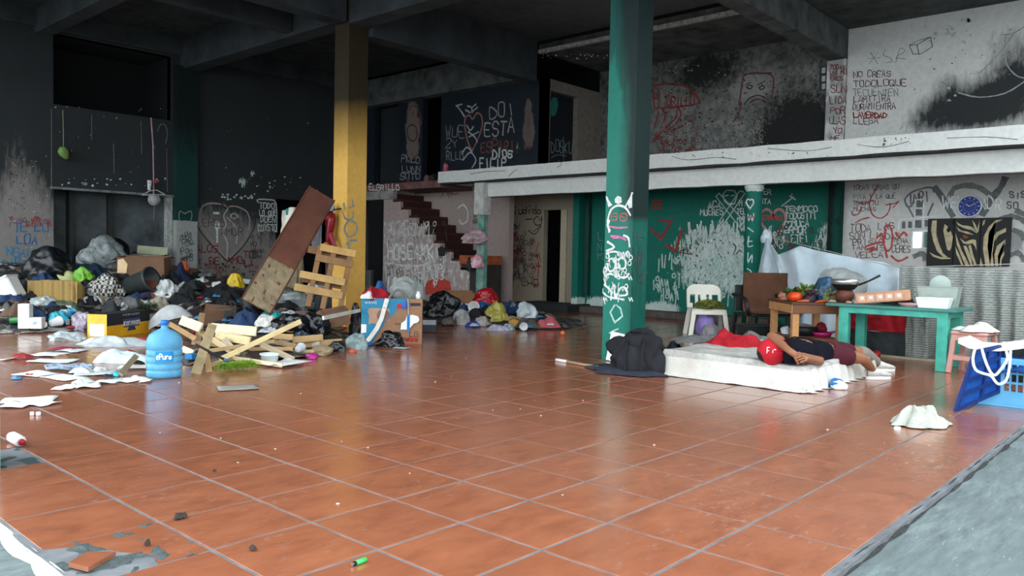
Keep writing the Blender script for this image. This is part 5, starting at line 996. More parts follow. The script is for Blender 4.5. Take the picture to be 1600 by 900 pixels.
bm = bmesh.new(); tube(bm, [(.11, -.05, .05), (.2, -.13, .07)], .012, 8); obj('pan_handle', bm, M((150, 20, 90), .4), mp_, True)
heap_thing('red_pouch', blob((.13, .13, .11), 83, 3, .15), M((130, 22, 44), .7, .3), wtp(.42, -.5, .285), 0, 'dark red pouch inside the magenta pan', 'pouch')
heap_thing('white_sneakers', blob((.17, .12, .1), 85, 3, .2), M((206, 214, 222), .6, .35, 14), wtp(.62, -.12, .225), .3, 'white crumpled shoe on the left of the lower shelf', 'shoe'); heap_thing('maroon_cloth', crumple((.5, .4, .24), 87, 26, 22), M((74, 20, 30), .9, .3), wtp(.3, -.75, 0), .3, 'maroon cloth heap on the floor behind the person', 'cloth')
# ---- clock, mirror, zebra picture, switch plate on the walls
ck = thing('wall_clock', 'round blue wall clock above the zebra picture', 'clock', onX(1515.5, 322.5, XW-.03)); ck.rotation_euler = (0, -math.pi/2, 0)
obj('clock_case', lathe([(0, 0), (.168, 0), (.172, .03), (.158, .04), (.15, .032)], 40), M((206, 212, 214), .3, .1), ck, True); obj('clock_face', lathe([(0, .03), (.153, .03)], 40), M((14, 34, 128), .5, .15), ck)
bm = bmesh.new()
for k in range(12):
    a = k*math.pi/6; p = Vector((math.cos(a)*.125, math.sin(a)*.125, .033)); bar(bm, p*1.0-Vector((math.cos(a), math.sin(a), 0))*.014, p+Vector((math.cos(a), math.sin(a), 0))*.010, .010, .002)
obj('hour_marks', bm, M((190, 206, 230), .6, .1), ck)
bm = bmesh.new()
for k in range(40):
    a = k*math.pi/20; b = (k+.6)*math.pi/20; bar(bm, (math.cos(a)*.085, math.sin(a)*.085, .032), (math.cos(b)*.085, math.sin(b)*.085, .032), .005, .002)
obj('inner_ring', bm, M((120, 150, 210), .6, .1), ck)
# local x is up (+z world), local y is world y
for nm, a, L, wd_ in (('hour_hand', math.radians(55), .06, .010), ('minute_hand', math.radians(-62), .085, .007)):
    bm = bmesh.new(); bar(bm, (0, 0, .036), (math.cos(a)*L, math.sin(a)*L, .036), wd_, .002); obj(nm, bm, M((216, 216, 220), .5, .1), ck)
PZ = ('X', XW-.075)
def zp(u, v): return onX(u, v, XW-.075)
zpic = thing('zebra_picture', 'three-panel zebra eye picture in black frames under the clock', 'picture', (0, 0, 0)); blk_m = M((16, 15, 16), .6, .2)
quads = [((1450.5, 342), (1491.5, 341), (1488, 416.5), (1447.5, 417)), ((1492.5, 341), (1533, 340.5), (1529, 417), (1489, 417)), ((1534, 340.5), (1581, 339.5), (1577, 416), (1530, 417))]
def slab_px(name, q, x0, x1, mat, parent):
    bm = bmesh.new(); F = [onX(u, v, XW-.06) for u, v in q]; a = [bm.verts.new((x0, float(p[1]), float(p[2]))) for p in F]; b = [bm.verts.new((x1, float(p[1]), float(p[2]))) for p in F]
    bm.faces.new(a); bm.faces.new(b[::-1])
    for k in range(4): bm.faces.new((a[k], b[k], b[(k+1) % 4], a[(k+1) % 4]))
    bmesh.ops.recalc_face_normals(bm, faces=bm.faces); return obj(name, bm, mat, parent)
pan = [slab_px('panel', q, XW-.07, XW-.025, blk_m, zpic) for q in quads]
CRM = (196, 182, 146); Zp = ('X', XW-.07)
fillpoly('stripe', Zp, [[(1456.5, 345), (1464, 344), (1463, 360), (1466, 378), (1473, 395), (1481, 402), (1474, 402), (1464, 392), (1458, 376), (1455, 360)], [(1452, 394), (1462, 399), (1472, 402), (1486, 403), (1485, 404.5), (1470, 405), (1458, 401)], [(1476, 350), (1481, 354), (1486, 362), (1489, 370), (1487, 385), (1484, 392), (1480, 390), (1476, 372), (1474, 360)]], CRM, pan[0], off=.003)
fillpoly('stripe', Zp, [[(1479, 360), (1481, 355), (1484, 356), (1485, 361), (1482, 364)], [(1488, 344), (1490, 343), (1490, 352), (1488, 350)]], (16, 15, 16), pan[0], off=.005)
fillpoly('stripe', Zp, [[(1494, 346), (1503, 352), (1514, 353), (1521, 356), (1527, 365), (1519, 360), (1508, 357), (1497, 352)], [(1494, 354), (1502, 360), (1512, 362), (1522, 367), (1510, 365), (1498, 361)], [(1519, 344), (1524, 350), (1527, 358), (1531, 344), (1529, 362), (1526, 364), (1522, 354)], [(1493, 364), (1497, 376), (1503, 392), (1510, 405), (1515, 416), (1509, 416), (1502, 400), (1495, 382)], [(1500, 372), (1508, 378), (1519, 374), (1525, 375), (1526, 392), (1523, 384), (1519, 380), (1512, 382), (1505, 380)], [(1505, 384), (1510, 384), (1516, 398), (1520, 416), (1517, 416), (1511, 400)], [(1513, 384), (1517, 382), (1520, 396), (1526, 414), (1522, 414), (1517, 400)], [(1493, 385), (1500, 400), (1505, 414), (1502, 414), (1494, 396)]], CRM, pan[1], off=.003)
fillpoly('eye', Zp, [[(1504, 368), (1508, 367), (1514, 371), (1510, 373), (1505, 372)]], (130, 74, 36), pan[1], 'brown zebra eye', off=.004)
fillpoly('stripe', Zp, [[(1536, 345), (1540, 343), (1538, 350), (1535, 353)], [(1567, 343), (1553, 350), (1545, 364), (1543, 385), (1547, 416), (1540, 416), (1536, 390), (1537, 370), (1545, 354), (1556, 344)], [(1572, 356), (1572, 362), (1560, 368), (1553, 380), (1551, 395), (1553, 416), (1548, 416), (1546, 395), (1548, 378), (1557, 363)], [(1571, 374), (1571, 381), (1564, 388), (1559, 400), (1560, 416), (1555, 416), (1554, 398), (1558, 384)], [(1569, 392), (1569, 398), (1565, 408), (1564, 416), (1562, 416), (1563, 402)], [(1532, 402), (1536, 416), (1531, 416)]], CRM, pan[2], off=.003)
mi = thing('mirror', 'small bright mirror half hidden by the zebra picture', 'mirror', (0, 0, 0)); slab_px('mirror_back', ((1424, 361), (1452, 359), (1450, 388), (1423, 389)), XW-.045, XW-.025, M((226, 232, 230), .5, .1), mi)
mm, mt_, mb = nt('mirror_glass'); mb.inputs['Metallic'].default_value = 1; mb.inputs['Roughness'].default_value = .05; mb.inputs['Base Color'].default_value = (.95, .97, .97, 1)
g_ = slab_px('glass', ((1427, 363), (1451, 362), (1449, 387), (1426, 387)), XW-.048, XW-.044, mm, mi)
sp_ = thing('switch_plate', 'dark vertical switch plate with three pale switches on the upper wall', 'switch', (0, 0, 0))
def slabX(name, u0, v0, u1, v1, X, th, mat, parent):
    a = onX(u0, v0, X); b = onX(u1, v1, X); return obj(name, box((X-th, min(a[1], b[1]), min(a[2], b[2])), (X, max(a[1], b[1]), max(a[2], b[2])), .002), mat, parent)
slabX('plate', 1281.5, 104, 1294, 140.5, XW-.002, .015, M((44, 46, 48), .6, .2), sp_)
for v in (106, 119, 131): slabX('switch', 1284.5, v, 1290, v+8, XW-.017, .012, M((176, 178, 176), .6, .15), sp_)
# ---- pink stool, dark clothes, blue crate, white cloth bag
ps = thing('pink_stool', 'faded pink plastic stool beside the turquoise table', 'stool', (8.12, .02, 0), -.15); pm = M((206, 150, 140), .5, .15, 4, .05)
obj('seat', box((-.17, -.18, .41), (.17, .18, .45), .015), pm, ps)
for sx in (-1, 1):
    for sy in (-1, 1): bm = bmesh.new(); bar(bm, (sx*.13, sy*.145, .42), (sx*.17, sy*.18, 0), .05, .045, .006, (1, 0, 0)); obj('leg', bm, pm, ps)
obj('front_rail', box((-.165, -.15, .14), (-.14, .15, .19), .004), pm, ps); obj('side_rail', box((-.14, .14, .14), (.14, .17, .19), .004), pm, ps); obj('apron', box((-.155, -.15, .35), (-.13, .15, .41), .004), pm, ps)
heap_thing('white_cloth', crumple((.36, .42, .1), 91, 26, 26), M((212, 212, 206), .9, .2), (8.12, .0, .451), .2, 'white cloth lying over the pink stool', 'cloth')
heap_thing('dark_clothes', crumple((.9, .8, .62), 93, 40, 36, .5), M((22, 26, 28), .95, .4, 8, .3), (8.0, -.55, 0), .2, 'black clothes heaped beside the pink stool', 'clothes')
# blue crate lying on edge: solid woven dark side panel towards us, light blue slotted side
bc = thing('blue_crate', 'light blue slotted plastic crate standing on the right', 'crate', (6.15, -.62, 0)); lb = M((92, 168, 214), .5, .2, 5, .1)
for z0, z1 in ((0.02, .13), (.19, .21), (.27, .29), (.35, .40)): obj('rail', box((-.1, -.42, z0), (-.07, .2, z1), .003), lb, bc)
for k in range(13):
    y = -.40+k*.048; obj('slat', box((-.098, y, .12), (-.072, y+(.012 if k % 4 else .03), .36)), lb, bc)
obj('side_wall', box((-.1, -.45, .02), (.4, -.42, .4), .003), lb, bc); obj('bottom', box((-.1, -.42, 0), (.4, .2, .02), .003), lb, bc); obj('side_wall', box((-.07, .17, .02), (.4, .2, .4), .003), lb, bc)
q0 = fl(1489, 643, .01); q1 = fl(1556, 610, .03)
db = thing('ribbed_crate', 'tilted dark blue ribbed plastic crate leaning before the light blue crate', 'crate', (0, 0, 0))
def bpf(u, v, d): return Vector([float(c) for c in atd(u, v, d)])
dC = [(1490, 642, px(fl(1490, 642))[2]), (1558, 612, 6.55), (1560, 540, 6.55), (1521, 548, 6.35)]
qv = [bpf(*c) for c in dC]; qv[1].z = max(.02, qv[1].z)
nn = (qv[1]-qv[0]).cross(qv[3]-qv[0]).normalized()
def quad(a, b): return qv[0].lerp(qv[1], a).lerp(qv[3].lerp(qv[2], a), b)
o = obj('panel_sheet', gridmesh(8, 8, quad), M((20, 70, 150), .45, .2, 4, .1), db); solid(o, .012)
side = nn if nn.dot(Vector(CAM)-qv[0]) > 0 else -nn
for b in (.02, .27, .5, .74, .98):
    bm = bmesh.new(); bar(bm, quad(0, b)+side*.012, quad(1, b)+side*.012, .03, .022, 0, side); obj('cross_rib', bm, M((12, 44, 110), .5, .2), db)
for a in (.02, .58, .98):
    bm = bmesh.new(); bar(bm, quad(a, 0)+side*.012, quad(a, 1)+side*.012, .03, .022, 0, side); obj('long_rib', bm, M((12, 44, 110), .5, .2), db)
for k in range(9):
    a = .06+.05*k; bm = bmesh.new(); bar(bm, quad(a, 0.03)+side*.008, quad(a, .97)+side*.008, .008, .01, 0, side); obj('fine_rib', bm, M((30, 88, 170), .5, .2), db)
# white tote bag with loop handles over the crate top
tote = thing('white_tote', 'white cloth bag with hanging loop handles on top of the blue crate', 'bag', (0, 0, 0)); wmm = M((222, 224, 220), .9, .15, 6, .15)
tp = [(1497, 528, 536), (1515, 524, 545), (1535, 534, 548), (1560, 536, 549), (1590, 532, 546), (1640, 524, 538)]
def totef(a, b):
    n = len(tp)-1; x = a*n; i = min(n-1, int(x)); t = x-i; u = tp[i][0]*(1-t)+tp[i+1][0]*t; v0 = tp[i][1]*(1-t)+tp[i+1][1]*t; v1 = tp[i][2]*(1-t)+tp[i+1][2]*t
    dd = 6.42+.12*a - .1*math.sin(b*3.0) + .35*(1-b); return atd(u, v0+(v1-v0)*b, dd)
o = obj('tote_cloth', gridmesh(40, 8, totef), wmm, tote, True); solid(o, .006)
for lp_ in ([(1525, 540), (1520, 560), (1524, 577), (1535, 583), (1548, 587), (1556, 597), (1562, 600), (1572, 594), (1577, 575), (1579, 548)], [(1534, 545), (1540, 565), (1548, 582), (1555, 586), (1563, 578), (1572, 565), (1574, 555), (1568, 535)]):
    bm = bmesh.new(); W = [Vector([float(c) for c in atd(u, v, 6.24)]) for u, v in smoothpts(lp_)]
    for a, b in zip(W, W[1:]): bar(bm, a, b+(b-a)*.15, .02, .006, 0, Vector(fw))
    obj('loop_handle', bm, wmm, tote)
bt = obj('blue_tarp', gridmesh(30, 14, lambda a, b: (5.98+.03*math.sin(a*9)+.25*(1-b), -.46-.75*a,   .42-.13*b+.02*math.sin(a*13+b*3))), M((22, 66, 130), .5, .3, 5, .1), None, True); tag(bt, 'blue tarpaulin hanging between white bag and crate', 'tarpaulin'); solid(bt, .004)
# ---- bottle by the near pillar, papers etc. are with the rubbish
# ================================================================ RUBBISH
def sstep(a, b, x): t = min(1, max(0, (x-a)/(b-a))); return t*t*(3-2*t)
def hh(x, y):
    if y > 13.7: y = 13.7
    A = .84-.48*sstep(5.2, 6.6, x); y0 = 9.3-2.0*sstep(3.4, 4.8, x)+1.3*sstep(5.6, 6.6, x); y1 = 13.2-1.6*sstep(4.5, 6.5, x)
    h = A*sstep(y0, y1, y)*sstep(.9, 2.0, x)*(1-sstep(9.3, 10.2, x))
    h += .30*math.exp(-((x-9.1)/1.0)**2-((y-7.9)/1.0)**2) + .13*math.exp(-((x-8.7)/.55)**2-((y-6.5)/.55)**2) + .1*math.exp(-((x-3.0)/.8)**2-((y-6.1)/.8)**2) + .22*math.exp(-((x-4.3)/.8)**2-((y-7.4)/.8)**2)
    return h
def hp(u, v, dz=0):
    """where the sight line through pixel (u, v) meets the rubbish or the floor"""
    d = ray(u, v); prev = None; t = 3.0
    while t < 17:
        p = CAM+d*t
        if p[2] <= hh(p[0], p[1])+dz or p[1] > 13.35:
            break
        t += .03
    return Vector([float(p[0]), float(min(p[1], 13.35)), float(hh(p[0], p[1])+dz)])
def pxm(p): return px(p)[2]/FPX          # metres per pixel at p
# mound of trodden rubbish underneath
def debris_mat():
    m, t, b = nt('trodden_rubbish'); co = coords(t); vo = N(t, 'ShaderNodeTexVoronoi'); vo.inputs['Scale'].default_value = 7; vo.inputs['Randomness'].default_value = 1
    wv_ = N(t, 'ShaderNodeVectorMath'); wv_.operation = 'ADD'; nn_ = N(t, 'ShaderNodeTexNoise'); nn_.inputs['Scale'].default_value = 6; t.links.new(co, nn_.inputs['Vector'])
    sc_ = N(t, 'ShaderNodeVectorMath'); sc_.operation = 'SCALE'; sc_.inputs['Scale'].default_value = .35; t.links.new(nn_.outputs['Color'], sc_.inputs[0]); t.links.new(co, wv_.inputs[0]); t.links.new(sc_.outputs[0], wv_.inputs[1]); t.links.new(wv_.outputs[0], vo.inputs['Vector'])
    sp = N(t, 'ShaderNodeSeparateColor'); t.links.new(vo.outputs['Color'], sp.inputs[0])
    cr = N(t, 'ShaderNodeValToRGB'); cr.color_ramp.interpolation = 'CONSTANT'; t.links.new(sp.outputs[0], cr.inputs[0]); e = cr.color_ramp.elements
    cols = [(22, 22, 24), (38, 36, 36), (28, 34, 48), (70, 56, 46), (24, 24, 26), (96, 92, 88), (44, 58, 62), (120, 100, 82), (60, 40, 40), (150, 150, 146), (30, 30, 32)]
    e[0].position = 0; e[0].color = (*lin(cols[0]), 1); e[1].position = 1/len(cols); e[1].color = (*lin(cols[1]), 1)
    for k in range(2, len(cols)): q = e.new(k/len(cols)); q.color = (*lin(cols[k]), 1)
    t.links.new(cr.outputs[0], b.inputs['Base Color']); b.inputs['Roughness'].default_value = .7; return m
n1_, n2_ = 130, 100; vs = []; keep = []
for i in range(n1_+1):
    for j in range(n2_+1):
        x, y = 1.0+9.25*i/n1_, 5.4+8.18*j/n2_; h = hh(x, y); vs.append((x, y, h-.03+(.05*rmf((x*3, y*3, 2))-.02)*min(1, h*8))); keep.append(h > .035)
fs = [q for i in range(n1_) for j in range(n2_) for q in [(i*(n2_+1)+j, (i+1)*(n2_+1)+j, (i+1)*(n2_+1)+j+1, i*(n2_+1)+j+1)] if any(keep[k] for k in q) and not (5.85 < vs[q[0]][0] < 6.3 and 8.05 < vs[q[0]][1] < 8.5)]
me = bpy.data.meshes.new('rubbish_mound'); me.from_pydata(vs, [], fs); o = mesh_obj('rubbish_mound', me, debris_mat()); tag(o, 'trodden mound of mixed rubbish under the larger pieces', 'rubbish', kind='stuff')
bm = bmesh.new(); bm.from_mesh(me); bmesh.ops.delete(bm, geom=[v for v in bm.verts if not v.link_faces], context='VERTS'); bm.to_mesh(me); bm.free()
SEED = [100]
def bag(u, v, wpx, hpx, rgb, lab, cat='bag', rough=.35, alpha=1, knot=False, deep=.8, dz=-.03, name='rubbish_bag', col2=None, amp=.2, sub=4):
    SEED[0] += 1; p = hp(u, v); k = pxm(p); w_, h_ = wpx*k, hpx*k
    o = obj(name, blob((w_*1.0, w_*deep, h_*1.15), SEED[0], sub, amp, 1.0, knot), M(rgb, rough, .4, 7, .25, alpha=alpha, col2=col2, spec=.5), None, True)
    setloc(o, p+Vector((.25*w_*deep, .25*w_*deep, dz)), (0, 0, YAW*-1+math.pi/2*0)); o.rotation_euler = (0, 0, -YAW); tag(o, lab, cat); return o
def cloth(u, v, wpx, hpx, rgb, lab, cat='cloth', rough=.9, deep=.7, dz=-.02, name='cloth', col2=None, alpha=1):
    SEED[0] += 1; p = hp(u, v); k = pxm(p); w_, h_ = wpx*k, hpx*k
    o = obj(name, crumple((w_*1.1, w_*deep, h_*1.05), SEED[0], 28, 24, .6), M(rgb, rough, .4, 9, .25, col2=col2, alpha=alpha), None, True)
    setloc(o, p+Vector((.2*w_*deep, .2*w_*deep, dz)), (0, 0, -YAW)); tag(o, lab, cat); return o
def flat(u, v, wpx, hpx, rgb, lab, cat='paper', rz=None, name='paper_sheet', thick=.003, curl=.03, rough=.75, alpha=1):
    """sheet lying on the ground; wpx across, hpx in depth on screen"""
    SEED[0] += 1; s = SEED[0]; p = hp(u, v); k = pxm(p); w_ = wpx*k; a0 = fl(u, v+hpx/2); a1 = fl(u, v-hpx/2); d_ = min(.45, .8*float(np.linalg.norm(a1-a0)))
    f = lambda a, b: ((a-.5)*w_+.06*w_*noise.noise((b*2, s, 0)), (b-.5)*d_+.08*d_*noise.noise((a*2, s, 4)), .006+curl*max(0, noise.noise((a*1.7+s, b*1.7, s*.3)))*1.0)
    o = obj(name, gridmesh(8, 6, f), M(rgb, rough, .2, 8, .1, alpha=alpha), None, True); setloc(o, p+Vector((0, 0, .003)), (0, 0, (-YAW+random.uniform(-.5, .5)) if rz is None else rz)); tag(o, lab, cat); solid(o, thick); return o
def plank(p, q, wpx, lab, rgb=(214, 180, 130), th=.022, zp=.1, zq=.1, upright=False, name='wood_plank', cat='plank', dp=None, dq=None):
    """plank whose ends show at pixels p and q at heights zp, zq (or given depths)"""
    A = Vector([float(c) for c in (fl(*p, zp) if dp is None else atd(*p, dp))]); B = Vector([float(c) for c in (fl(*q, zq) if dq is None else atd(*q, dq))]); k = pxm((A+B)/2)
    L = (B-A).length; bm = bmesh.new(); bar(bm, (-L/2, 0, 0), (L/2, 0, 0), th if upright else wpx*k, wpx*k if upright else th, .003)
    o = obj(name, bm, wood(rgb)); mtx = frame_of(B-A, (0, 0, 1) if upright else tuple(Vector(CAM)-(A+B)/2)).to_4x4(); mtx.translation = (A+B)/2; o.matrix_world = mtx
    tag(o, lab, cat); return o
def carton(name, lab, cat, corner_px, w_, d_, h_, rz, rgb, open_=True, inner=None, tilt=(0, 0), dz=0, flaps=True, at=None):
    p = at if at is not None else hp(*corner_px); t = thing(name, lab, cat, p+Vector((0, 0, dz)), rot=(tilt[0], tilt[1], rz)); m = M(rgb, .9, .25, 5, .1); t_ = .006
    obj('front_side', box((0, 0, 0), (w_, t_, h_)), m, t); obj('back_side', box((0, d_-t_, 0), (w_, d_, h_)), M(inner, .9, .2, 5, .1) if inner else m, t)
    obj('left_side', box((0, t_, 0), (t_, d_-t_, h_)), m, t); obj('right_side', box((w_-t_, t_, 0), (w_, d_-t_, h_)), m, t); obj('bottom', box((t_, t_, 0), (w_-t_, d_-t_, t_)), m, t)
    if not open_: obj('lid', box((0, 0, h_), (w_, d_, h_+t_)), m, t)
    elif flaps:
        o = obj('flap', box((-d_*.45, 0, 0), (0, d_, t_*.7)), m, t); setloc(o, (0, 0, h_), (0, -.5, 0)); o = obj('flap', box((0, 0, 0), (w_, d_*.45, t_*.7)), m, t); setloc(o, (0, d_, h_), (-.35, 0, 0))
    return t
def lath(name, prof, rgb, p, lab, cat, rot=(0, 0, 0), rough=.4, seg=20, alpha=1, sol=0):
    o = obj(name, lathe(prof, seg), M(rgb, rough, .15, 8, .05, alpha=alpha), None, True); setloc(o, p, rot); tag(o, lab, cat)
    if sol: solid(o, sol)
    return o
def cupf(u, v, s, rgb, lab, rot=(1.5, 0, .6), name='plastic_cup', cat='cup'):
    p = hp(u, v); r = .5*s*pxm(p); return lath(name, [(0, 0), (r*.62, 0), (r*.64, .02*r), (r*.92, 1.9*r), (r, 1.95*r), (r, 2.05*r), (r*.9, 2.05*r), (r*.6, .1*r), (0, .1*r)], rgb, p+Vector((0, 0, r*.8)), lab, cat, rot)
# ---------------- left heap
bag(65, 437, 78, 44, (22, 24, 28), 'large black rubbish bag against the pale wall end', knot=False, deep=.8)
bag(165, 400, 74, 36, (14, 15, 17), 'black rubbish bag behind the clear bag in the recess', deep=.7)
bag(155, 418, 66, 42, (176, 184, 184), 'big clear plastic bag full of wrappers in front of the recess', rough=.2, alpha=.62, col2=(96, 104, 104), amp=.26)
bag(128, 405, 24, 22, (196, 200, 200), 'small clear bag left of the big clear bag', rough=.2, alpha=.7)
cloth(125, 430, 66, 22, (22, 48, 66), 'dark teal cloth behind the straw basket'); bag(126, 446, 34, 26, (110, 178, 30), 'lime green plastic bag beside the straw basket', rough=.4)
t = thing('foam_box', 'white foam box lying tilted at the far left', 'box', hp(19, 470)+Vector((0, 0, .0)), rot=(.0, -.5, -YAW)); obj('foam_body', box((-.16, -.12, 0), (.16, .14, .34), .02), M((226, 228, 224), .8, .1), t); obj('foam_rim', box((-.17, -.13, .3), (.17, .15, .33), .008), M((214, 216, 212), .8, .1), t)
# straw basket lying on its side
p = hp(82, 477); k = pxm(p); sb = thing('straw_basket', 'flattened yellow straw basket with frayed edges', 'basket', p+Vector((.1, .1, 0)), -YAW); stm = M((226, 192, 122), .95, .45, 34, .9, sc=(3, 1, 6), col2=(176, 136, 74))
def strawf(a, b):
    th = a*2*math.pi; c, s = math.cos(th), math.sin(th); X = 40*k*math.copysign(abs(c)**.45, c); Z = 19*k*math.copysign(abs(s)**.5, s)+20*k; R = 1-.12*abs(b-.5)*2
    return (X*R+.006*noise.noise((a*50, b*9, 0)), (b-.5)*.3, Z*R+.006*noise.noise((a*50, b*9, 5)))
obj('basket_wall', gridmesh(60, 12, strawf), stm, sb, True); obj('basket_bottom', gridmesh(24, 10, lambda a, b: ((a-.5)*78*k, -.15+.012*math.sin(a*60)+.02*(abs(a-.5)*2)**3, 2*k+b*36*k)), stm, sb)
for kk in range(26):
    bm = bmesh.new(); x = -.5+kk/25; bar(bm, (x*74*k, -.15, 3*k), (x*78*k+random.uniform(-.01, .01), -.19, random.uniform(-.5, 1.5)*k), .006, .003); obj('straw_end', bm, M((226, 206, 150), .9, .3), sb)
lath('straw_hat', [(0, .09), (.06, .085), (.09, .02), (.17, .0), (.175, .006), (.095, .03), (.065, .095), (0, .1)], (196, 196, 140), hp(106, 441)+Vector((0, 0, .07)), 'pale green hat on top of the straw basket', 'hat', (.7, .3, 0), .9)
carton('brown_carton', 'torn brown cardboard box in front of the recess', 'box', (184, 436), .78, .3, .36, -YAW, (112, 82, 62), tilt=(.1, 0))
o = obj('torn_patch', prism([(-.02, 0), (.13, .0), (.16, .15), (.09, .24), (0, .22)], 0, .004), M((222, 190, 150), .9, .2), bpy.data.objects['brown_carton']); setloc(o, (.02, -.006, .1), (math.pi/2, 0, 0))
p = hp(238, 408); t = thing('scorched_crate', 'scorched dark tray lying on the heap in the recess', 'tray', p+Vector((0, .2, .05)), rot=(.15, .05, -YAW+.1)); tubshell(.6, .3, .62, .32, .16, M((34, 26, 26), .7, .4), t, 'drawer_tray'); bm = bmesh.new(); bar(bm, (-.31, -.16, .165), (.31, -.16, .165), .02, .02); obj('drawer_edge', bm, M((170, 166, 160), .8, .4), t)
p = hp(243, 396); t = obj('pale_board', box((-.27, -.02, 0), (.27, .02, .16), .006), M((176, 180, 150), .8, .2)); setloc(t, p+Vector((0, .15, .2)), (-.15, .06, -YAW+.4)); tag(t, 'pale green board at the back of the recess', 'board')
cloth(270, 441, 42, 34, (26, 34, 64), 'navy blue jacket heaped below the pilaster', 'jacket'); bag(284, 432, 17, 13, (220, 92, 46), 'small orange pouch on the navy jacket', 'pouch', .6, dz=.1)
bag(160, 468, 52, 34, (126, 124, 116), 'black and white woven shopping bag', rough=.7, col2=(26, 26, 28), name='woven_bag')
_m = bpy.data.objects['woven_bag']; mw, tw, bw = nt('woven_check'); ck_ = N(tw, 'ShaderNodeTexChecker'); ck_.inputs['Scale'].default_value = 26; tw.links.new(coords(tw, (1, 1, .6)), ck_.inputs[0]); ck_.inputs[1].default_value = (*lin((180, 176, 166)), 1); ck_.inputs[2].default_value = (*lin((28, 28, 30)), 1); tw.links.new(ck_.outputs[0], bw.inputs[0]); _m.data.materials[0] = mw
p = hp(207, 466); t = thing('dark_bin', 'dark grey plastic bin lying on its side', 'bin', p+Vector((0, .1, .17)), rot=(.25, 1.25, -YAW)); obj('bin_shell', lathe([(0, 0), (.15, 0), (.18, .42), (.19, .43), (.175, .43), (.145, .02), (0, .02)], 24), M((44, 50, 50), .5, .3), t, True); obj('bin_rim', lathe([(.178, .4), (.2, .4), (.2, .44), (.178, .44)], 24), M((56, 62, 62), .5), t, True)
p = hp(230, 467); o = obj('cardboard_flap', box((-.2, -.006, 0), (.2, .006, .32)), M((110, 66, 50), .9, .3, 5)); setloc(o, p, (-.5, 0, -YAW+.2)); tag(o, 'reddish brown cardboard flap right of the dark bin', 'cardboard')
bag(256, 467, 34, 26, (212, 216, 216), 'white crumpled carrier bag beside the cardboard flap', rough=.4, amp=.3); bag(258, 448, 9, 8, (190, 40, 40), 'tiny red wrapper on the white carrier bag', 'wrapper', .5, dz=.06)
cloth(284, 474, 42, 30, (20, 22, 26), 'black clothes under the pilaster', 'clothes'); cupf(295, 448, 12, (40, 150, 160), 'teal cup lying on the black clothes'); flat(300, 459, 12, 8, (60, 190, 80), 'small bright green pennant', 'pennant', name='green_pennant', curl=.12)
cloth(340, 462, 84, 24, (24, 24, 28), 'black clothes spread below the painted heart', 'clothes'); bag(338, 450, 18, 11, (214, 218, 218), 'white shoe-like tray below the painted heart', 'tray', .5); bag(367, 449, 27, 20, (222, 186, 26), 'bright yellow plastic bag below the painted heart', rough=.4)
p = hp(386, 435); t = thing('picture_book', 'green and white picture book beside the yellow bag', 'book', p+Vector((0, 0, .1)), rot=(.9, .1, -YAW)); obj('cover', box((-.14, -.1, 0), (.14, .1, .025), .003), M((40, 130, 90), .6, .3, 12), t); obj('pages', box((-.135, -.105, .004), (.135, .095, .021)), M((220, 220, 212), .8, .1), t); obj('cover_print', box((-.13, -.02, .025), (.05, .09, .027)), M((226, 228, 230), .6, .1), t)
# open carton with pale inside
carton('open_carton', 'open cardboard box with a pale inner side in the middle heap', 'box', (318, 508), .62, .42, .33, -.35, (124, 92, 70), inner=(196, 182, 166), tilt=(-.12, .1), dz=-.02)
cloth(372, 500, 62, 44, (16, 16, 18), 'shiny black jacket right of the open box', 'jacket', rough=.5, deep=.6); cloth(352, 486, 30, 20, (14, 14, 16), 'black rag in the mouth of the open box', 'rag', dz=.1)
bag(132, 480, 42, 20, (206, 212, 212), 'white plastic bag in front of the straw basket', rough=.3, alpha=.85); bag(218, 482, 26, 14, (222, 226, 226), 'white puffy plastic bag below the dark bin', rough=.4); bag(245, 484, 28, 20, (160, 150, 132), 'beige knotted bundle below the white carrier bag', 'bundle', .8); bag(200, 476, 12, 9, (226, 228, 228), 'small white ball of plastic below the woven bag', 'plastic', .5)
cloth(175, 505, 54, 40, (52, 54, 58), 'dark grey mesh fabric beside the beer carton', 'fabric', col2=(20, 20, 22), deep=.9)
p0 = hp(165, 492); p1 = hp(244, 486); gl = thing('green_garland', 'dark green tinsel garland lying behind the beer carton', 'garland', p0)
bm = bmesh.new(); rnd = random.Random(5)
for q in range(420):
    s = rnd.random(); c = (p1-p0)*s+Vector((0, 0, .06+.03*math.sin(s*9))); d = Vector((rnd.uniform(-1, 1), rnd.uniform(-1, 1), rnd.uniform(-.6, 1))).normalized()*rnd.uniform(.04, .09); bar(bm, c, c+d, .008, .002)
o = obj('tinsel', bm, M((40, 66, 30), .6, .5, 20, 0), gl); o['kind'] = 'stuff'; bm = bmesh.new(); tube(bm, [(p1-p0)*(s/8)+Vector((0, 0, .06+.03*math.sin(s/8*9))) for s in range(9)], .008, 6); obj('wire', bm, M((40, 44, 30), .7), gl)
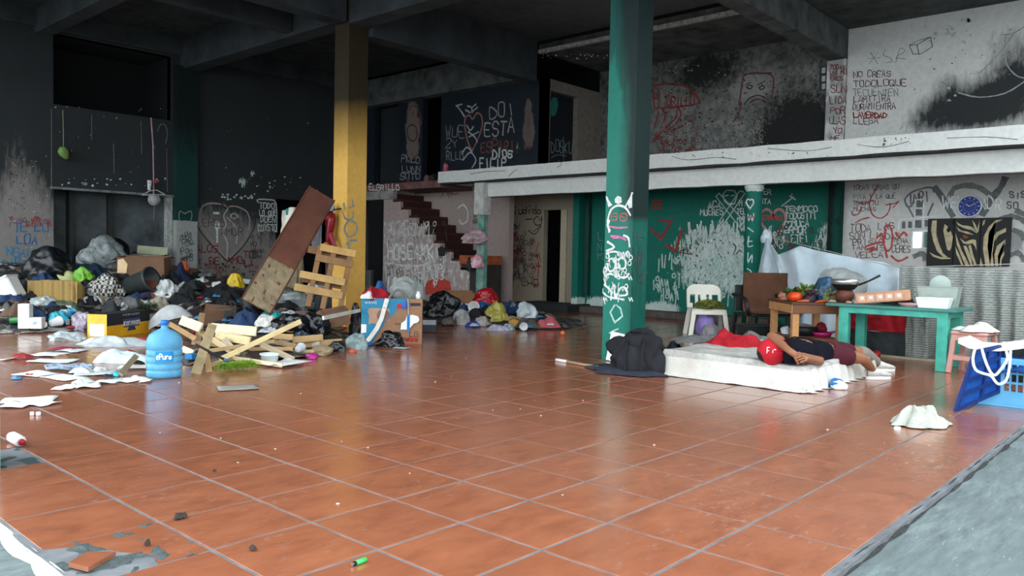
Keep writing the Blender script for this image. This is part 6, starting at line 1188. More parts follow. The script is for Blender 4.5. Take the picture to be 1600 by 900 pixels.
# beer carton, printed
cp0 = Vector([float(c) for c in fl(167, 530)]); cp1 = Vector([float(c) for c in fl(234, 519)]); dv = cp1-cp0; rz = math.atan2(dv.y, dv.x); wv = dv.length
bc_ = thing('beer_carton', 'yellow and black beer carton standing upside down', 'carton', cp0, rz); yl = M((232, 172, 24), .7, .15, 5, .05); bk_ = M((36, 38, 42), .7, .2, 5, .05); H_ = .31; D2 = .26
obj('carton_body', box((0, 0, 0), (wv, D2, H_*.52), .002), yl, bc_); obj('carton_upper', box((0, 0, H_*.52), (wv, D2, H_), .002), bk_, bc_); obj('end_panel', box((-.004, .0, .0), (0, D2, H_)), M((226, 190, 70), .7, .3, 6), bc_)
obj('white_end_print', box((-.006, .03, .03), (-.004, D2-.03, H_*.6)), M((228, 224, 210), .7, .2), bc_)
obj('logo_plate', box((wv*.36, -.006, H_*.38), (wv*.74, -.001, H_*.72), .002), M((60, 74, 110), .7, .1), bc_); obj('logo_ribbon', box((wv*.36, -.009, H_*.44), (wv*.74, -.006, H_*.62)), M((222, 222, 224), .7, .1), bc_); obj('logo_shield', prism([(wv*.45, 0), (wv*.65, 0), (wv*.6, .07), (wv*.5, .07)], 0, .005), M((50, 62, 96), .7), bc_)
s_ = bpy.data.objects['logo_shield']; setloc(s_, (0, -.001, H_*.22), (math.pi/2, 0, 0))
def flatword(s, x0, z0, lw, h, wdt, y, mat, parent, flip=False):
    bm = bmesh.new(); x = 0; n = len(s)
    for ch in s:
        for st in FONT.get(ch, '').split('|'):
            q = [(int(a[0])/4, int(a[1])/6) for a in st.split() if a[0].isdigit() and a[1].isdigit()]
            for (a, b), (c, d) in zip(q, q[1:]):
                P = [Vector((x+a*lw*.75, 0, b*h)), Vector((x+c*lw*.75, 0, d*h))]
                if flip: P = [Vector((n*lw-v.x, 0, h-v.z)) for v in P]
                P = [v+Vector((x0, y, z0)) for v in P]; dd = (P[1]-P[0])
                if dd.length > 1e-5: bar(bm, P[0]-dd.normalized()*wdt*.3, P[1]+dd.normalized()*wdt*.3, wdt, .002, 0, (0, 1, 0))
        x += lw
    return obj('printed_word', bm, mat, parent)
flatword('VICTORIA', wv*.375, H_*.47, wv*.345/8, H_*.12, .008, -.0105, M((34, 40, 70), .7, .1), bc_, True); flatword('CERVEZA', wv*.33, H_*.87, wv*.4/7, .02, .004, -.002, M((170, 170, 170), .7, .1), bc_, True)
# clear curved panel
pa = Vector([float(c) for c in fl(232, 520, .02)]); pb = Vector([float(c) for c in fl(302, 500, .2)])
o = obj('curved_plastic_sheet', gridmesh(16, 10, lambda a, b: tuple(pa.lerp(pb, a)+Vector((.05*b, .12*b, .04+.20*b*math.sin(a*2.6+.5)+.05*math.sin(a*3)))) ), M((196, 200, 200), .25, .3, 8, .1, alpha=.6), None, True); tag(o, 'curved clear plastic panel leaning behind the blue bottle', 'panel'); solid(o, .004)
bag(22, 499, 26, 14, (110, 40, 62), 'maroon net bag at the far left', rough=.7, col2=(60, 30, 44)); lath('green_bottle', [(0, 0), (.045, 0), (.045, .16), (.018, .21), (.018, .24), (0, .24)], (40, 120, 60), hp(16, 507)+Vector((0, 0, .05)), 'green bottle lying at the far left', 'bottle', (1.5, 0, 1.0), .2)
p = hp(49, 514); t = thing('foam_packing', 'white L-shaped foam packing piece at the left', 'foam', p, -YAW+.2); mfo = M((232, 234, 232), .85, .08); obj('foam_upright', box((-.14, -.07, 0), (-.0, .07, .33), .008), mfo, t); obj('foam_foot', box((0, -.07, 0), (.15, .07, .15), .008), mfo, t); flatword('UP', .04, .06, .03, .03, .005, -.072, M((90, 150, 190), .8, .1), t)
bag(86, 505, 32, 18, (60, 180, 200), 'cyan plastic bag in front of the straw basket', rough=.3); cupf(107, 501, 13, (90, 180, 220), 'light blue cup beside the cyan bag', (.4, .3, 0)); bag(124, 514, 32, 24, (96, 84, 116), 'purple foil wrapper beside the cyan bag', 'wrapper', .3, col2=(190, 180, 190), amp=.3); cupf(106, 511, 8, (150, 150, 154), 'small grey cup with red band', (0, 0, 0)); cupf(80, 512, 16, (230, 232, 232), 'white cup lying below the cyan bag', (1.4, 0, 2)); cupf(62, 512, 10, (226, 228, 228), 'small white cup beside the foam packing', (1.4, 0, .4))
bag(10, 490, 24, 18, (40, 44, 46), 'black bag half cut off at the far left'); bag(60, 482, 40, 18, (196, 206, 204), 'clear bottle bag between foam and basket', rough=.3, alpha=.8); bag(96, 486, 50, 16, (80, 96, 74), 'dull green bag below the straw basket', rough=.6)
# floor in front of it
bag(98, 533, 52, 15, (206, 218, 222), 'clear plastic bag flat on the floor left of the beer carton', rough=.2, alpha=.7, amp=.3); cloth(170, 541, 104, 16, (206, 214, 218), 'long crumpled clear film in front of the beer carton', 'film', .25, .5, alpha=.75, name='plastic_film'); cloth(190, 566, 92, 24, (210, 222, 228), 'long pale plastic sheet beside the blue bottle', 'plastic', .3, .4, alpha=.8, name='plastic_sheet')
for (u, v, w_, h_, c, lab) in [(103, 546, 38, 5, (150, 40, 84), 'magenta paper strip on the floor'), (78, 555, 46, 7, (226, 232, 234), 'white board piece behind the blue rope'), (85, 565, 66, 6, (220, 228, 230), 'long white board left of the blue rope'), (55, 586, 52, 7, (222, 226, 228), 'white card at the left of the blue rope'), (100, 591, 64, 7, (226, 228, 230), 'white card in front of the blue rope'), (150, 585, 56, 8, (196, 204, 206), 'grey paper right of the blue rope'),
     (132, 575, 40, 6, (214, 190, 180), 'pinkish card beside the blue rope'), (45, 627, 74, 10, (224, 226, 230), 'crumpled white paper at the left edge'), (25, 636, 40, 10, (214, 216, 220), 'second white paper at the left edge'), (65, 633, 44, 8, (230, 232, 234), 'white folded paper right of the left edge papers'), (105, 607, 26, 10, (232, 232, 232), 'white paper triangle in front of the blue rope'), (138, 604, 34, 9, (222, 226, 226), 'white torn paper beside the triangle'),
     (168, 598, 36, 6, (216, 222, 222), 'pale torn paper left of the blue bottle'), (206, 595, 30, 8, (230, 230, 226), 'white folded card touching the blue bottle'), (228, 597, 16, 5, (226, 220, 210), 'small cream card below the blue bottle'), (115, 549, 34, 6, (216, 218, 218), 'small white sheet beside the magenta strip'), (10, 563, 12, 3, (220, 214, 200), 'tiny cream scrap at the far left'), (372, 607, 60, 9, (150, 142, 138), 'flat grey stain on the tiles in front of the broom'), (210, 575, 44, 6, (220, 214, 206), 'cream card right of the blue rope')]:  # the flat grey sheet before the broom stands for a floor stain
    flat(u, v, w_, h_, c, lab, curl=(.0 if 'flat grey' in lab else .022 if w_ < 60 else .012))
p = hp(108, 580); k = pxm(p); bm = bmesh.new(); rnd = random.Random(3); pts = [(math.cos(t*.55)*(12+14*math.sin(t*.17))*k*1.5, math.sin(t*.55)*(8+5*math.cos(t*.23))*k*2, .02+.03*abs(math.sin(t*.9))) for t in range(70)]; tube(bm, pts, .012, 6); o = obj('blue_rope', bm, M((40, 92, 140), .8, .6, 40, .3, col2=(190, 196, 200)), None, True); setloc(o, p, (0, 0, -YAW)); tag(o, 'tangle of blue and white rope on the floor', 'rope')
lath('cyan_cap', [(0, 0), (.03, 0), (.032, .03), (0, .03)], (40, 190, 210), hp(182, 588), 'cyan bottle cap beside the blue rope', 'cap', (.6, 0, 0)); cloth(170, 589, 30, 6, (40, 44, 54), 'dark cloth scrap beside the cyan cap', 'rag')
plank((213, 556), (188, 585), 9, 'short weathered plank left of the blue bottle', (176, 160, 128), .02, .1, .02)
bt_ = thing('shampoo_bottle', 'white bottle with red cap lying by the near pillar', 'bottle', fl(28, 696)+np.array([0, 0, .032]), 0); la = fl(39, 699)-fl(18, 687); bt_.rotation_euler = (0, 0, math.atan2(la[1], la[0])); bm = bmesh.new(); tube(bm, [(-.13, 0, 0), (-.125, 0, 0), (-.1, 0, 0), (.04, 0, 0), (.055, 0, 0), (.06, 0, 0)], [.01, .026, .032, .032, .025, .016], 18); obj('bottle_body', bm, M((226, 224, 224), .4, .12), bt_, True); bm = bmesh.new(); tube(bm, [(.06, 0, 0), (.085, 0, 0)], .018, 16); obj('red_cap', bm, M((160, 30, 44), .5), bt_, True)
for (u, v) in ((50, 649), (60, 649)): o = obj('foam_cube', box((-.012, -.012, 0), (.012, .012, .024), .003), M((232, 232, 230), .8, .05)); setloc(o, fl(u, v), (0, 0, u)); tag(o, 'tiny white foam cube %s on the left tiles' % ('nearer the wall side' if u == 50 else 'nearer the room side'), 'foam', 'foam cubes')
o = obj('tile_shard', prism([(-.08, -.03), (.09, -.02), (.05, .07), (-.06, .06)], 0, .018), TM); setloc(o, (-.36, 1.06, .002), (0.05, .05, .6)); tag(o, 'loose triangular shard of terracotta tile at the broken corner', 'tile')
# ---------------- blue water bottle
wbp = Vector([float(c) for c in fl(258, 590)]); wbt = thing('water_bottle', 'large blue water cooler bottle standing on the tiles', 'bottle', wbp+Vector((.02, .06, 0)))
def bott(mat, sc_=1.0):
    R = .152; pr = [(0, .012), (.1, .004), (R-.015, 0), (R, .02), (R, .045)]
    for z in (.07, .13, .19, .25): pr += [(R, z-.012), (R-.007, z-.006), (R-.007, z+.004), (R, z+.010)]
    pr += [(R, .31), (R-.006, .345), (.125, .385), (.08, .415), (.042, .432), (.03, .442), (.029, .475), (.032, .478), (.032, .495), (.024, .497), (0, .497)]
    return lathe([(r*sc_, z) for r, z in pr], 40)
mb_, tb_, bb_ = nt('blue_polycarbonate'); bb_.inputs['Base Color'].default_value = (*lin((106, 186, 226)), 1); bb_.inputs['Roughness'].default_value = .18; bb_.inputs['Transmission Weight'].default_value = .35; bb_.inputs['IOR'].default_value = 1.2
nz_ = noise_(tb_, coords(tb_), 9, 3); tb_.links.new(mixc(tb_, nz_, lin((70, 156, 206)), lin((140, 208, 238))), bb_.inputs['Base Color']); obj('bottle_shell', bott(mb_), mb_, wbt, True)
obj('bottle_cap', lathe([(0, .51), (.03, .51), (.036, .5), (.036, .47), (.033, .468)], 24), M((30, 110, 190), .4, .1), wbt, True)
lab_c = math.atan2(CAM[1]-wbp.y, CAM[0]-wbp.x)
obj('bottle_label', gridmesh(14, 3, lambda a, b: (.1535*math.cos(lab_c+.5-1.0*a), .1535*math.sin(lab_c+.5-1.0*a), .15+.095*b)), M((24, 132, 196), .5, .1), wbt, True)
bm = bmesh.new()
for ch, a0 in (('e', -.42), ('p', -.25), ('u', -.08), ('r', .09), ('a', .24)):
    for st in FONT.get(ch, FONT.get(ch.upper(), '')).split('|'):
        q = [(int(a[0])/4, int(a[1])/6) for a in st.split()]
        P = [Vector((.156*math.cos(lab_c+a0+a*.12), .156*math.sin(lab_c+a0+a*.12), .175+b*.05)) for a, b in q]
        for a, b in zip(P, P[1:]): bar(bm, a, b, .008, .002, 0, (math.cos(lab_c), math.sin(lab_c), 0))
obj('label_print', bm, M((226, 240, 246), .6, .05), wbt)
# ---------------- wood pile
W1, W2, W3, W4 = (222, 196, 150), (232, 216, 184), (160, 128, 92), (188, 150, 104)
for a in [((316, 490), (308, 540), 9, 'dark upright plank in the wood pile', W3, .025, .36, .02), ((332, 508), (306, 583), 14, 'broad pale plank leaning upright behind the bottle', (196, 172, 130), .025, .36, .012), ((323, 555), (327, 580), 9, 'short plank stub beside the upright plank', W4, .02, .1, .012),
          ((330, 512), (401, 518), 15, 'broad white plank lying across the wood pile', W2, .02, .3, .28), ((283, 500), (314, 512), 15, 'broad white plank end behind the bottle', W2, .02, .34, .3), ((337, 524), (391, 533), 13, 'broad plank below the white one', (224, 200, 150), .02, .22, .2), ((343, 562), (470, 502), 8, 'long straight batten rising to the right', (226, 200, 146), .03, .06, .42),
          ((328, 548), (428, 533), 6, 'thin batten under the long one', (214, 184, 134), .02, .12, .16), ((352, 558), (441, 571), 7, 'flat pale batten on the floor', (224, 200, 158), .02, .05, .03), ((408, 538), (459, 562), 9, 'grey brown plank sliding down to the right', (180, 160, 132), .02, .18, .03), ((457, 531), (504, 527), 10, 'short plank on the right stack', (200, 164, 112), .03, .16, .17),
          ((460, 539), (534, 534), 10, 'lowest plank of the right stack', (190, 156, 108), .03, .09, .1), ((427, 525), (458, 527), 9, 'plank behind the right stack', W4, .02, .2, .2), ((388, 545), (458, 545), 6, 'thin plank along the middle of the pile', W4, .02, .1, .1), ((265, 506), (306, 530), 8, 'splintered plank behind the bottle', (170, 130, 86), .02, .28, .2), ((300, 535), (352, 540), 7, 'plank in the shade of the pile', W3, .02, .12, .12),
          ((330, 570), (368, 558), 7, 'plank end near the broom', (206, 172, 124), .02, .03, .05), ((350, 530), (372, 556), 10, 'plank slanting under the batten', (190, 170, 146), .02, .2, .05), ((312, 518), (360, 548), 9, 'plank crossing behind the upright one', (206, 180, 136), .02, .24, .1), ((420, 548), (500, 549), 5, 'thin lath before the right stack', (206, 178, 130), .015, .05, .05), ((285, 545), (302, 552), 10, 'pale block beside the bottle', W2, .03, .1, .06), ((430, 534), (462, 541), 8, 'short block in the right stack', W3, .03, .13, .12)]:
    plank(a[0], a[1], a[2], a[3], a[4], a[5], a[6], a[7])
flat(352, 512, 34, 10, (126, 96, 72), 'brown hardboard scrap on the wood pile', 'board', name='board_scrap', curl=.02).location.z += .26
p = hp(300, 562); o = obj('blue_box', box((-.05, -.05, 0), (.05, .05, .055), .006), M((30, 120, 180), .5, .2)); setloc(o, p, (0, 0, .3)); tag(o, 'small blue plastic box beside the bottle', 'box')
lath('white_tub', [(0, 0), (.075, 0), (.09, .075), (.1, .078), (.1, .085), (.085, .085), (.07, .01), (0, .01)], (222, 232, 232), hp(421, 566), 'white round food tub in front of the planks', 'tub', (.05, 0, 0))
flat(448, 568, 40, 14, (236, 236, 234), 'white foam tray broken in front of the planks', 'tray', name='foam_tray', curl=.08, thick=.008); cupf(465, 552, 15, (196, 200, 206), 'grey plastic cup lying beside the foam tray', (1.45, 0, 2.2)); bag(487, 557, 18, 8, (176, 36, 130), 'magenta wrapper beside the grey cup', 'wrapper', .4); bag(474, 569, 6, 5, (170, 30, 50), 'small red cap beside the foam tray', 'cap', .5)
cupf(487, 545, 12, (190, 180, 160), 'beige cup beside the right stack', (1.4, 0, 1)); bag(500, 552, 34, 14, (150, 130, 100), 'brown paper bag beside the right stack', 'bag', .9); bag(527, 548, 26, 16, (22, 22, 24), 'small black bag at the end of the right stack')
bag(557, 546, 32, 24, (150, 170, 170), 'clear food container with red remains', 'container', .25, .75); bag(550, 549, 12, 7, (214, 96, 76), 'red food remains in front of the container', 'food', .5); 
# broom
brm = thing('broom', 'green bristled broom head with dark handle', 'broom', hp(369, 581)); bp0 = brm.location.copy(); q0 = Vector([float(c) for c in fl(345, 580)])-bp0; q1 = Vector([float(c) for c in fl(394, 575)])-bp0
bm = bmesh.new(); bar(bm, q0.lerp(q1, .06)+Vector((0, 0, .07)), q0.lerp(q1, .94)+Vector((0, 0, .07)), .03, .02, .006); obj('broom_block', bm, M((120, 160, 50), .5, .2), brm); bm = bmesh.new(); rnd = random.Random(4)
for q in range(900):
    c = q0.lerp(q1, rnd.random())+Vector((rnd.uniform(-.018, .018), rnd.uniform(-.018, .018), .066)); bar(bm, c, c+Vector((rnd.uniform(-.07, .07), rnd.uniform(-.07, .07), rnd.uniform(-.064, .02))), .004, .003)
o = obj('bristles', bm, M((126, 160, 44), .7, .5, 30, 0), brm); o['kind'] = 'stuff'
hA = q0.lerp(q1, .2)+Vector((0, 0, .09)); hB = Vector([float(c) for c in fl(306, 538, .3)])-bp0; bm = bmesh.new(); tube(bm, [hA, hB], .011, 10); obj('handle', bm, M((58, 54, 56), .6, .2), brm, True); bm = bmesh.new(); tube(bm, [hA-(hB-hA)*.02, hA+(hB-hA)*.14], .016, 10); obj('handle_socket', bm, M((80, 130, 160), .5), brm, True)
# ---------------- middle heap around the yellow pillar
# leaning brown board
T0 = Vector([float(c) for c in atd(503, 303, 11.5)]); B0 = Vector([float(c) for c in atd(414, 455, 10.4)]); B0.z = max(B0.z, hh(B0.x, B0.y)); L = (T0-B0).length
lb_ = thing('leaning_board', 'long rusty brown board leaning on the yellow pillar', 'board', B0); Rm = frame_of(T0-B0, tuple(Vector(CAM)-B0)).to_4x4(); Rm.translation = B0; lb_.matrix_world = Rm
obj('board_face', box((-.25, -.19, -.02), (L, .19, .02), .004), M((112, 66, 48), .7, .4, 3, .15, col2=(84, 50, 42)), lb_); obj('cement_crust', gridmesh(20, 10, lambda a, b: (-.26+L*.40*a+.03*noise.noise((b*8, 0, 0))*(a > .95), -.192+.384*b, .022+.006*noise.noise((a*9, b*9, 0)))), M((150, 132, 104), .95, .5, 10, .6), lb_, True)
obj('edge_lip', box((-.25, -.21, -.05), (L, -.19, .03), .003), M((92, 52, 40), .7, .4, 4), lb_); obj('edge_lip', box((-.25, .19, -.05), (L, .21, .03), .003), M((104, 60, 44), .7, .4, 4), lb_)
# pallet leaning on the pillar
pt = thing('pallet', 'small wooden pallet leaning in front of the yellow pillar', 'pallet', hp(500, 470)); pT = Vector([float(c) for c in atd(522, 392, 10.95)]); pB = Vector([float(c) for c in atd(508, 462, 10.75)]); Rm = frame_of(pT-pB, tuple(Vector(CAM)-pB)).to_4x4(); Rm.translation = pB; pt.matrix_world = Rm; Lp = (pT-pB).length; kk = 10.8/FPX
for i, (f_, w0, w1) in enumerate(((1.0, -22, 34), (.76, -26, 32), (.34, -44, 26), (.05, -48, 26))): obj('slat', box((Lp*f_-.055, -w1*kk, .05), (Lp*f_+.045, -w0*kk, .068), .003), wood([(206, 160, 96), (150, 110, 70), (200, 160, 100), (186, 146, 92)][i]), pt)
for y in (-26, 0, 22): obj('stringer', box((-.2, y*kk-.035, -.04), (Lp+.02, y*kk+.035, .05), .003), wood((146, 104, 66)), pt)
for f_ in (.95, .3): obj('back_slat', box((Lp*f_-.05, -28*kk, -.058), (Lp*f_+.05, 40*kk, -.04), .003), wood((130, 92, 60)), pt)
bag(457, 443, 30, 66, (176, 160, 128), 'tall beige cement sack behind the leaning board', 'sack', .9, name='cement_sack', deep=.7)
p = Vector([float(c) for c in atd(458, 360, 11.4)]); o = obj('hanging_shirt', gridmesh(18, 20, lambda a, b: ((a-.5)*(.32+.12*b)+.02*noise.noise((a*4, b*4, 0)), .05*math.sin(a*9+b*2)+.02*noise.noise((a*5, b*3, 3)), -.55*b+.05*math.sin(a*3.1))), M((196, 190, 178), .9, .3, 5), None, True); setloc(o, p+Vector((0, 0, .28)), (0, 0, -YAW)); tag(o, 'pale shirt with teal collar hung behind the leaning board', 'shirt'); solid(o, .006)
o2 = obj('collar', gridmesh(8, 4, lambda a, b: ((a-.5)*.16, -.02+.02*math.sin(a*6), -.09*b)), M((40, 130, 130), .8, .2), o, True); o2.location = (-.02, .0, .03)
hang_o = thing('grey_cloth_strip', 'grey cloth strip hanging beside the yellow pillar', 'cloth', Vector([float(c) for c in atd(495, 345, 11.7)])); obj('strip', gridmesh(6, 14, lambda a, b: ((a-.5)*.15, .02*math.sin(a*9+b*3), -.42*b)), M((150, 152, 156), .9, .2), hang_o, True); solid(hang_o.children[0], .006); hang_o.rotation_euler = (0, 0, -YAW)
# red shiny figure tied to the pillar
rf = thing('red_figure', 'shiny red cloth figure tied to the yellow pillar', 'figure', Vector([float(c) for c in onX(516, 388, 5.8)])); k = 11.6/FPX; fr = rt_ = Vector(rt); redm = M((150, 24, 34), .3, .4, 6, .2)
def rfp(u, v): return Vector([float(c) for c in onX(u, v, 5.8)])-rf.location
bm = bmesh.new(); tube(bm, [rfp(519, 333), rfp(518, 345), rfp(516, 360), rfp(514, 372), rfp(513, 384)], [.05, .065, .06, .045, .03], 12); obj('torso', bm, redm, rf, True); bm = bmesh.new(); tube(bm, [rfp(516, 362), rfp(520, 376), rfp(524, 386)], [.045, .03, .02], 10); obj('leg', bm, M((170, 60, 80), .4, .3), rf, True)
bm = bmesh.new(); tube(bm, [rfp(519, 316), rfp(519, 322), rfp(519, 330)], [.02, .04, .035], 10); obj('head', bm, M((150, 180, 190), .4, .4, 14), rf, True); bm = bmesh.new(); tube(bm, [rfp(517, 335), rfp(511, 342), rfp(509, 352)], [.03, .025, .015], 8); obj('arm', bm, redm, rf, True)
bm = bmesh.new(); tube(bm, [rfp(512, 331), rfp(520, 328), rfp(533, 326)], .012, 6); obj('tie_cord', bm, M((30, 30, 32), .7), rf, True)
bm = bmesh.new(); bmesh.ops.create_uvsphere(bm, u_segments=16, v_segments=12, radius=.055); o = obj('orange_gourd', bm, M((200, 130, 86), .6, .25), None, True); setloc(o, Vector([float(c) for c in onX(509, 384, 5.72)])); tag(o, 'round tan ball resting on the pallet top', 'ball')
p = hp(570, 452); carton('grey_carton', 'weathered grey cardboard box right of the yellow pillar', 'box', (553, 452), .36, .3, .42, -YAW, (78, 78, 78), dz=0); bag(562, 412, 24, 16, (66, 66, 66), 'grey rag bundle on the weathered box', 'bundle', .9, dz=.3)
p = hp(580, 440); o = obj('brown_crate', box((-.14, -.1, 0), (.14, .12, .3), .006), wood((104, 74, 54))); setloc(o, p+Vector((-.2, .2, .1)), (0, 0, -YAW)); tag(o, 'brown wooden crate block beside the pallet', 'crate')
ow = hp(548, 474); t = thing('chair_back', 'broken dark wooden chair back with a red towel over it', 'chair', ow, rot=(-.15, -.22, -YAW)); wdk = wood((74, 62, 54))
obj('back_panel', box((-.1, -.02, 0), (.08, .02, .62), .006), wdk, t); obj('side_post', box((.1, -.02, -.02), (.14, .02, .3), .004), wdk, t)
o = obj('red_towel', gridmesh(12, 20, lambda a, b: ((a-.5)*.22+.03*math.sin(b*3), (-.035 if b < .5 else .035)-.012*math.sin(a*14), .60-abs(b-.5)*.9)), M((196, 72, 78), .9, .3, 14, .2, col2=(150, 40, 52)), None, True); setloc(o, ow+Vector((.04, .02, .02)), (-.15, -.22, -YAW)); tag(o, 'coral red towel draped over the broken chair back', 'towel'); solid(o, .006)
cloth(534, 470, 24, 44, (220, 96, 96), 'salmon cloth hanging left of the chair back', deep=.4)
t = thing('black_tray', 'black ribbed plastic crate lid standing on edge', 'tray', hp(501, 490), rot=(1.15, .0, -YAW-.15)); obj('tray_plate', box((-.17, 0, 0), (.17, .34, .02), .004), M((34, 40, 44), .5, .3), t)
for x in (-.17, .15): obj('tray_edge', box((x, 0, .02), (x+.02, .34, .045), .003), M((46, 52, 56), .5), t)
for y in (0, .32): obj('tray_edge', box((-.17, y, .02), (.17, y+.02, .045), .003), M((46, 52, 56), .5), t)
for q in range(5): obj('tray_rib', box((-.12+q*.055, .04, .02), (-.105+q*.055, .3, .03)), M((46, 52, 56), .5), t)
carton('mauve_box', 'mauve cardboard box behind the black crate lid', 'box', (505, 482), .36, .28, .3, -YAW+.3, (120, 92, 92), open_=False, dz=.05); bag(492, 462, 34, 24, (226, 228, 226), 'white plastic bucket piece behind the black lid', 'bucket', .5, name='white_plastic')
bag(450, 482, 66, 26, (150, 156, 156), 'long clear plastic bag at the foot of the leaning board', rough=.25, alpha=.75, amp=.25); cloth(440, 463, 42, 18, (96, 92, 80), 'grey brown sacking behind the clear bag', 'sacking')
cloth(422, 497, 44, 14, (30, 180, 176), 'bright turquoise cloth in the middle heap'); cloth(466, 492, 44, 12, (130, 104, 112), 'faded mauve cloth beside the turquoise one'); bag(448, 500, 26, 14, (222, 226, 226), 'white plastic bag beside the turquoise cloth', rough=.4); bag(415, 512, 34, 20, (216, 212, 206), 'white crumpled wrapper left of the black bags', 'wrapper', .5)
bag(452, 524, 52, 30, (16, 18, 22), 'black rubbish bag behind the planks', rough=.25, amp=.28); bag(490, 524, 40, 32, (18, 22, 28), 'second black rubbish bag beside the small carton', rough=.25, amp=.28); bag(470, 527, 22, 12, (30, 50, 62), 'dark teal bag between the black ones', rough=.3); cloth(400, 482, 22, 10, (30, 120, 130), 'small teal rag below the leaning board', 'rag')
carton('small_carton', 'small brown cardboard box beside the black bags', 'box', (508, 522), .34, .24, .2, -YAW+.4, (120, 90, 70), tilt=(.15, -.2), dz=.06); plank((505, 497), (562, 485), 6, 'pale plastic pole between small carton and printed box', (214, 212, 200), .025, .42, .42, name='plastic_pole', cat='pole'); carton('pink_carton', 'pinkish carton behind the plastic pole', 'box', (532, 502), .26, .2, .22, -YAW, (170, 130, 116), open_=False); bag(552, 488, 26, 12, (220, 220, 218), 'white paper ball pile behind the plastic pole', 'paper', .8, amp=.3)
bag(556, 525, 22, 44, (24, 26, 32), 'dark bag squeezed against the printed box', rough=.4, deep=.6)
# ---------------- big printed carton
A0 = Vector([float(c) for c in fl(564, 536)]); A1 = Vector([float(c) for c in fl(659, 537)]); dv = A1-A0; BW = dv.length; rz = math.atan2(dv.y, dv.x); BH = .575; BD = .42
tvb = thing('printed_box', 'large printed cardboard box, blue on the left and brown on the right', 'box', A0, rz); brn = M((150, 112, 84), .85, .2, 5, .1); blu = M((30, 122, 158), .6, .15, 5, .05); t_ = .006
obj('front_side', box((0, 0, 0), (BW, t_, BH)), brn, tvb); obj('back_side', box((0, BD-t_, 0), (BW, BD, BH)), brn, tvb); obj('left_side', box((0, t_, 0), (t_, BD-t_, BH)), brn, tvb); obj('right_side', box((BW-t_, t_, 0), (BW, BD-t_, BH)), M((120, 88, 64), .85, .2), tvb); obj('bottom', box((t_, t_, 0), (BW-t_, BD-t_, t_)), brn, tvb)
def fp_(x, z): return (x*BW, z*BH)
def pr_(name, pts, mat, y=-.002, parent=tvb):
    o = obj(name, prism([fp_(*p) for p in pts], 0, .002), mat, parent); setloc(o, (0, y, 0), (math.pi/2, 0, 0)); return o
pr_('blue_print', [(0, .12), (.2, .05), (.38, .45), (.5, .62), (.56, .95), (.56, 1), (0, 1)], blu); pr_('brown_print', [(.12, .42), (.17, .45), (.3, .42), (.3, .5), (.46, .5), (.46, .78), (.13, .78), (.1, .7), (.13, .62)], M((176, 136, 112), .8, .15), -.004)
bm = bmesh.new(); lathe([(0, 0), (.082, 0), (.082, .002), (0, .002)], 28, bm); o = obj('round_print', bm, M((120, 100, 96), .8, .2), tvb); setloc(o, (.36*BW, -.0055, .62*BH), (math.pi/2, 0, 0))
pr_('white_label', [(.0, .22), (.085, .24), (.085, .42), (.0, .42)], M((226, 228, 228), .7, .05), -.005); pr_('red_label', [(.57, .78), (.66, .79), (.65, .89), (.58, .88)], M((176, 44, 50), .7, .1), -.004); pr_('dark_band', [(.8, .84), (.97, .85), (.97, .91), (.8, .91)], M((40, 42, 60), .7), -.004); pr_('blue_peak', [(.5, .62), (.62, .8), (.68, .8), (.76, 1), (.5, 1)], blu, -.003)
flatword('TIMOCHI', .46*BW, .06*BH, .038, .04, .008, -.004, M((60, 40, 34), .8), tvb); flatword('WWW', .74*BW, .045*BH, .055, .055, .013, -.004, M((190, 44, 40), .8), tvb); flatword('LG', .8*BW, .16*BH, .06, .06, .008, -.004, M((70, 44, 36), .8), tvb); flatword('WAVE', .06*BW, .88*BH, .04, .03, .005, -.0045, M((196, 220, 226), .8), tvb); flatword('SMART', .56*BW, .42*BH, .03, .02, .004, -.004, M((96, 66, 50), .8), tvb)
mB = Matrix.Translation(A0) @ Matrix.Rotation(rz, 4, 'Z')
def bp_at(x, y, z): return mB @ Vector((x*BW, y, z*BH))
def put(name, bm, mat, p, lab, cat, rot=(0, 0, 0), sm=True, sl=0):
    o = obj(name, bm, mat, None, sm); setloc(o, p, rot); tag(o, lab, cat)
    if sl: solid(o, sl)
    return o
put('box_filling', box((.012, .012, .35), (BW-.012, BD-.012, .54)), M((120, 112, 108), .95, .4, 9), A0, 'packed clothes filling the printed box', 'clothes', (0, 0, rz), False)
put('red_fabric', crumple((.42, .4, .2), 301, 32, 30, .7), M((166, 18, 36), .85, .35, 8), bp_at(.22, .2, .94), 'red fabric spilling over the printed box', 'fabric', (0, 0, rz)); put('white_fabric', crumple((.2, .22, .1), 302, 20, 20), M((222, 220, 216), .9, .2), bp_at(.1, .06, .98), 'white fabric at the left rim of the printed box', 'fabric', (0, 0, rz))
put('blue_fabric', crumple((.36, .3, .3), 303, 24, 24), M((34, 84, 140), .85, .3), bp_at(.3, .55, .9), 'blue cloth behind the red fabric', 'cloth', (0, 0, rz)); put('grey_pillow', blob((.46, .36, .3), 304, 4, .1), M((140, 144, 142), .9, .35, 10), bp_at(.72, .33, .94), 'grey striped pillow on the printed box', 'pillow', (0, 0, rz)); put('grey_blanket_roll', gridmesh(14, 20, lambda a, b: ((a-.5)*.16, .05*math.sin(a*7), -.36*b+.02*math.sin(a*12))), M((136, 134, 130), .9, .4, 6), bp_at(.5, .42, 1.45), 'grey blanket hanging behind the printed box', 'blanket', (.1, 0, rz), True, .02)
put('white_cup', lathe([(0, 0), (.03, 0), (.035, .06), (.02, .075), (.02, .1), (0, .1)], 16), M((226, 226, 224), .4, .05), bp_at(.93, .05, .99), 'small white plastic bottle on the printed box rim', 'bottle')
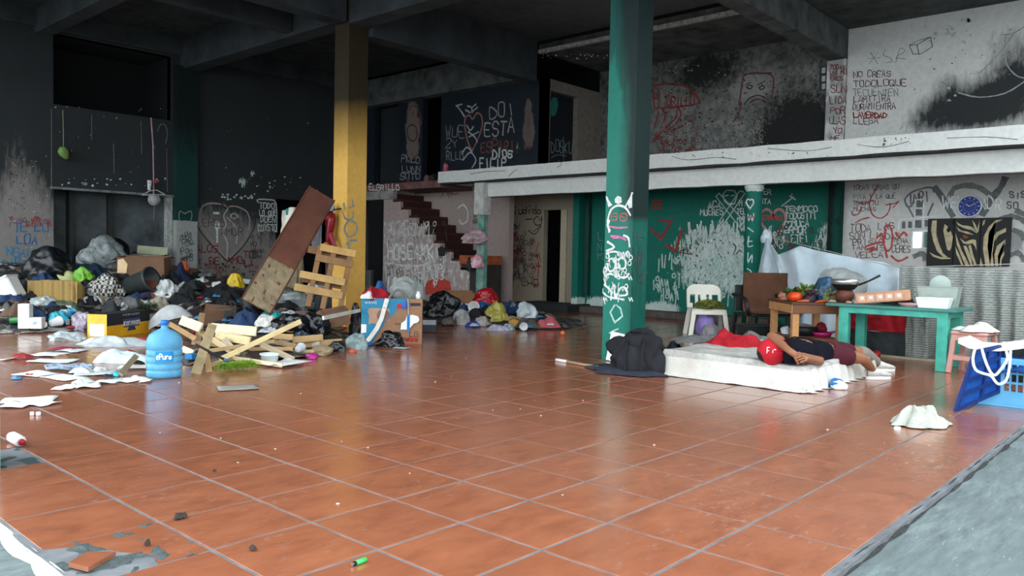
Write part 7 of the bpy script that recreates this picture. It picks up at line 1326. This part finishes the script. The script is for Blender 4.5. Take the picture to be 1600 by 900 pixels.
bm = bmesh.new(); pts = [(-.13+.26*a/14, 0, .13*math.sin(math.pi*a/14)) for a in range(15)]; tube(bm, pts, .016, 8); put('hair_band', bm, M((120, 116, 108), .8, .4, 20), bp_at(.6, .02, .97), 'thick grey band arching over the printed box rim', 'band', (0, 0, rz))
wsp = [(.42, 1.0), (.38, .8), (.33, .55), (.26, .34), (.17, .16), (.09, .02)]; bm = bmesh.new(); W = [Vector((x*BW, -.02-.03*(1-z), z*BH)) for x, z in wsp]
for a, b in zip(W, W[1:]): bar(bm, a, b+(b-a)*.12, .055, .008, 0, (0, -1, 0))
put('white_strap', bm, M((220, 216, 208), .8, .2), A0, 'broad white strap hanging down the printed box', 'strap', (0, 0, rz), False)
hb = thing('white_shoe_cutout', 'white shoe-shaped foam with blue band hung on the printed box', 'foam', A0, rz); o = pr_('foam_shape', [(.65, .32), (.66, .45), (.73, .52), (.75, .62), (.84, .64), (.93, .61), (.95, .53), (.92, .48), (.86, .46), (.8, .36), (.74, .32)], M((228, 230, 228), .8, .06), -.02, hb); solid(o, .01)
bm = bmesh.new(); bar(bm, (.775*BW, -.026, .26*BH), (.775*BW, -.026, .64*BH), .035, .006, 0, (0, -1, 0)); obj('blue_band', bm, M((30, 120, 196), .6), hb); bm = bmesh.new(); tube(bm, [(.775*BW, -.02, .62*BH), (.77*BW, -.02, .8*BH), (.76*BW, -.01, 1.0*BH)], .007, 6); obj('hanging_cord', bm, M((170, 170, 168), .7), hb)
put('blue_pendant', blob((.06, .02, .11), 306, 3, .06), M((30, 90, 190), .5, .2), bp_at(.705, -.016, .78), 'blue oval pendant on the printed box', 'pendant', (0, 0, rz))
bag(610, 543, 46, 24, (16, 16, 18), 'shiny black bag at the foot of the printed box', rough=.22, amp=.32, deep=.6); flat(628, 545, 22, 3, (190, 190, 190), 'thin white sheet under the black bag', curl=.0)
put('blue_strip', crumple((.2, .12, .05), 309, 14, 12), M((30, 100, 160), .7, .2), Vector([float(c) for c in fl(577, 540)]), 'blue ribbon at the left foot of the printed box', 'ribbon')
# ---------------- right heap by the beige wall
bag(688, 496, 52, 36, (20, 22, 24), 'black rubbish bag right of the printed box', rough=.3, amp=.26); o = carton('tan_carton', 'tan cardboard box on the right heap', 'box', (700, 483), .52, .34, .3, -YAW+.2, (150, 108, 78), tilt=(.1, 0), dz=.02)
o = obj('foam_curve', gridmesh(12, 3, lambda a, b: ((a-.3)*.36, -.02*b, .12-.2*a+.12*a*a+.04*b)), M((214, 206, 194), .8, .15), None, True); setloc(o, hp(712, 488)+Vector((0, 0, .08)), (0, 0, -YAW)); tag(o, 'curved pale foam strip beside the tan box', 'foam'); solid(o, .02)
bag(759, 479, 38, 26, (170, 16, 28), 'shiny red bag against the beige wall', rough=.25); bag(757, 486, 26, 14, (30, 90, 160), 'blue plastic bag below the red one', rough=.3); cupf(742, 489, 18, (222, 222, 220), 'white paper cup beside the blue bag', (1.4, 0, -.9)); bag(776, 502, 34, 26, (170, 160, 70), 'yellowish plastic bag in the right heap', rough=.35, amp=.28); bag(788, 497, 12, 10, (206, 130, 50), 'orange wrapper beside the yellowish bag', 'wrapper', .4)
p = hp(752, 503); bm = bmesh.new(); tube(bm, [(math.cos(a*.5)*.2, math.sin(a*.5)*.14, .05+.05*math.sin(a*.9)) for a in range(14)], .022, 8); put('dark_hose', bm, M((54, 26, 28), .6, .3), p, 'dark red hose looped in the right heap', 'hose'); bag(752, 508, 22, 14, (170, 166, 160), 'clear wrapper inside the hose loop', 'wrapper', .3)
cloth(738, 510, 22, 9, (30, 60, 150), 'bright blue rag in the right heap', 'rag'); cloth(778, 516, 32, 11, (176, 170, 190), 'lilac paper in front of the yellowish bag', 'paper', name='lilac_paper'); bag(721, 506, 26, 22, (160, 158, 156), 'grey clear bag left of the hose', rough=.3, alpha=.8); bag(700, 508, 20, 12, (96, 84, 74), 'brown paper bundle below the black bag', 'bundle', .8)
bag(824, 497, 32, 22, (190, 200, 202), 'white plastic bag against the beige wall', rough=.35, amp=.25); bag(798, 490, 26, 16, (120, 122, 122), 'grey plastic bag left of the white one', rough=.4); cloth(826, 512, 38, 16, (90, 84, 78), 'brown checked cloth in front of the white bag', col2=(40, 38, 38)); lath('orange_dish', [(0, 0), (.06, 0), (.1, .03), (.105, .035), (.06, .01), (0, .01)], (200, 150, 70), hp(804, 510)+Vector((0, 0, .04)), 'orange dish tilted in the right heap', 'dish', (.5, -.4, 0)); cupf(815, 516, 13, (222, 222, 222), 'white cup lying before the checked cloth', (1.45, 0, -.6)); cloth(856, 511, 38, 18, (176, 84, 92), 'pink cloth at the right end of the heap'); bag(795, 515, 22, 10, (150, 166, 170), 'clear bottle beside the orange dish', 'bottle', .2, .8)
t = thing('grey_device', 'grey plastic device behind the printed box', 'device', hp(672, 520), -YAW); obj('device_case', box((-.12, -.05, 0), (.1, .14, .2), .01), M((42, 44, 54), .5, .2), t); obj('device_panel', box((-.11, -.056, .12), (.09, -.05, .19)), M((150, 152, 154), .5, .1), t)
bag(868, 470, 26, 60, (52, 46, 44), 'stacked dark junk inside the doorway', 'junk', .8, deep=.6, amp=.3, name='doorway_junk'); bpy.data.objects['doorway_junk'].location = (12.95, 9.15, 0); bag(868, 400, 20, 40, (130, 116, 96), 'pale sacks piled high inside the doorway', 'sack', .9, name='doorway_sack'); bpy.data.objects['doorway_sack'].location = (13.05, 9.1, 1.05); 
# ---------------- hanging things
sc_x = 10.3
def hangbag(u, v, w_, h_, rgb, lab, name, col2=None, X=10.32):
    p = Vector([float(c) for c in onX(u, v, X)]); k = pxm(p); o = obj(name, blob((w_*k, w_*k*.6, h_*k), SEED[0], 4, .25), M(rgb, .6, .4, 9, .2, col2=col2), None, True); SEED[0] += 1; setloc(o, p-Vector((0, 0, 0)), (0, 0, -YAW)); tag(o, lab, 'bag'); return o
hangbag(742, 381, 40, 24, (196, 170, 172), 'pink and white bag hanging on the stair column', 'hanging_bag', (120, 90, 96)); hangbag(745, 419, 20, 20, (200, 60, 100), 'bright pink pouch hanging low on the stair column', 'hanging_pouch', (226, 214, 216)); hangbag(734, 424, 10, 22, (24, 24, 28), 'black strap bag beside the pink pouch', 'hanging_strap_bag')
t = obj('pink_doll', blob((.14, .12, .2), 401, 3, .2), M((190, 120, 130), .6, .4, 14, col2=(130, 20, 50)), None, True); setloc(t, (10.42, 10.72, 2.945)); tag(t, 'small pink toy on the left end of the mezzanine edge', 'toy')
for u, lab, c in ((640, 'dark red object on the stair landing', (90, 26, 26)), (667, 'small pink object on the stair landing', (120, 80, 84)), (676, 'dark pointed object on the stair landing', (40, 40, 42))):
    p = onX(u, 288, 10.5); o = obj('landing_object', blob((.2, .14, .16), 402+u, 3, .2), M(c, .7, .3), None, True); setloc(o, (10.52, p[1], 2.78)); tag(o, lab, 'object')
pc = Vector([float(c) for c in onY(97, 200, YB-.12)]); gp = thing('green_parrot', 'green hanging ornament on a string above the recess', 'ornament', pc)
def gq(u, v): return Vector([float(c) for c in onY(u, v, YB-.12)])-pc
bm = bmesh.new(); tube(bm, [gq(93, 231), gq(96, 233), gq(100, 239), gq(104, 246), gq(106, 249)], [.03, .08, .09, .05, .02], 12); obj('ornament_body', bm, M((110, 140, 70), .7, .4, 8), gp, True); bm = bmesh.new(); tube(bm, [gq(98, 172), gq(99, 205), gq(99, 232)], .006, 5); obj('ornament_string', bm, M((150, 140, 120), .8), gp); bm = bmesh.new(); tube(bm, [gq(104, 247), gq(106, 252)], [.03, .012], 8); obj('ornament_tip', bm, M((30, 30, 30), .6), gp, True)
pc = Vector([float(c) for c in onY(240, 190, YB-.2)]); nl = thing('net_lantern', 'pink cord with white net lantern hanging by the recess', 'lantern', pc)
def gq(u, v): return Vector([float(c) for c in onY(u, v, YB-.2)])-pc
bm = bmesh.new(); tube(bm, [gq(236, 184), gq(239, 225), gq(240, 280), gq(240, 306)], .012, 6); obj('cord', bm, M((176, 130, 150), .8), nl); bm = bmesh.new(); bmesh.ops.create_icosphere(bm, subdivisions=3, radius=9.5*pxm(pc)); bmesh.ops.translate(bm, verts=bm.verts, vec=gq(241, 312)); obj('net_ball', bm, M((196, 196, 196), .8, .6, 30, .8, col2=(110, 110, 110)), nl, True)
bm = bmesh.new(); tube(bm, [gq(222, 305), gq(234, 298), gq(245, 297), gq(258, 304)], .01, 6); tube(bm, [gq(222, 305), gq(258, 304)], .01, 6); o = obj('coat_hanger', bm, M((190, 190, 186), .7), nl); o['kind'] = 'stuff'; bm = bmesh.new(); bmesh.ops.create_icosphere(bm, subdivisions=2, radius=.04); bmesh.ops.translate(bm, verts=bm.verts, vec=gq(244, 284)); obj('red_knot', bm, M((170, 36, 50), .6), nl, True); bm = bmesh.new(); tube(bm, [gq(234, 282), gq(233, 297)], [.05, .03], 8); obj('white_tassel', bm, M((200, 200, 198), .8, .5, 20), nl, True); bm = bmesh.new(); tube(bm, [gq(241, 320), gq(240, 345)], .005, 5); obj('tail_cord', bm, M((130, 120, 120), .8), nl)
# ---------------- small scattered litter (nothing tells these apart)
rnd = random.Random(11)
LIT = [('paper_scrap', (214, 214, 210), 'small white paper scrap scattered among the rubbish', 'scrap', 'white scraps in the rubbish'), ('blue_scrap', (70, 130, 170), 'small blue plastic scrap scattered among the rubbish', 'scrap', 'blue scraps in the rubbish'), ('brown_scrap', (130, 96, 66), 'small brown cardboard scrap scattered among the rubbish', 'scrap', 'brown scraps in the rubbish'), ('red_scrap', (150, 40, 44), 'small red wrapper scrap scattered among the rubbish', 'scrap', 'red scraps in the rubbish'), ('black_scrap', (26, 26, 28), 'small black plastic scrap scattered among the rubbish', 'scrap', 'black scraps in the rubbish')]
base = []
for k, (nm, c, lab, cat, grp) in enumerate(LIT):
    me = []
    for s in range(3):
        bm = crumple((.16, .12, .03), 500+k*5+s, 9, 8, .8); q = bpy.data.meshes.new(nm); bm.normal_update(); bm.to_mesh(q); bm.free(); q.materials.append(M(c, .7, .3, 12, .1)); me.append(q)
        for pl2 in q.polygons: pl2.use_smooth = True
    base.append(me)
for n_ in range(150):
    reg = rnd.random()
    where = 'in the left heap' if reg < .55 else 'in the middle heap' if reg < .75 else 'in the right heap' if reg < .9 else 'on the floor left of the blue bottle'
    if reg < .55: u, v = rnd.uniform(2, 330), rnd.uniform(425, 520)
    elif reg < .75: u, v = rnd.uniform(330, 560), rnd.uniform(455, 535)
    elif reg < .9: u, v = rnd.uniform(690, 860), rnd.uniform(480, 514)
    else: u, v = rnd.uniform(10, 230), rnd.uniform(520, 600)
    k = rnd.choices(range(5), (5, 2, 3, 1.5, 3))[0]; p = hp(u, v); o = bpy.data.objects.new(LIT[k][0], base[k][rnd.randrange(3)]); COL.objects.link(o); s = rnd.uniform(.5, 1.5); o.scale = (s, s, s); setloc(o, p+Vector((0, 0, .0 if hh(p.x, p.y) < .04 else .02)), (0, 0, rnd.uniform(0, 6.3))); tag(o, LIT[k][2].replace('scattered among the rubbish', where), LIT[k][3], LIT[k][4].replace('in the rubbish', where))
MID = [('dark_cloth', (26, 27, 31), 'dark crumpled cloth'), ('grey_cloth', (96, 96, 96), 'grey crumpled cloth'), ('brown_cloth', (92, 70, 54), 'brown crumpled cloth'), ('blue_cloth', (30, 54, 92), 'navy crumpled cloth'), ('pale_bag', (190, 196, 196), 'pale crumpled plastic bag'), ('beige_cloth', (160, 140, 112), 'beige crumpled cloth')]
mids = []
for k, (nm, c, lab) in enumerate(MID):
    L_ = []
    for s in range(2):
        bm = crumple((.5, .4, .16), 700+k*5+s, 22, 18, .8, .03, 2.4); q = bpy.data.meshes.new(nm); bm.normal_update(); bm.to_mesh(q); bm.free(); q.materials.append(M(c, .8, .4, 10, .25)); L_.append(q)
        for pl2 in q.polygons: pl2.use_smooth = True
    mids.append(L_)
for n_ in range(64):
    reg = rnd.random(); where = 'in the left heap' if reg < .6 else 'in the middle heap' if reg < .85 else 'in the right heap'
    if reg < .6: u, v = rnd.uniform(5, 330), rnd.uniform(430, 500)
    elif reg < .85: u, v = rnd.uniform(330, 560), rnd.uniform(462, 525)
    else: u, v = rnd.uniform(690, 860), rnd.uniform(484, 508)
    k = rnd.choices(range(6), (6, 2, 2, 2, 2.5, 1.5))[0]; p = hp(u, v); o = bpy.data.objects.new(MID[k][0], mids[k][rnd.randrange(2)]); COL.objects.link(o); s = rnd.uniform(.6, 1.15); o.scale = (s, s, s*rnd.uniform(.6, 1.3)); setloc(o, p+Vector((0, 0, .0)), (0, 0, rnd.uniform(0, 6.3))); tag(o, MID[k][2]+' lying '+where, 'bag' if 'bag' in MID[k][0] else 'cloth', MID[k][2]+'s '+where)
cm_ = bpy.data.meshes.new('tile_crumb'); bm = crumple((.03, .02, .008), 77, 6, 6); bm.normal_update(); bm.to_mesh(cm_); bm.free(); cm_.materials.append(M((222, 216, 206), .8, .2))
for (u, v) in [(528, 788), (534, 690), (372, 723), (345, 685), (770, 641), (813, 639), (728, 560), (836, 626), (845, 650), (879, 774), (1022, 696), (705, 588), (470, 615), (575, 700), (430, 702), (250, 676), (308, 595), (280, 598), (680, 597), (1293, 672), (911, 626), (640, 740), (1485, 650)]:
    o = bpy.data.objects.new('tile_crumb', cm_); COL.objects.link(o); s = rnd.uniform(.3, .7); o.scale = (s, s, s*.5); setloc(o, fl(u, v), (0, 0, rnd.uniform(0, 6))); tag(o, 'tiny pale crumb on the open tiles', 'crumb', 'crumbs on the open tiles')
